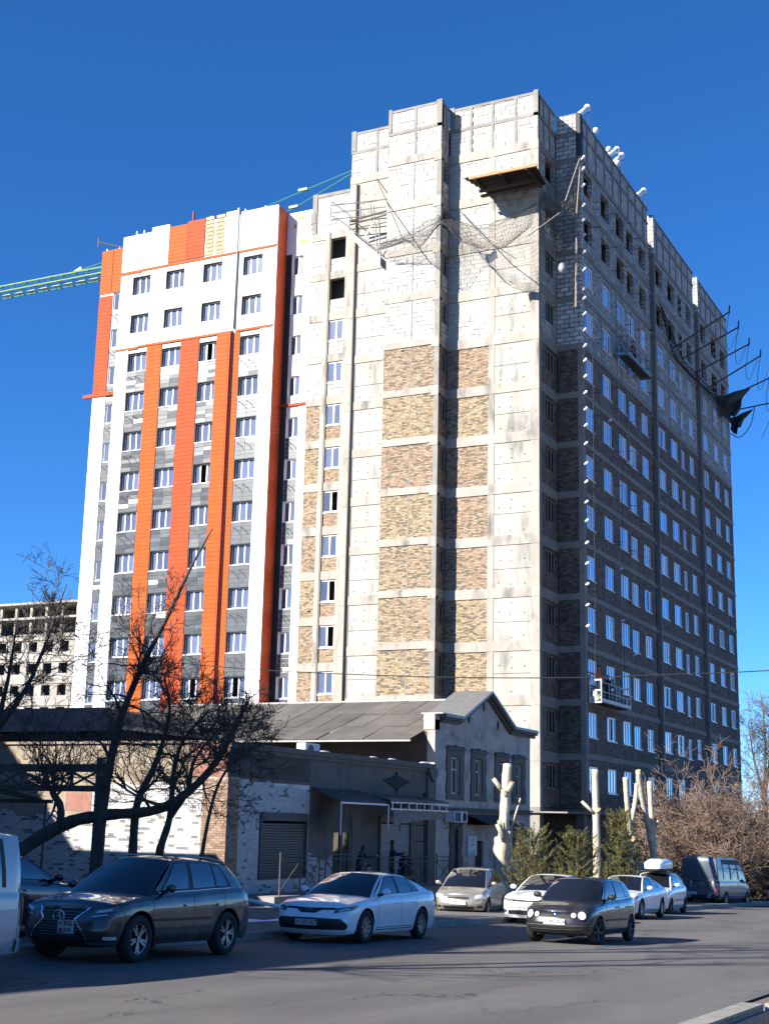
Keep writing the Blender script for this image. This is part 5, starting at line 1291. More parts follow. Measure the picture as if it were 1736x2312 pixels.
# --- white saloon
S2 = car_spec(L=4.885, W=1.84, H=1.445, wb=2.825, fo=.985, r=.335, zl=.20, zlend=-.02, nose=.27, tail=.16, archgap=.05, paint=WHITE2,
    top=[(-2.55, .98), (-2.15, 1.04), (-1.6, 1.03), (-.6, .97), (.6, .935), (1.1, .90), (1.7, .84), (2.15, .76), (2.42, .68)], cowl=.95, deck=-1.75, A=0, yt=.585,
    rail=[(-1.7, 1.17), (-1.35, 1.29), (-.9, 1.365), (-.35, 1.395), (.1, 1.37), (.3, 1.33)], rtaper=.09,
    brk=[(1.02, .10), (.62, -.02), (-.28, -.30), (-1.02, -.98), (-1.42, -1.16), (-2.0, -1.22)], win=[(.55, 1.90, .13, .89), (2.08, 2.98, .13, .89), (3.08, 3.85, .15, .80)], dlo=(.42, 4.0),
    hoodcrown=.06, crease=.006, rbase=.14, rbulge=.03, rglass=(.84, .12, .9), roofcrown=.045, seams=[.88, -.28, -1.12], handles=[-.06, -.98], hz=.80, door0=.9, door1=-.9, spokes=10, dbl=False, sw=.03, mirx=.68,
    over=[('grille', [[(0, .60), (.17, .60), (.36, .69), (0, .69)], [(.0, .655), (.62, .675), (.64, .715), (0, .70)]], m_trim, .006, True),
          ('headlight', [[(.58, .60), (1.08, .69), (1.26, .77), (.62, .70)]], m_lampd, .008, True), ('headlight_lens', [[(.70, .635), (.95, .685), (.97, .72), (.74, .68)]], m_lamp, .014, True), ('indicator', [[(1.04, .70), (1.2, .735), (1.22, .755), (1.06, .725)]], m_amberl, .013, True),
          ('bumper_intake', [[(0, .27), (.86, .28), (.92, .36), (0, .36)], [(0, .36), (.92, .36), (.74, .50), (0, .51)]], m_trim, .006, True),
          ('lower_lip', [[(0, .215), (.80, .215), (.84, .25), (0, .25)]], WHITE2, .03, True), ('corner_fin', [[(.84, .25), (.98, .22), (1.2, .26), (.98, .33)]], WHITE2, .02, True)],
    rover=[('tail_lamp', [[(.42, .90), (.98, .95), (1.0, .80), (.5, .80)]], m_tail, .012, True)], strips=[(.95, -.85, .255, .27, m_seam, .004)], plates=[(1, .415, ('01', '225 ALT'), False)])
cm, shp, part = make_car(S2, 'saloon_car', 'white saloon with a wide black lower grille, parked behind the graphite crossover', (28.25, 14.65, gz(28.25)), math.pi + .015)
q = MB(); e = shp.Bz(0, .645, .014)
for (a, b) in ((.085, .058), (.05, .03)): q.tube([(e.x, a * math.cos(t), .645 + b * math.sin(t)) for t in [i * math.pi / 10 for i in range(21)]], .006, 5)
part('emblem', q, m_galv)
# --- black hatchback on the carriageway
S3 = car_spec(L=3.9, W=1.66, H=1.465, wb=2.46, fo=.78, r=.30, zl=.21, nose=.22, tail=.15, archgap=.045, paint=BLK, tw=.18,
    top=[(-2.0, 1.0), (-1.6, 1.02), (-.6, .97), (.55, .935), (.9, .91), (1.4, .86), (1.75, .78), (2.02, .70)], cowl=.85, deck=-1.72, A=0, yt=.575,
    rail=[(-1.75, 1.29), (-1.4, 1.355), (-.8, 1.40), (-.1, 1.415), (.25, 1.38), (.4, 1.34)], rtaper=.06,
    brk=[(.92, .25), (.55, .12), (-.22, -.26), (-.95, -.92), (-1.35, -1.25), (-1.72, -1.5)], win=[(.5, 1.92, .12, .9), (2.08, 2.98, .12, .9), (3.08, 3.8, .15, .85)], dlo=(.4, 3.95),
    hoodcrown=.05, rbase=.10, rbulge=.05, rglass=(.84, .12, .88), seams=[.75, -.22, -1.0], handles=[-.02, -.85], hz=.80, handlemat=m_trim, door0=.8, door1=-.8, spokes=5, dbl=False, rimmat=mat('dark_steel_rim', (.05, .05, .05), .5), mirx=.62, mirmat=m_trim, steer=-.22,
    over=[('grille', [[(0, .585), (.36, .575), (.36, .67), (0, .68)]], m_trim, .006, True), ('bumper_intake', [[(0, .27), (.60, .28), (.60, .38), (0, .38)]], m_trim, .006, True),
          ('bumper_strip', [[(0, .40), (.95, .41), (.95, .425), (0, .415)]], m_galv, .012, True), ('lower_strip', [[(0, .315), (.62, .32), (.62, .332), (0, .328)]], m_galv, .012, True)],
    rover=[('tail_lamp', [[(.45, 1.0), (.8, 1.0), (.85, .75), (.5, .72)]], m_tail, .012, True)], strips=[(.8, -.85, .50, .54, m_trim, .014), (.8, -.85, .33, .345, m_galv, .01)], plates=[(1, .485, ('01', '992 ALA'), False)])
pl, shp, part = make_car(S3, 'hatchback_car', 'dusty black hatchback with twin round headlights out on the carriageway', (32.6, 10.95, gz(32.6)), math.pi + .0, group=None)
for sg in (1, -1):
    for (d, rr) in ((.64, .112), (.44, .072)):
        e = shp.Bz(d, .625, 0.0); n2 = shp.plan(d)[1]; nv = Vector((n2.x, n2.y * sg, .28)).normalized()
        c = Vector((e.x, e.y * sg, .625)); q = MB(); q.tube([c - nv * .06, c + nv * .012, c + nv * .03], [rr, rr, rr * .86], 18); hl = part('headlight', q, m_trim)
        q = MB(); q.tube([c + nv * .031, c + nv * .036], [rr * .84, rr * .72], 18); part('lens', q, mat('clear_headlamp', (.72, .70, .58), .15, ior=1.5), hl)
q = MB(); e = shp.Bz(0, .635, .016); q.tube([(e.x - .01, 0, .635), (e.x + .008, 0, .635)], .066, 18); em = part('emblem', q, m_chrome)
q = MB()
for sx in (-1, 1): q.tube([(e.x + .012, sx * .045, .672), (e.x + .012, sx * .018, .6), (e.x + .012, 0, .64)], .006, 4)
part('emblem_stroke', q, m_ptxt, em)
for k, zz in enumerate((.34, .5, .66)):
    q = MB(); 
    for j in range(3): q.box(.60 - zz * .62 + .0, .61 - zz * .62, .40 - .02 * j, .47 - .01 * j, .99 + zz * .55, 1.04 + zz * .55)
# --- beige silver people carrier
S4 = car_spec(L=4.2, W=1.70, H=1.54, wb=2.6, fo=.82, r=.31, zl=.20, nose=.26, tail=.14, archgap=.045, paint=SILV, tw=.19,
    top=[(-2.1, 1.06), (-1.6, 1.07), (-.6, 1.0), (.7, .95), (1.2, .90), (1.7, .80), (2.12, .68)], cowl=1.05, deck=-1.95, A=0, yt=.575,
    rail=[(-1.95, 1.33), (-1.6, 1.42), (-.9, 1.485), (-.1, 1.49), (.2, 1.455), (.4, 1.41)], rtaper=.06,
    brk=[(1.22, .28), (.75, .1), (-.2, -.22), (-1.0, -.98), (-1.5, -1.4), (-1.92, -1.7)], win=[(.7, 1.92, .12, .9), (2.08, 2.98, .12, .9), (3.08, 3.85, .14, .86)], dlo=(.6, 3.95),
    hoodcrown=.06, wbase=.24, rbase=.08, rglass=(.84, .1, .88), seams=[.85, -.2, -1.1], handles=[-.02, -.92], hz=.84, door0=.9, door1=-.85, spokes=6, dbl=False, mirx=.85,
    over=[('grille', [[(0, .56), (.34, .56), (.36, .62), (0, .63)]], m_trim, .006, True), ('headlight', [[(.50, .56), (.98, .62), (1.18, .75), (.56, .68)]], m_lamp, .01, True), ('bumper_intake', [[(0, .25), (.5, .25), (.52, .35), (0, .35)]], m_trim, .006, True), ('fog_lamp', [[(.62, .30), (.84, .30), (.84, .36), (.62, .36)]], m_trim, .008, True)],
    rover=[('tail_lamp', [[(.5, 1.1), (.75, 1.1), (.8, .75), (.5, .75)]], m_tail, .012, True)], plates=[(1, .45, None, False)])
make_car(S4, 'people_carrier', 'beige silver people carrier parked between the white saloon and the cut trunk', (43.7, 18.5, gz(43.7)), math.pi + .2)
# --- white saloon behind the black hatchback
S5 = dict(S2); S5.update(L=4.62, W=1.775, wb=2.7, fo=.95, paint=WHITE, spokes=5, dbl=True, plates=[(1, .47, ('01', '429 AA'), False)],
    over=[('grille', [[(0, .63), (.45, .635), (.70, .70), (0, .675)]], m_trim, .006, True), ('headlight', [[(.52, .62), (.98, .68), (1.15, .76), (.60, .69)]], m_lampd, .008, True),
          ('bumper_intake', [[(0, .27), (.62, .28), (.60, .39), (0, .40)]], m_trim, .006, True), ('fog_lamp', [[(.68, .33), (.86, .33), (.86, .40), (.68, .40)]], m_trim, .01, True)])
make_car(S5, 'saloon_car', 'white saloon half hidden behind the black hatchback, parked left of it', (41.5, 14.95, gz(41.5)), math.pi + .03)
S6 = dict(S2); S6.update(paint=WHITE, spokes=5, dbl=True, plates=[], W=1.80)
make_car(S6, 'saloon_car', 'white saloon right behind the black hatchback, its side showing', (49.1, 14.85, gz(49.1)), math.pi + .03)
# --- white hatch with roof box
S7 = dict(S3); S7.update(paint=WHITE, L=4.0, W=1.7, wb=2.5, plates=[], steer=0, over=[('headlight', [[(.52, .62), (.90, .68), (1.05, .80), (.58, .74)]], m_lamp, .01, True), ('grille', [[(0, .60), (.4, .6), (.4, .68), (0, .68)]], m_trim, .006, True)], mirmat=WHITE, rimmat=m_rim, dbl=True, handlemat=WHITE)
S7['top'] = [(x, z + .06) for x, z in S3['top']]; S7['rail'] = [(x, z + .10) for x, z in S3['rail']]
make_car(S7, 'hatchback_car', 'white hatchback carrying a white roof box, parked before the grey van', (55.4, 15.55, gz(55.4)), math.pi + .05)
rb = thing('roof_box', 'white roof box on the white hatchback', 'roof box', (55.5, 15.5, gz(55.5) + 1.6))
def rbx(u, v):
    a = 2 * math.pi * u; n = .55; cx_ = abs(math.cos(a)) ** n * (1 if math.cos(a) > 0 else -1); sy = abs(math.sin(a)) ** n * (1 if math.sin(a) > 0 else -1)
    k = 1 - max(0, v - .55) ** 1.6 * 1.5
    return Vector((55.5 + cx_ * .95 * k, 15.5 + sy * .42 * k, gz(55.5) + 1.70 + v * .36))
q = MB(); q.grid(rbx, 36, 10); q.poly([rbx(i / 36, 1) for i in range(36)]); q.build('lid', WHITE, rb, smooth=True)
q = MB(); q.prism([rbx(i / 36, 0) - Vector((0, 0, .07)) for i in range(36)], (0, 0, .072)); q.build('tray', m_trim, rb)
for x in (54.95, 56.1): q = MB(); q.tube([(x, 14.95, gz(55) + 1.58), (x, 16.05, gz(55) + 1.58)], .025, 6); q.build('crossbar', m_trim, rb)
# --- grey panel van seen from behind
S8 = car_spec(cat='van', L=5.4, W=1.99, wb=3.3, fo=1.0, r=.34, zl=.36, zlend=.02, nose=.3, tail=.07, archgap=.05, paint=VANG, tw=.22,
    top=[(-2.8, 1.18), (.6, 1.18), (1.3, 1.14), (1.9, 1.02), (2.65, .80)], cowl=1.5, deck=-2.72, A=0, yt=.80,
    rail=[(-2.8, 2.25), (-.5, 2.28), (.6, 2.26), (.95, 2.16), (1.1, 2.1)], rtaper=.0, rbase=.12, rbulge=.07, wbase=.25,
    brk=[(1.75, .85), (1.2, .55), (.35, .2), (-.9, -.9), (-1.9, -1.9), (-2.6, -2.58)], win=[(.6, 1.85, .06, .72), (2.1, 2.85, .08, .72), (3.05, 3.9, .08, .72)], dlo=(.5, 4.0), rglass=(.86, .10, .80), rsplit=True, rgm=mat('dusty_tinted_glass', (.06, .075, .10), .22, ior=1.6),
    hoodcrown=.05, roofcrown=.06, seams=[.95, .1, -1.1], handles=[.25], hz=1.05, door0=1.3, door1=-1.2, spokes=6, dbl=False, mirx=1.35, mirmat=m_trim,
    over=[('headlight', [[(.6, .75), (.95, .8), (1.1, 1.0), (.65, .92)]], m_lamp, .01, True)],
    rover=[('tail_lamp', [[(.80, 1.18), (.94, 1.18), (.94, .62), (.80, .62)]], m_tail, .02, True), ('tail_lamp_white', [[(.815, 1.08), (.925, 1.08), (.925, .98), (.815, .98)], [(.815, .83), (.925, .83), (.925, .74), (.815, .74)]], m_plate, .027, True), ('bumper', [[(0, .38), (1.05, .38), (1.05, .52), (0, .52)]], m_trim, .04, True), ('door_gap', [[(0, .55), (.006, .55), (.006, 1.17), (0, 1.17)]], m_seam, .004, True), ('door_crease', [[(.03, .92), (.78, .96), (.78, .98), (.03, .94)]], m_galv, .004, True)],
    plates=[(-1, .60, None, False)], prr=[(0, .02), (.25, 0), (.5, 0), (.8, .0), (1, .03)], ps=[(0, .05), (.12, .02), (.42, .0), (.66, 0), (.9, .01), (1, .03)])
S8['pry'] = .33
make_car(S8, 'panel_van', 'slate grey panel van seen from behind, parked by the brown bush', (71.0, 16.9, gz(71.0)), -.09)
# --- pale van at the left edge, its tail towards the crossover
S9 = dict(S8); S9.update(paint=VANS, L=4.7, W=1.72, wb=2.7, fo=.85, r=.31, plates=[], zl=.3, tail=.09)
S9['top'] = [(-2.8, 1.12), (.6, 1.1), (1.3, 1.05), (1.9, .95), (2.65, .80)]; S9['rail'] = [(-2.8, 1.86), (-.5, 1.92), (.6, 1.9), (.95, 1.84), (1.1, 1.8)]
S9['yt'] = .68; S9['brk'] = [(1.75, .95), (1.2, .65), (.35, .25), (-.7, -.7), (-2.0, -1.95), (-2.33, -2.28)]; S9['win'] = [(.6, 1.85, .08, .78), (2.1, 2.9, .10, .80), (3.05, 3.93, .10, .80)]; S9['dlo'] = (.5, 4.0)
S9['seams'] = [.95, -.0, -1.05]; S9['rover'] = [('tail_lamp', [[(.76, 1.10), (.86, 1.10), (.86, .68), (.76, .68)]], m_tail, .02, True), ('bumper', [[(0, .33), (1.0, .33), (1.0, .50), (0, .50)]], VANS, .04, True)]
S9['over'] = [('headlight', [[(.5, .70), (.8, .75), (.95, .9), (.55, .85)]], m_lamp, .01, True)]
make_car(S9, 'minivan', 'pale silver minivan cut off by the left edge, its tail by the crossover', (13.3, 14.2, gz(13.3)), math.pi - .01)
S10 = dict(S5); S10.update(paint=NAVY, plates=[], mirmat=NAVY)
make_car(S10, 'saloon_car', 'dark blue car mostly hidden behind the minivan and the crossover hood', (20.2, 18.0, gz(20.2) + KERB), .03)
S11 = dict(S); S11.update(paint=WHITE2, plates=[], py=0)
make_car(S11, 'crossover_car', 'white crossover cut off by the right edge of the road', (60.7, 9.1, gz(60.7)), math.pi, group=None)
S12 = dict(S3); S12.update(paint=WHITE, plates=[], steer=0, mirmat=WHITE)
make_car(S12, 'hatchback_car', 'white hatchback tail just visible beyond the grey van', (80.9, 15.5, gz(80.9)), 0.05)
# ------------------------------------------------------------------ trees
m_bark = mat('dark_bark', (.045, .036, .03), .95, (.085, .07, .058), 6, 6, (1, 1, .3), bump=.8, bscale=25)
m_twig = mat('dark_twigs', (.06, .047, .04), .9, (.10, .08, .066), 3)
m_bush = mat('brown_twigs', (.1191, .08026, .05768), .9, (.1881, .1348, .1003), 2)
m_pale = mat('stripped_poplar_bark', (.3813, .3302, .2379), .9, (.5547, .4952, .3746), 3.5, 7, (1, 1, .35), bump=.7, bscale=14, col3=(.1849, .1541, .1114), scale3=3.2, lo3=.66, hi3=.74, stretch3=(1, 1, 2.5))
m_cut = mat('cut_wood', (.3802, .2772, .1584), .9, (.3168, .2218, .1267), 6)
m_needle = mat('pine_needles', (.0825, .08085, .02475), .75, (.1568, .1444, .0495), 1.6, 4)
m_needle2 = mat('pine_stem', (.16, .12, .07), .9)
def curve(pts, n=6):
    P = [Vector(p) for p in pts]; E_ = [P[0] * 2 - P[1]] + P + [P[-1] * 2 - P[-2]]; out = []
    for i in range(1, len(E_) - 2):
        p0, p1, p2, p3 = E_[i - 1:i + 3]
        for k in range(n):
            t = k / n; out.append((p1 * 2 + (p2 - p0) * t + (p0 * 2 - p1 * 5 + p2 * 4 - p3) * t * t + (-p0 + p1 * 3 - p2 * 3 + p3) * t ** 3) * .5)
    out.append(P[-1]); return out
def grow(mb, r, p, d, ln, rad, depth, up=.12, spread=.8, minr=.005, kids=(3, 5), shrink=(.5, .75), nseg=5, wander=.22):
    pts = [p.copy()]; d = d.normalized(); q = p.copy()
    for i in range(nseg):
        d = (d + Vector((r.gauss(0, wander), r.gauss(0, wander), r.gauss(up, wander)))).normalized(); q = q + d * (ln / nseg); pts.append(q.copy())
    k = len(pts); mb.tube(pts, [max(minr, rad * (1 - .65 * i / (k - 1))) for i in range(k)], 5 if rad > .03 else 3, cap=False)
    if depth <= 0: return
    for _ in range(r.randint(*kids)):
        i = r.randint(1, k - 1); t = (pts[min(i, k - 1)] - pts[i - 1]).normalized()
        side = Vector((r.gauss(0, 1), r.gauss(0, 1), r.gauss(.15, .8))).normalized()
        nd = (t + side * spread * r.uniform(.6, 1.2)).normalized()
        grow(mb, r, pts[i].copy(), nd, ln * r.uniform(*shrink), max(minr, rad * r.uniform(.4, .6)), depth - 1, up, spread, minr, kids, shrink, nseg if depth > 2 else 4, wander)
def bare_tree(name, label, trunks, seed, limbs, group, ln=1.8, depth=3, m=None, mt=None, kids=(3, 5), minr=.006, up=.02, spread=.9, start=.35, end=1.0):
    r = random.Random(seed); base = Vector(trunks[0][0][0]); root = thing(name, label, 'tree', base, 0, group)
    tk = MB(); cw = MB()
    for pts, r0, r1 in trunks:
        c = curve(pts); n = len(c); rs = [lerp(r0, r1, (i / (n - 1)) ** .9) * (1 + .06 * math.sin(i * 2.1)) for i in range(n)]; tk.tube(c, rs, 9)
        for _ in range(limbs):
            i = int(lerp(n * start, (n - 1) * end, r.random())); t = (c[min(i + 1, n - 1)] - c[i - 1]).normalized()
            side = Vector((r.gauss(0, 1), r.gauss(0, 1), r.gauss(.2, .6))).normalized()
            grow(cw, r, c[i].copy(), (t * .7 + side).normalized(), ln * r.uniform(.6, 1.3) * (1.15 - .75 * i / n), min(.05, rs[i] * r.uniform(.3, .55)), depth, up, spread, minr, kids)
    tk.build('trunk', mt or m_bark, root, smooth=True); cw.build('crown', m or m_twig, root)
    return root
TY = 19.0; TK = TY / 20.5
def ty(p): return (p[0] * TK, TY + (p[1] - 20.5), 1.75 + (p[2] - 1.75) * TK)
BT = 'bare trees in front of the white brick wall'
bare_tree('bare_tree', 'bare tree with a straight dark trunk rising highest, left of the others', [([(27, 20.95, -.55), (27, 20.9, 1), (27, 20.82, 2.2), (27, 20.67, 3.2), (27.1, 20.5, 4.2), (27.2, 20.1, 5.3), (27.1, 19.35, 6.5), (27, 18.7, 7.6), (27, 18.15, 8.5)], .17, .015)], 11, 21, BT, 1.4, 3, end=.82)
bare_tree('bare_tree', 'thick leaning trunk arching low from the left over the crossover', [([(26.3, 23.9, -.6), (26.6, 23.2, .7), (27, 21.95, 1.56), (27, 20.8, 1.8), (27, 19.2, 1.98), (27, 18.1, 2.65), (27.1, 17.5, 3.5), (27.2, 17.1, 4.4)], (.21), .045), ([(27, 22.05, 1.55), (27, 22.1, 2.0), (27, 22.35, 2.3), (27, 22.3, 2.45)], .1, .07)], 12, 15, BT, 1.6, 3, start=.5)
bare_tree('bare_tree', 'bare tree with a slim straight trunk right of the tallest one', [([(27.2, 20.07, -.55), (27.2, 20.05, .9), (27.2, 20, 2.1), (27.2, 19.6, 2.9), (27.2, 19.35, 3.6), (27.3, 19.3, 4.3), (27.3, 19.5, 5.0)], .13, .02)], 13, 14, BT, 1.6, 3)
bare_tree('bare_tree', 'bare tree with a forked trunk in front of the lit brick patch', [([(27.4, 19.5, -.55), (27.4, 19.45, .9), (27.4, 19.2, 1.8), (27.4, 19.15, 2.9), (27.4, 18.9, 3.6), (27.5, 18.3, 4.3)], .12, .02), ([(27.4, 19.2, 1.8), (27.4, 18.75, 2.4), (27.4, 18.6, 3.1), (27.4, 18.0, 3.8)], .08, .02)], 14, 12, BT, 1.7, 3)
bare_tree('bare_tree', 'thin bare sapling in front of the brown brick corner pillar', [([(27.6, 18.45, -.55), (27.6, 18.4, .9), (27.6, 18.1, 2.4), (27.6, 17.6, 3.1), (27.5, 16.8, 3.5)], .06, .015)], 15, 13, BT, 1.5, 3)
bare_tree('bare_tree', 'bare tree at the far left, branches reaching over the distant building', [([(27.0, 25.2, -.6), (27, 24.6, 1.5), (27, 24.3, 3.2), (27, 24.2, 4.2), (27, 24.0, 5.3), (27, 23.9, 6.6)], .17, .015), ([(27, 24.25, 3.8), (27, 23.4, 4.9), (27, 22.9, 6.0), (27, 22.4, 7.4)], .08, .012)], 16, 13, BT, 1.4, 3)
# brown shrubs at the right, thin tree beyond
def shrub(label, c, rad, h, seed, n, group):
    r = random.Random(seed); root = thing('large_bare_shrub', label, 'shrub', c, 0, group); st = MB(); cw = MB()
    for k in range(n):
        a = r.uniform(0, 2 * math.pi); e = r.uniform(.25, 1.25); d = Vector((math.cos(a) * math.cos(e), math.sin(a) * math.cos(e), math.sin(e)))
        L = 1 / math.sqrt((math.cos(e) / rad) ** 2 + (math.sin(e) / h) ** 2) * r.uniform(.75, .98)
        p0 = Vector(c) + Vector((r.uniform(-.5, .5), r.uniform(-.5, .5), 0)); pts = [p0]; q = p0.copy(); dd = (d * .5 + Vector((0, 0, .6))).normalized()
        for i in range(7): dd = (dd * .75 + d * .35 + Vector((r.gauss(0, .12), r.gauss(0, .12), r.gauss(0, .1)))).normalized(); q = q + dd * L / 7; pts.append(q.copy())
        st.tube(pts, [lerp(.07, .018, i / 7) for i in range(8)], 5)
        for i in range(2, 8):
            for _ in range(3):
                side = Vector((r.gauss(0, 1), r.gauss(0, 1), r.gauss(0, .8))).normalized()
                grow(cw, r, pts[i].copy(), (dd * .5 + side).normalized(), L * r.uniform(.16, .32), .024, 2, .02, .9, .011, (3, 4), (.5, .7), 4, .25)
    st.build('stem', m_bush, root, smooth=True); cw.build('crown', m_bush, root); return root
shrub('big brown leafless shrub beside the tower, left of its neighbour', (75.5, 18.9, gz(75) + .1), 5.3, 6.7, 31, 46, 'brown shrubs by the road')
shrub('big brown leafless shrub behind the grey van at the right edge', (85.0, 17.7, gz(85) + .1), 6.2, 7.4, 32, 46, 'brown shrubs by the road')
bare_tree('bare_tree', 'distant thin bare tree against the sky right of the tower', [([(150, 30.5, -4.5), (150, 30.4, 6), (150, 30.2, 11), (150, 30.4, 15.8)], .3, .03), ([(150, 30.4, 6), (150, 29.6, 10), (150, 28.8, 14), (150, 28.4, 16)], .2, .03), ([(150, 30.4, 5), (150, 31.4, 9), (150, 31.9, 13)], .2, .03)], 41, 16, None, 3.2, 2, m=mat('hazy_twigs', (.10, .095, .095), .9), kids=(4, 6), minr=.02, start=.3)
# cut pale trunks
def stump(label, branches, knobs, base, seed, shift=True):
    if shift:
        base = (base[0] * TK, TY, gz(base[0] * TK) + KERB); branches = [([ty(p) for p in pts], r0 * TK * .82, r1 * TK * .85) for pts, r0, r1 in branches]; branches[0][0][0] = (branches[0][0][0][0], TY, base[2] - .1); knobs = [(ty(p), d, l * TK, rr * TK) for p, d, l, rr in knobs]
    r = random.Random(seed); root = thing('pollarded_trunk', label, 'tree', base, 0, 'pale pollarded trunks by the pines')
    for pts, r0, r1 in branches:
        c = curve(pts); n = len(c); q = MB(); q.tube(c, [lerp(r0, r1, i / (n - 1)) * (1 + .05 * math.sin(i * 1.7 + seed)) for i in range(n)], 12); q.build('trunk', m_pale, root, smooth=True)
        t = (c[-1] - c[-2]).normalized(); q = MB(); q.tube([c[-1] - t * .004, c[-1] + t * .008], r1 * .97, 12); q.build('cut_face', m_cut, root)
    for (p, d, l, rr) in knobs:
        p = Vector(p); d = Vector(d).normalized(); q = MB(); q.tube([p, p + d * l * .6, p + d * l], [rr * 1.15, rr, rr * .92], 9); k = q.build('branch_stub', m_pale, root, smooth=True)
        q = MB(); q.tube([p + d * l, p + d * (l + .01)], rr * .9, 9); q.build('cut_face', m_cut, k)
ga, gb, gc_, gd = gz(51) + KERB, gz(63) + KERB, gz(68) + KERB, gz(72) + KERB
stump('thickest pale cut trunk with knobbly stubs, beside the people carrier', [([(51.3, 20.5, ga - .1), (51.3, 20.5, .6), (51.45, 20.5, 1.3)], .29, .30), ([(51.5, 20.5, 1.2), (51.65, 20.5, 2.2), (51.8, 20.5, 3.2), (52.0, 20.5, 4.14)], .20, .185)],
      [((51.1, 20.3, 1.3), (-.25, .42, 1), .6, .09), ((51.2, 20.35, 1.2), (-.15, .18, 1), .8, .085), ((51.3, 20.3, 1.3), (0, .04, 1), 1.0, .08), ((51.4, 20.3, 1.1), (0, -.2, 1), .5, .085), ((51.5, 20.3, 2.9), (-.3, .6, .8), .35, .08), ((51.75, 20.35, 3.1), (-.3, -.5, 1), .4, .10), ((51.7, 20.6, 3.1), (-.5, .6, 1), .6, .09), ((51.8, 20.3, 1.6), (.2, -.45, 1.6), 1.3, .04)], (51.3, 20.5, ga), 1, False)
stump('straight pale cut trunk between the second and third pine', [([(63.1, 20.5, gb - .1), (63.1, 20.5, 1), (63.05, 20.5, 2.8), (62.97, 20.5, 4.43)], .22, .19)], [((62.9, 20.55, 2.45), (-.3, .9, .9), .75, .075), ((63.0, 20.4, 2.5), (-.4, -.3, .4), .22, .09)], (63.1, 20.5, gb), 2)
stump('forked pale cut trunk rising out of the tallest pine', [([(68.3, 20.5, gc_ - .1), (68.35, 20.5, 1.0), (68.4, 20.5, 1.9)], .26, .2), ([(68.4, 20.5, 1.75), (68.1, 20.5, 2.6), (67.9, 20.5, 3.4), (67.75, 20.5, 4.25)], .17, .155), ([(68.4, 20.5, 1.75), (68.9, 20.5, 2.5), (69.4, 20.5, 3.2), (69.65, 20.5, 4.0)], .15, .12)], [((68.3, 20.3, 1.2), (-.5, .2, .4), .2, .16)], (68.3, 20.5, gc_), 3)
stump('twin pale cut trunks, one leaning, furthest right of the cut trees', [([(72.5, 20.5, gd - .1), (72.45, 20.5, .3), (72.1, 20.5, 1.1), (71.5, 20.5, 2.1), (70.6, 20.5, 3.4), (69.95, 20.5, 4.68)], .22, .165), ([(72.5, 20.5, gd + .2), (72.45, 20.5, .9), (72.3, 20.5, 2.0), (72.0, 20.5, 4.21)], .22, .155)], [((72.4, 20.4, 2.0), (.1, -.6, .5), .3, .12), ((71.6, 20.45, 2.0), (-.4, .9, .8), .5, .07), ((71.9, 20.4, 1.2), (-.4, .5, .6), .3, .12)], (72.5, 20.5, gd), 4)
# pines
def pine(label, x, y, top, rad, seed, n=15):
    r = random.Random(seed); z0 = gz(x) + KERB; h = top - z0; root = thing('young_pine', label, 'tree', (x, y, z0), 0, 'young pines behind the parked cars')
    st = MB(); st.tube([(x, y, z0), (x, y, top - .25)], [.07, .02], 6); nd = []; 
    def tuft(p, d, L, R, k=46):
        d = d.normalized(); a = d.orthogonal().normalized(); b = d.cross(a)
        for i in range(k):
            t = r.random() ** .8; an = r.uniform(0, 2 * math.pi); o = p + d * (L * t); s = (a * math.cos(an) + b * math.sin(an))
            e = o + (s * .8 + d * .75).normalized() * R * r.uniform(.7, 1.1) * (1 - .35 * t); w = d.cross(s).normalized() * .009
            nd.append((o - w, o + w, e))
    tuft(Vector((x, y, top - .6)), Vector((0, 0, 1)), .5, .16, 90)
    lev = 0; z = z0 + .25
    while z < top - .3:
        f = (z - z0) / h; rr = rad * (1 - f) ** .5 * 1.0 + .10; nb = max(4, int(n * .62 * (1 - f * .55)))
        for k in range(nb):
            a = 2 * math.pi * (k + r.random() * .7) / nb + lev; L = rr * r.uniform(.7, 1.05); p0 = Vector((x, y, z)); d = Vector((math.cos(a), math.sin(a), .25)); pts = [p0]; q = p0.copy()
            for i in range(4): d = (d + Vector((0, 0, .22))).normalized(); q = q + d * L / 4; pts.append(q.copy())
            st.tube(pts, [.018, .015, .012, .01, .008], 4, cap=False)
            for i in range(1, 5):
                tuft(pts[i] - d * .05, (d + Vector((r.gauss(0, .25), r.gauss(0, .25), .25))).normalized(), .36, .155, 46)
                for s in (-1, 1):
                    if i < 4 and r.random() < .75:
                        sd = (d + Vector((-math.sin(a), math.cos(a), .3)) * s * .9).normalized(); tuft(pts[i], sd, .38 * r.uniform(.8, 1.3), .145, 44)
        z += .36; lev += .7
    st.build('stem', m_needle2, root)
    vs = [tuple(p) for t in nd for p in t]; me = bpy.data.meshes.new('needles'); me.from_pydata(vs, [], [(3 * i, 3 * i + 1, 3 * i + 2) for i in range(len(nd))]); me.materials.append(m_needle); link('needles', me, root)
pine('low bushy pine beside the thickest cut trunk', 54.7 * TK, TY, 1.66, 1.35, 61)
pine('low bushy pine in the middle of the three', 60.3 * TK, TY, 1.67, 1.4, 62)
pine('tallest pine of the three, with cut trunks rising behind', 65.6 * TK, TY - .3, 2.44, 1.4, 63)
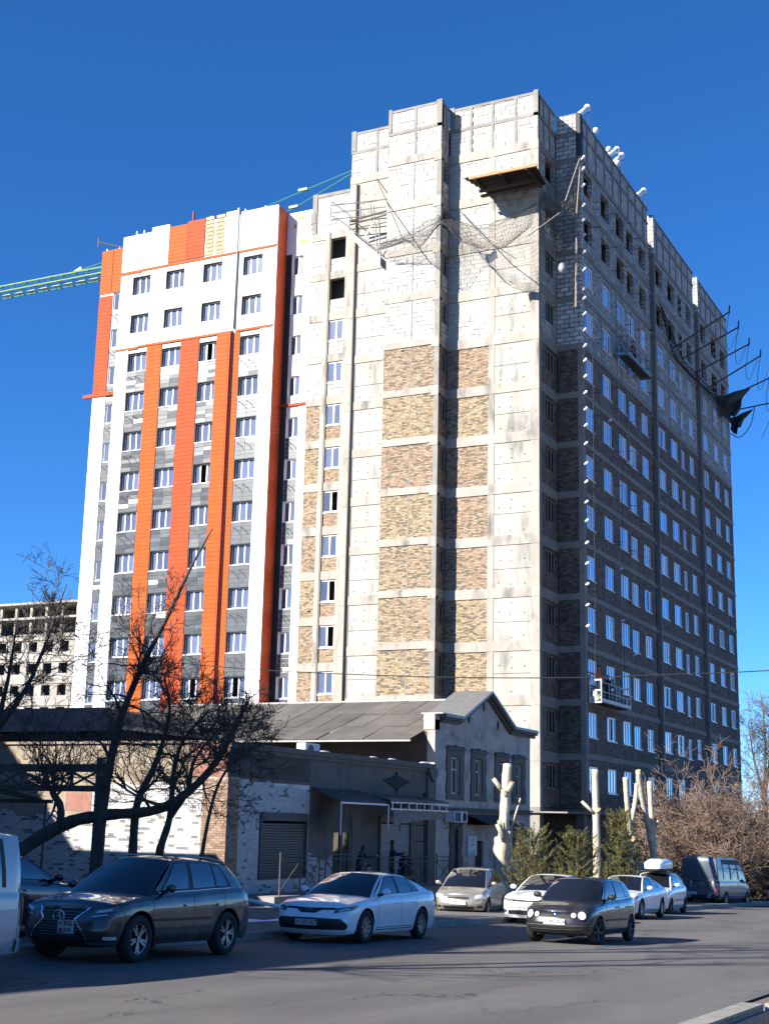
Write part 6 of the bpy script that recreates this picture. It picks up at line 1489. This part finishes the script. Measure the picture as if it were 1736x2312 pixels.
# ------------------------------------------------------------------ people
def skin_mesh(joints, edges, root_i=0, sub=1):
    me = bpy.data.meshes.new('body'); me.from_pydata([j[:3] for j in joints], edges, [])
    o = bpy.data.objects.new('body_tmp', me); COL.objects.link(o)
    sk = o.modifiers.new('skin', 'SKIN'); sk.use_smooth_shade = True
    for i, j in enumerate(joints): me.skin_vertices[0].data[i].radius = (j[3], j[4] if len(j) > 4 else j[3])
    me.skin_vertices[0].data[root_i].use_root = True
    if sub: s = o.modifiers.new('sub', 'SUBSURF'); s.levels = sub; s.render_levels = sub
    dg = bpy.context.evaluated_depsgraph_get(); out = bpy.data.meshes.new_from_object(o.evaluated_get(dg)); bpy.data.objects.remove(o); return out
m_skin = mat('skin', (.42, .25, .17), .6)
def person(label, loc, rz, jacket, trousers, group=None, h=1.72, bend=0.0, arms=((.12, .30, -.05), (.12, .30, -.05)), sit=0.0, helmet=None, hood=None, knee=0.0):
    root = thing('person', label, 'person', loc, rz, group); k = h / 1.72
    hp = .92 - sit; lean = bend
    def up(z, y=0): return (lean * (z - hp) * 1.0, y, z)
    J = []; E_ = []
    def add(p, r, r2=None, par=None):
        J.append((p[0] * k, p[1] * k, p[2] * k, r * k, (r2 or r) * k)); i = len(J) - 1
        if par is not None: E_.append((par, i))
        return i
    pel = add((0, 0, hp), .13, .155); wa = add(up(hp + .18), .12, .145, pel); chs = add(up(hp + .40), .13, .185, wa); nk = add(up(hp + .56), .065, .07, chs); hb = add(up(hp + .63), .075, .07, nk); hm = add(up(hp + .74), .098, .085, hb); ht = add(up(hp + .83), .07, .065, hm)
    fing = []
    for si, s in enumerate((1, -1)):
        shd = add(up(hp + .47, s * .19), .07, None, chs); a = arms[si]
        el = add((lean * .3 + a[0], s * (.25 + max(0, a[2])), hp + .47 - .27 + a[1] * .18), .05, None, shd)
        wr = add((lean * .3 + a[0] * 2.2 + a[1] * .35, s * (.24 + a[2]), hp + .47 - .50 + a[1] * .75), .036, None, el)
        hd = add((J[wr][0] / k + a[0] * .3 + .03, s * (.24 + a[2]), J[wr][2] / k - .07 + a[1] * .12), .042, .026, wr); fing.append(hd)
        for f in range(4): add((J[hd][0] / k + .01 + .012 * f, J[hd][1] / k + s * .012 * (f - 1.5), J[hd][2] / k - .075 + .012 * abs(f - 1.5)), .012, None, hd)
        add((J[hd][0] / k + .05, J[hd][1] / k - s * .03, J[hd][2] / k - .03), .013, None, hd)
        hip = add((0, s * .095, hp - .08), .10, None, pel); kn = add((.03 + knee, s * .105, max(.30, hp - .46)), .07, None, hip); an = add((-.02 + knee * .3, s * .11, .09), .045, None, kn); add((.12 + knee * .3, s * .12, .045), .042, .04, an)
    me = skin_mesh(J, E_)
    for m_ in (jacket, trousers, m_skin, m_black, hood or m_skin): me.materials.append(m_)
    hz = (hp + .58) * k
    for p in me.polygons:
        c = p.center; p.use_smooth = True
        if c.z < .10 * k: p.material_index = 3
        elif c.z < (hp + .02) * k and abs(c.y) < .2 * k and c.x < .25: p.material_index = 1
        elif c.z > hz and (c - Vector((lean * .7 * k, 0, c.z))).length < .2:
            p.material_index = 2
            if hood or c.z > (hp + .79) * k or c.x < lean * .7 * k - .03: p.material_index = 4
        else: p.material_index = 0
    for hd in fing:
        hc = Vector(J[hd][:3])
        for p in me.polygons:
            if (p.center - hc).length < .085 * k: p.material_index = 2
    b = link('body', me, root, (0, 0, 0), True)
    q = MB(); hx = lean * .74 * k
    q.ball((hx + .098 * k, 0, (hp + .735) * k), .018 * k, 6, sc=(1.2, .8, 1.2))
    link('nose', q.mesh('nose', m_skin, True), b, (0, 0, 0), True)
    q = MB()
    for s in (1, -1): q.ball((hx + .085 * k, s * .035 * k, (hp + .765) * k), .011 * k, 6)
    link('eyes', q.mesh('eyes', m_black), b, (0, 0, 0), True)
    if helmet or not hood:
        q = MB(); q.grid(lambda u, v: (hx + (-.012 + .118 * math.sin(math.pi / 2 * v) * math.cos(2 * math.pi * u)) * k, .098 * k * math.sin(math.pi / 2 * v) * math.sin(2 * math.pi * u), (hp + .765 + .10 * math.cos(math.pi / 2 * v)) * k), 14, 5)
        link('helmet' if helmet else 'hair', q.mesh('cap', helmet or m_black, True), b, (0, 0, 0), True)
    return root
m_ojk = mat('orange_jacket', (.85, .14, .03), .8, (.7, .10, .02), 8); m_rjk = mat('red_jacket', (.42, .04, .03), .85, (.25, .03, .03), 8); m_djk = mat('dark_jacket', (.015, .015, .02), .9, (.03, .03, .035), 8); m_dtr = mat('dark_trousers', (.012, .012, .016), .9); m_wtr = mat('dusty_trousers', (.55, .42, .36), .9, (.4, .3, .26), 8); m_bjk = mat('grey_work_jacket', (.22, .24, .29), .9, (.3, .32, .37), 9)
# ------------------------------------------------------------------ work platforms on the street side
def cradle(label, x0, x1, y0, y1, z, ropes_to, frame_m, group='suspended work platforms on the street facade'):
    root = thing('suspended_platform', label, 'platform', ((x0 + x1) / 2, (y0 + y1) / 2, z), 0, group)
    q = MB(); q.box(x0, x1, y0, y1, z - .03, z); q.build('floor', m_galv, root)
    n = int((x1 - x0) / .32)
    for i in range(n): q = MB(); q.box(x0 + i * .32 + .02, x0 + i * .32 + .11, y0 + .03, y1 - .03, z - .09, z - .03); q.build('floor_rib', m_steel, root)
    for (y, nm) in ((y0, 'outer'), (y1, 'inner')):
        q = MB(); q.box(x0, x1, y - .02, y + .02, z, z + .17); q.build('toe_board', frame_m, root)
        for zz in (1.08 if y == y0 else .8, .55): q = MB(); q.tube([(x0, y, z + zz), (x1, y, z + zz)], .022, 6); q.build('rail', frame_m, root)
        for i in range(5): x = lerp(x0, x1, i / 4); q = MB(); q.tube([(x, y, z - .05), (x, y, z + (1.08 if y == y0 else .8))], .02, 6); q.build('upright', frame_m, root)
    for x in (x0, x1):
        for y in (y0, y1): q = MB(); q.tube([(x, y, z - .1), (x, y, z + 1.25)], .045, 6); q.build('end_post', frame_m, root)
        for zz in (-.06, .2, .62, 1.2): q = MB(); q.box(x - .03, x + .03, y0, y1, z + zz - .035, z + zz + .035); q.build('end_bar', frame_m, root)
        q = MB(); q.box(x - .15, x + .15, (y0 + y1) / 2 - .13, (y0 + y1) / 2 + .13, z + .26, z + .58); q.build('hoist_motor', m_galv, root)
        q = MB(); q.tube([(x, (y0 + y1) / 2, z + 1.0), (x, (y0 + y1) / 2 - .1, ropes_to)], .013, 4); q.build('rope', m_steel, root)
    return root
m_wf = mat('white_frame_paint', (.70, .70, .66), .6, (.58, .57, .52), 6)
cradle('white suspended work platform low on the street facade, two workers aboard', 75.6, 81.2, 24.18, 24.86, 8.75, 45.5, m_wf)
cradle('grey suspended work platform high on the street facade, seen from below', 81.6, 86.9, 24.1, 24.8, 31.2, 46.0, m_galv)
WG = 'facade workers on the lower suspended platform'
person('worker in a bright orange jacket at the near end of the lower platform', (76.15, 24.5, 9.05), math.pi / 2 + .4, m_ojk, m_wtr, WG, arms=((.12, .5, -.02), (.14, .7, .0)), helmet=m_djk)
person('worker in black with an orange stripe in the middle of the lower platform', (77.9, 24.5, 8.75), math.pi / 2 - .5, m_djk, m_dtr, WG, arms=((.1, .2, 0), (.12, .6, 0)), helmet=m_ojk, h=1.66)
person('worker in a grey jacket towards the far end of the lower platform', (79.4, 24.5, 8.75), math.pi / 2 + .2, m_bjk, m_bjk, WG, bend=.3, arms=((.16, .5, 0), (.14, .4, 0)), helmet=m_bjk, h=1.6)
person('worker in a red jacket on the upper suspended platform', (84.3, 24.45, 31.2), math.pi / 2, m_rjk, m_dtr, None, bend=.15, arms=((.16, .7, 0), (.14, .4, 0)), helmet=m_djk)
sk = MB(); sk.ball((86.0, 24.4, 31.75), .2, 8, sc=(.8, .8, 2.2)); tag(sk.build('white_sack', m_white, smooth=True), 'white sack standing on the upper suspended platform', 'sack')
bk = thing('yellow_bucket', 'pale bucket hanging at the near end of the lower platform', 'bucket', (75.5, 24.45, 8.75)); q = MB(); q.tube([(75.62, 24.45, 8.78), (75.62, 24.45, 9.12)], [.13, .17], 12); q.build('pail', mat('pale_plastic', (.72, .66, .48), .6), bk); q = MB(); q.tube([(75.62, 24.28, 9.12), (75.62, 24.45, 9.3), (75.62, 24.62, 9.12)], .008, 4); q.build('bucket_handle', m_steel, bk)
person('person in dark clothes beside the glass shop door', (44.5, 23.1, -.5), -.6, m_djk, m_dtr, 'dark clothed people outside the shop', h=1.5, bend=.25, arms=((.1, .2, 0), (.16, .6, 0)), hood=m_djk)
person('hooded person in black in front of the grey shutter', (47.2, 23.15, -.5), -1.2, m_djk, m_dtr, 'dark clothed people outside the shop', h=1.66, arms=((.14, .5, 0), (.14, .45, 0)), hood=m_djk)
person('small person in a dark cap, only the head showing above the white saloon', (33.9, 17.3, gz(34) + KERB), math.pi + .7, m_djk, m_dtr, None, h=1.36, helmet=m_djk)
st = thing('pushchair', 'dark pushchair beside the hooded person outside the shop', 'pushchair', (48.0, 23.0, -.5))
q = MB(); q.ball((48.05, 23.0, .35), .33, 10, sc=(1, .8, .9)); q.build('hood', m_djk, st, smooth=True); q = MB(); q.box(47.8, 48.3, 22.8, 23.2, -.1, .15); q.build('seat', m_djk, st)
for x in (47.8, 48.35):
    for y in (22.8, 23.2): q = MB(); q.tube([(x, y - .02, -.36), (x, y + .02, -.36)], .13, 12); q.build('wheel', m_black, st)
for x in (47.8, 48.3): q = MB(); q.tube([(x, 23, -.36), (48.1, 23, .0)], .015, 5); q.build('strut', m_steel, st)
# ------------------------------------------------------------------ safety nets, planks, ropes, fittings
def net(name, label, inner, outer, nu, nv, sag, m, r=.012, group=None, loc=None, jit=.03, seed=0):
    rr = random.Random(seed); I = curve(inner, 12); O = curve(outer, 12)
    def at(C, u):
        x = u * (len(C) - 1); i = min(len(C) - 2, int(x)); return C[i].lerp(C[i + 1], x - i)
    def P(u, v): return at(I, u).lerp(at(O, u), v) + Vector((0, 0, -sag * math.sin(math.pi * v) * (.6 + .4 * math.sin(u * 9 + seed)))) + Vector((rr.gauss(0, jit), 0, rr.gauss(0, jit)))
    G = [[P(i / nu, j / nv) for j in range(nv + 1)] for i in range(nu + 1)]
    root = thing(name, label, 'net', loc or tuple(G[0][0]), 0, group); q = MB()
    for i in range(nu + 1): q.tube(G[i], r, 3, cap=False)
    for j in range(nv + 1): q.tube([G[i][j] for i in range(nu + 1)], r * (2.2 if j in (0, nv) else 1), 3, cap=False)
    o = q.build('mesh', m, root); o['kind'] = 'stuff'; return root
net('safety_net', 'grey safety net sagging under the plank shelf across the pale bays', [(70.9, 36.3, 36.6), (70.85, 34.5, 36.9), (70.85, 32.6, 37.6), (72.0, 32.2, 38.0), (72.05, 30.5, 37.1), (72.05, 28, 37.4), (72.05, 26.65, 37.9)],
    [(69.6, 36.0, 35.9), (69.2, 34.05, 35.75), (69.3, 33, 35.0), (69.3, 31.6, 36.3), (69.2, 30.2, 34.9), (69.2, 28, 34.0), (69.2, 26.0, 35.0)], 84, 22, .45, m_net, .008, 'safety nets on the tower', seed=1)
net('safety_net', 'bunched safety net hanging from the corner beside the shaded windows', [(72.1, 26.5, 37.9), (73.2, 26.2, 39.5), (75.1, 25.0, 41.9)], [(71.8, 25.6, 35.2), (73.0, 25.4, 35.0), (74.4, 25.0, 36.2)], 40, 40, .5, m_net, .009, 'safety nets on the tower', seed=2)
net('safety_net', 'dark safety net hung on poles far along the street facade', [(92.5, 24.9, 38.6), (95.5, 24.9, 36.0), (99, 24.9, 35.8), (104, 24.9, 36), (110, 24.9, 36)], [(92.6, 24.8, 38.4), (95.5, 24.2, 35.5), (99.5, 24.0, 35.2), (104, 23.9, 35.2), (110, 23.6, 35.6)], 46, 6, .35, mat('black_net', (.02, .02, .02), .9), .018, 'safety nets on the tower', seed=3)
rp = thing('net_rope', 'pale ropes holding the safety net at the tower corner', 'rope', (75.1, 25, 42))
for pts in ([(75.15, 24.95, 42.0), (72.6, 25.3, 37.3), (69.4, 26.2, 34.6)], [(75.15, 24.93, 42.0), (74.2, 24.9, 38), (73.6, 24.85, 31.6)], [(75.15, 24.93, 42.0), (74.3, 24.9, 38), (73.8, 24.85, 31.7)]):
    q = MB(); q.tube(pts, .035, 5); q.build('rope', m_rope, rp)
rp2 = thing('net_rope', 'dark rope running from the parapet of the left bay to the net tip', 'rope', (72, 37.4, 41.6))
q = MB(); q.tube([(72.1, 37.4, 41.6), (69.2, 34.05, 35.75)], .03, 5); q.build('rope', m_net, rp2)
q = MB(); q.tube([(72.0, 31.6, 38.3), (70.4, 29.3, 35.4), (69.3, 26.9, 33.3)], .03, 5); q.build('rope', m_net, rp2)
q = MB(); q.grid(lambda u, v: (69.5 + .15 * math.sin(u * 5), 28.9 - u * .75 - v * .12, 34.0 + u * .1 - v * .55), 5, 4); tag(q.build('cloth_scrap', mat('slate_cloth', (.05, .06, .075), .9)), 'dark square of cloth caught below the safety net', 'cloth')
q = MB(); q.ball((73.2, 25.5, 34.0), .26, 10, sc=(.9, .9, 1.3)); tag(q.build('plastic_bag', mat('grey_plastic', (.25, .25, .25), .6, (.38, .38, .38), 6), smooth=True), 'pale plastic sheet caught in the bunched corner net', 'bag')
pk = thing('plank_shelf', 'dark plank shelf jutting from the bare concrete bay near the top', 'scaffold', (71, 28, 38.6))
for k in range(6):
    y0, y1 = 25.9 + .04 * k, 30.3 - .12 * k; q = MB(); q.box(69.7 + k * .42, 70.1 + k * .42, y0, y1, 39.1 - k * .02, 39.16 - k * .02); q.build('plank', m_wood, pk)
q = MB(); q.box(69.6, 69.72, 25.75, 30.0, 38.95, 39.1); q.build('edge_board', mat('orange_board', (.45, .2, .09), .8), pk)
for y in (26.4, 28, 29.6): q = MB(); q.box(69.6, 72.2, y - .06, y + .06, 38.85, 38.98); q.build('bearer', m_wood, pk)
q = MB(); q.box(70.4, 70.7, 26.2, 29.7, 38.5, 38.58); q.build('plank', m_wood, pk); q = MB(); q.box(70.9, 71.2, 26.0, 29.8, 38.42, 38.5); q.build('plank', m_wood, pk)
sf = thing('bracket_scaffold', 'thin steel bracket scaffold hanging on the bay left of the white blocks', 'scaffold', (71, 38, 38))
def bar(*pts, r=.035, m=None, n='tube'): q = MB(); q.tube(pts, r, 5); q.build(n, m or m_galv, sf)
c_ = {'a': (70.2, 39.6, 39.7), 'b': (70.2, 39.6, 38.7), 'c': (72.1, 39.0, 39.0), 'd': (70.6, 36.1, 39.2)}
for z in (39.5, 39.0, 38.55): bar((71.0, 39.9, z + .25), (71.0, 36.05, z - .05))
for (a, b) in (((71, 40.0, 40.0), (71, 40.0, 39.0)), ((71, 39.9, 40.0), (71, 38.5, 38.7)), ((71, 39.9, 39.05), (71, 38.5, 37.7)), ((71, 39.9, 39.05), (71, 36.2, 35.5)), ((71, 39.6, 38.9), (71, 36.3, 35.9)), ((71, 37.0, 39.2), (71, 36.6, 35.8)), ((71, 37.9, 39.3), (71, 37.85, 38.2)), ((71, 37.2, 39.3), (71, 37.1, 38.1)), ((71, 36.9, 38.2), (71, 37.6, 37.1)), ((71, 36.6, 38.2), (71, 36.4, 35.6))): bar(a, b)
for z, r in ((38.35, .06), (38.1, .05)): bar((71.0, 38.6, z + .1), (71.0, 36.1, z + .32), r=r, m=m_steel, n='bearer')
q = MB(); q.grid(lambda u, v: (70.95, 39.4 - u * 3.0, 38.6 - u * 2.9 - v * (.25 + .5 * u)), 14, 4); q.build('torn_netting', mat('grey_netting', (.30, .29, .26), .9, (.4, .39, .35), 4), sf)
# net poles and tarpaulin on the street facade
NP = 'net poles on the street facade'
for i, (x, y, z) in enumerate(((96.2, 20.8, 38.6), (98.8, 20.73, 38.3), (102.5, 20.75, 38.2), (106.7, 20.74, 38.6), (110.5, 20.85, 37.9), (113.6, 20.8, 36.8))):
    pn = thing('net_pole', ['net pole nearest the camera on the street facade', 'second net pole along the street facade', 'third net pole along the street facade', 'fourth net pole along the street facade, ropes trailing', 'net pole carrying the black tarpaulin', 'last net pole at the far end of the street facade'][i], 'pole', (x, 25, 36.4), 0, NP)
    q = MB(); q.tube([(x, 25, 36.4), (x, y, z)], .06, 6); q.build('pole', m_steel, pn); q = MB(); q.tube([(x, y, z - .1), (x, y - .05, z + .5)], .06, 6); q.build('tip', m_steel, pn)
    q = MB(); q.tube(curve([(x, y, z), (x + 1.0, y + .5, z - 1.6), (x + 2.5, y + .6, z - 2.0), (x + 3.6, y + .1, z - .1)]) if i < 5 else [(x, y, z), (x + .3, y + 1.5, z - 3)], .022, 4); q.build('rope', m_steel, pn)
def bil(A, B, C, D, u, v): return Vector(A).lerp(Vector(B), u).lerp(Vector(D).lerp(Vector(C), u), v)
q = MB(); q.grid(lambda u, v: bil((109.0, 24.85, 36.5), (112.2, 22.8, 38.0), (111.6, 23.75, 35.3), (110.4, 24.8, 34.9), u, v) + Vector((.22 * math.sin(u * 8 + v * 5), .10 * math.sin(v * 9 + u * 4), -.22 * math.sin(math.pi * u) * (1 - v) + .12 * math.sin(u * 14) * v)), 24, 18); tag(q.build('black_tarpaulin', m_tarp, smooth=True), 'torn black tarpaulin hanging from the last net poles', 'tarpaulin', 'tarpaulins at the end of the tower')
q = MB(); q.grid(lambda u, v: bil((114.3, 25.1, 36.1), (114.5, 22.75, 36.95), (114.5, 23.9, 35.9), (114.3, 24.75, 34.5), u, v) + Vector((.2 * math.sin(u * 9), .08 * math.sin(v * 11), -.2 * math.sin(math.pi * u) + .12 * math.sin(u * 15 + 1) * v)), 24, 12); tag(q.build('black_tarpaulin', m_tarp, smooth=True), 'small black tarpaulin strip trailing below the larger one', 'tarpaulin', 'tarpaulins at the end of the tower')
q = MB(); q.tube(curve([(114.4, 25.0, 34.7), (114.4, 24.2, 34.3), (114.4, 23.3, 35.2), (114.4, 22.85, 36.8)]), .04, 5); tag(q.build('trailing_rope', m_steel), 'dark rope looping below the black tarpaulin', 'rope')
# vent pipes on the roof edge, white anchor caps down the corner, tie rods
m_foam = mat('white_foam', (.85, .86, .88), .5)
VP = 'white vent pipes on the tower roof'
for i, (x0, z0, x1, z1) in enumerate(((77.74, 46.2, 80.05, 48.0), (84.11, 46.4, 86.55, 48.05), (85.2, 46.3, 87.58, 48.1), (89.9, 45.8, 93.06, 47.8))):
    s = 25.0 / 26.0; pn = thing('vent_pipe', ['white capped pipe on the corner of the tower roof', 'upper of the two close white roof pipes', 'lower of the two close white roof pipes', 'lone white roof pipe further along the street facade'][i], 'pipe', (x0, 26, 45), 0, VP)
    q = MB(); a = Vector((x0, 26.3, 45.2 if i else 45.4)); b = Vector((x1, 26, z1)); a = Vector((x0, 26, z0)); q.tube([a, b - (b - a).normalized() * .45], .17, 8); q.build('pipe', m_foam, pn, smooth=True)
    q = MB(); q.ball(b - (b - a).normalized() * .3, .24, 10); q.build('cap', m_foam, pn, smooth=True)
    q = MB(); q.tube([b, (b.x, b.y, 44.9)], .03, 4); q.build('stay', m_steel, pn)
for x, z in ((78.6, 45.75), (81.3, 45.7), (83.2, 45.6)):
    q = MB(); q.ball((x, 25.05, z - .35), .2, 8, sc=(1.2, 1, 1)); q.build('anchor_cap', m_foam, tw, smooth=True)
for z in (41.7, 40.95, 39.85, 38.55, 37.6, 36.6, 35.5, 34.4, 33.2, 32.6, 31.6, 30.6, 29.6, 28.7, 27.7, 26.7, 25.7, 24.7, 23.6, 22.4, 21.3, 20.1, 19.0, 17.7, 16.5, 15.3, 14.1, 12.9):
    q = MB(); q.tube([(75.25, 24.98, z), (74.95, 24.72, z + .03), (74.8, 24.6, z + .04)], [.05, .075, .08], 7); q.build('anchor_cap', m_foam, tw, smooth=True)
for (x, z) in ((80.0, 26.4), (83.8, 24.6), (84.2, 21.6), (84.5, 18.8), (84.4, 15.6), (81.9, 17.4), (84.5, 12.4), (82.0, 14.2)):
    q = MB(); q.tube([(x, 25, z), (x - .1, 24.7, z + .03)], [.05, .075], 7); q.build('anchor_cap', m_foam, tw, smooth=True)
rod = MB(); rr = random.Random(5)
for j in range(0, 8):
    for w in WX[:5]:
        for k in range(2):
            x = w[1] + rr.uniform(.1, .5); z = LV(j) - rr.uniform(.3, 2.6); rod.tube([(x, 25, z), (x + .05, 24.6, z - .02)], .02, 4)
rod.build('tie_rod', m_steel, tw)['kind'] = 'stuff'
wr = thing('overhead_cable', 'black cable strung across the whole view above the low roofs', 'cable', (35, 20, 5.8))
q = MB(); q.tube(curve([(35, 40, 8.0), (35, 31.59, 7.01), (35, 25.72, 6.51), (35, 21.41, 6.08), (35, 15.98, 5.74), (35, 11.69, 5.61), (35, 9.67, 5.63), (35, 6.89, 5.66), (35, 0, 5.9)]), .014, 5); q.build('cable', m_black, wr)
# tall street trees just outside the view: their trunks and twigs stripe the road with shade
bare_tree('bare_tree', 'tall bare street tree by the kerb, left of the view', [([(15.2, 17.6, -.4), (15.2, 17.6, 4), (15.4, 17.4, 8), (15.3, 17.6, 11), (15.2, 17.5, 13.5)], .22, .03), ([(15.2, 17.6, 5), (16.2, 17.8, 8.5), (16.6, 18.2, 11.5)], .12, .03)], 71, 12, 'tall street trees left of the view', 2.6, 2, kids=(3, 4), minr=.012, up=.15, start=.45)
bare_tree('bare_tree', 'second tall bare street tree by the kerb, left of the view', [([(9.5, 17.7, -.2), (9.5, 17.7, 4), (9.3, 17.5, 9), (9.5, 17.6, 14.5)], .24, .03), ([(9.5, 17.7, 6), (10.6, 18.0, 10), (11, 18.4, 13)], .13, .03)], 72, 12, 'tall street trees left of the view', 2.6, 2, kids=(3, 4), minr=.012, up=.15, start=.45)
# pavement clutter: pipe and snow behind the parked cars, motorcycle beyond the van
pp = thing('white_pipe', 'white plastic pipe lying on the pavement behind the white saloon', 'pipe', (33, 19.5, gz(33) + KERB)); q = MB(); q.tube([(31.6, 20.4, gz(31.6) + KERB + .5), (33.2, 18.4, gz(33) + KERB + .06)], .05, 8); q.build('pipe', m_vinyl, pp, smooth=True)
q = MB(); q.grid(lambda u, v: (29 + u * 7, 17.9 + v * .35 + .06 * math.sin(u * 19), gz(29 + u * 7) + KERB + .05 * math.sin(math.pi * v) * (.6 + .4 * math.sin(u * 31)) + .004), 60, 4); tag(q.build('snow_strip', MATS['snow'], smooth=True), 'thin strip of old snow on the pavement behind the cars', 'snow', kind='stuff')
mc = thing('parked_motorcycle', 'dark motorcycle standing beyond the grey van', 'motorcycle', (79.5, 13.9, gz(79.5)))
for x in (78.9, 80.2):
    q = MB(); q.tube([(x + .28 * math.cos(a), 13.9, gz(79.5) + .3 + .28 * math.sin(a)) for a in [i * math.pi / 8 for i in range(17)]], .05, 6); q.build('wheel', m_tyre, mc)
q = MB(); q.tube([(78.9, 13.9, gz(79) + .3), (79.1, 13.9, gz(79) + .95), (79.3, 13.9, gz(79) + .8), (79.9, 13.9, gz(79) + .75), (80.2, 13.9, gz(79) + .3)], [.03, .04, .13, .1, .04], 8); q.build('frame', m_steel, mc)
q = MB(); q.tube([(79.1, 13.55, gz(79) + 1.0), (79.1, 14.25, gz(79) + 1.0)], .02, 6); q.build('handlebar', m_steel, mc)
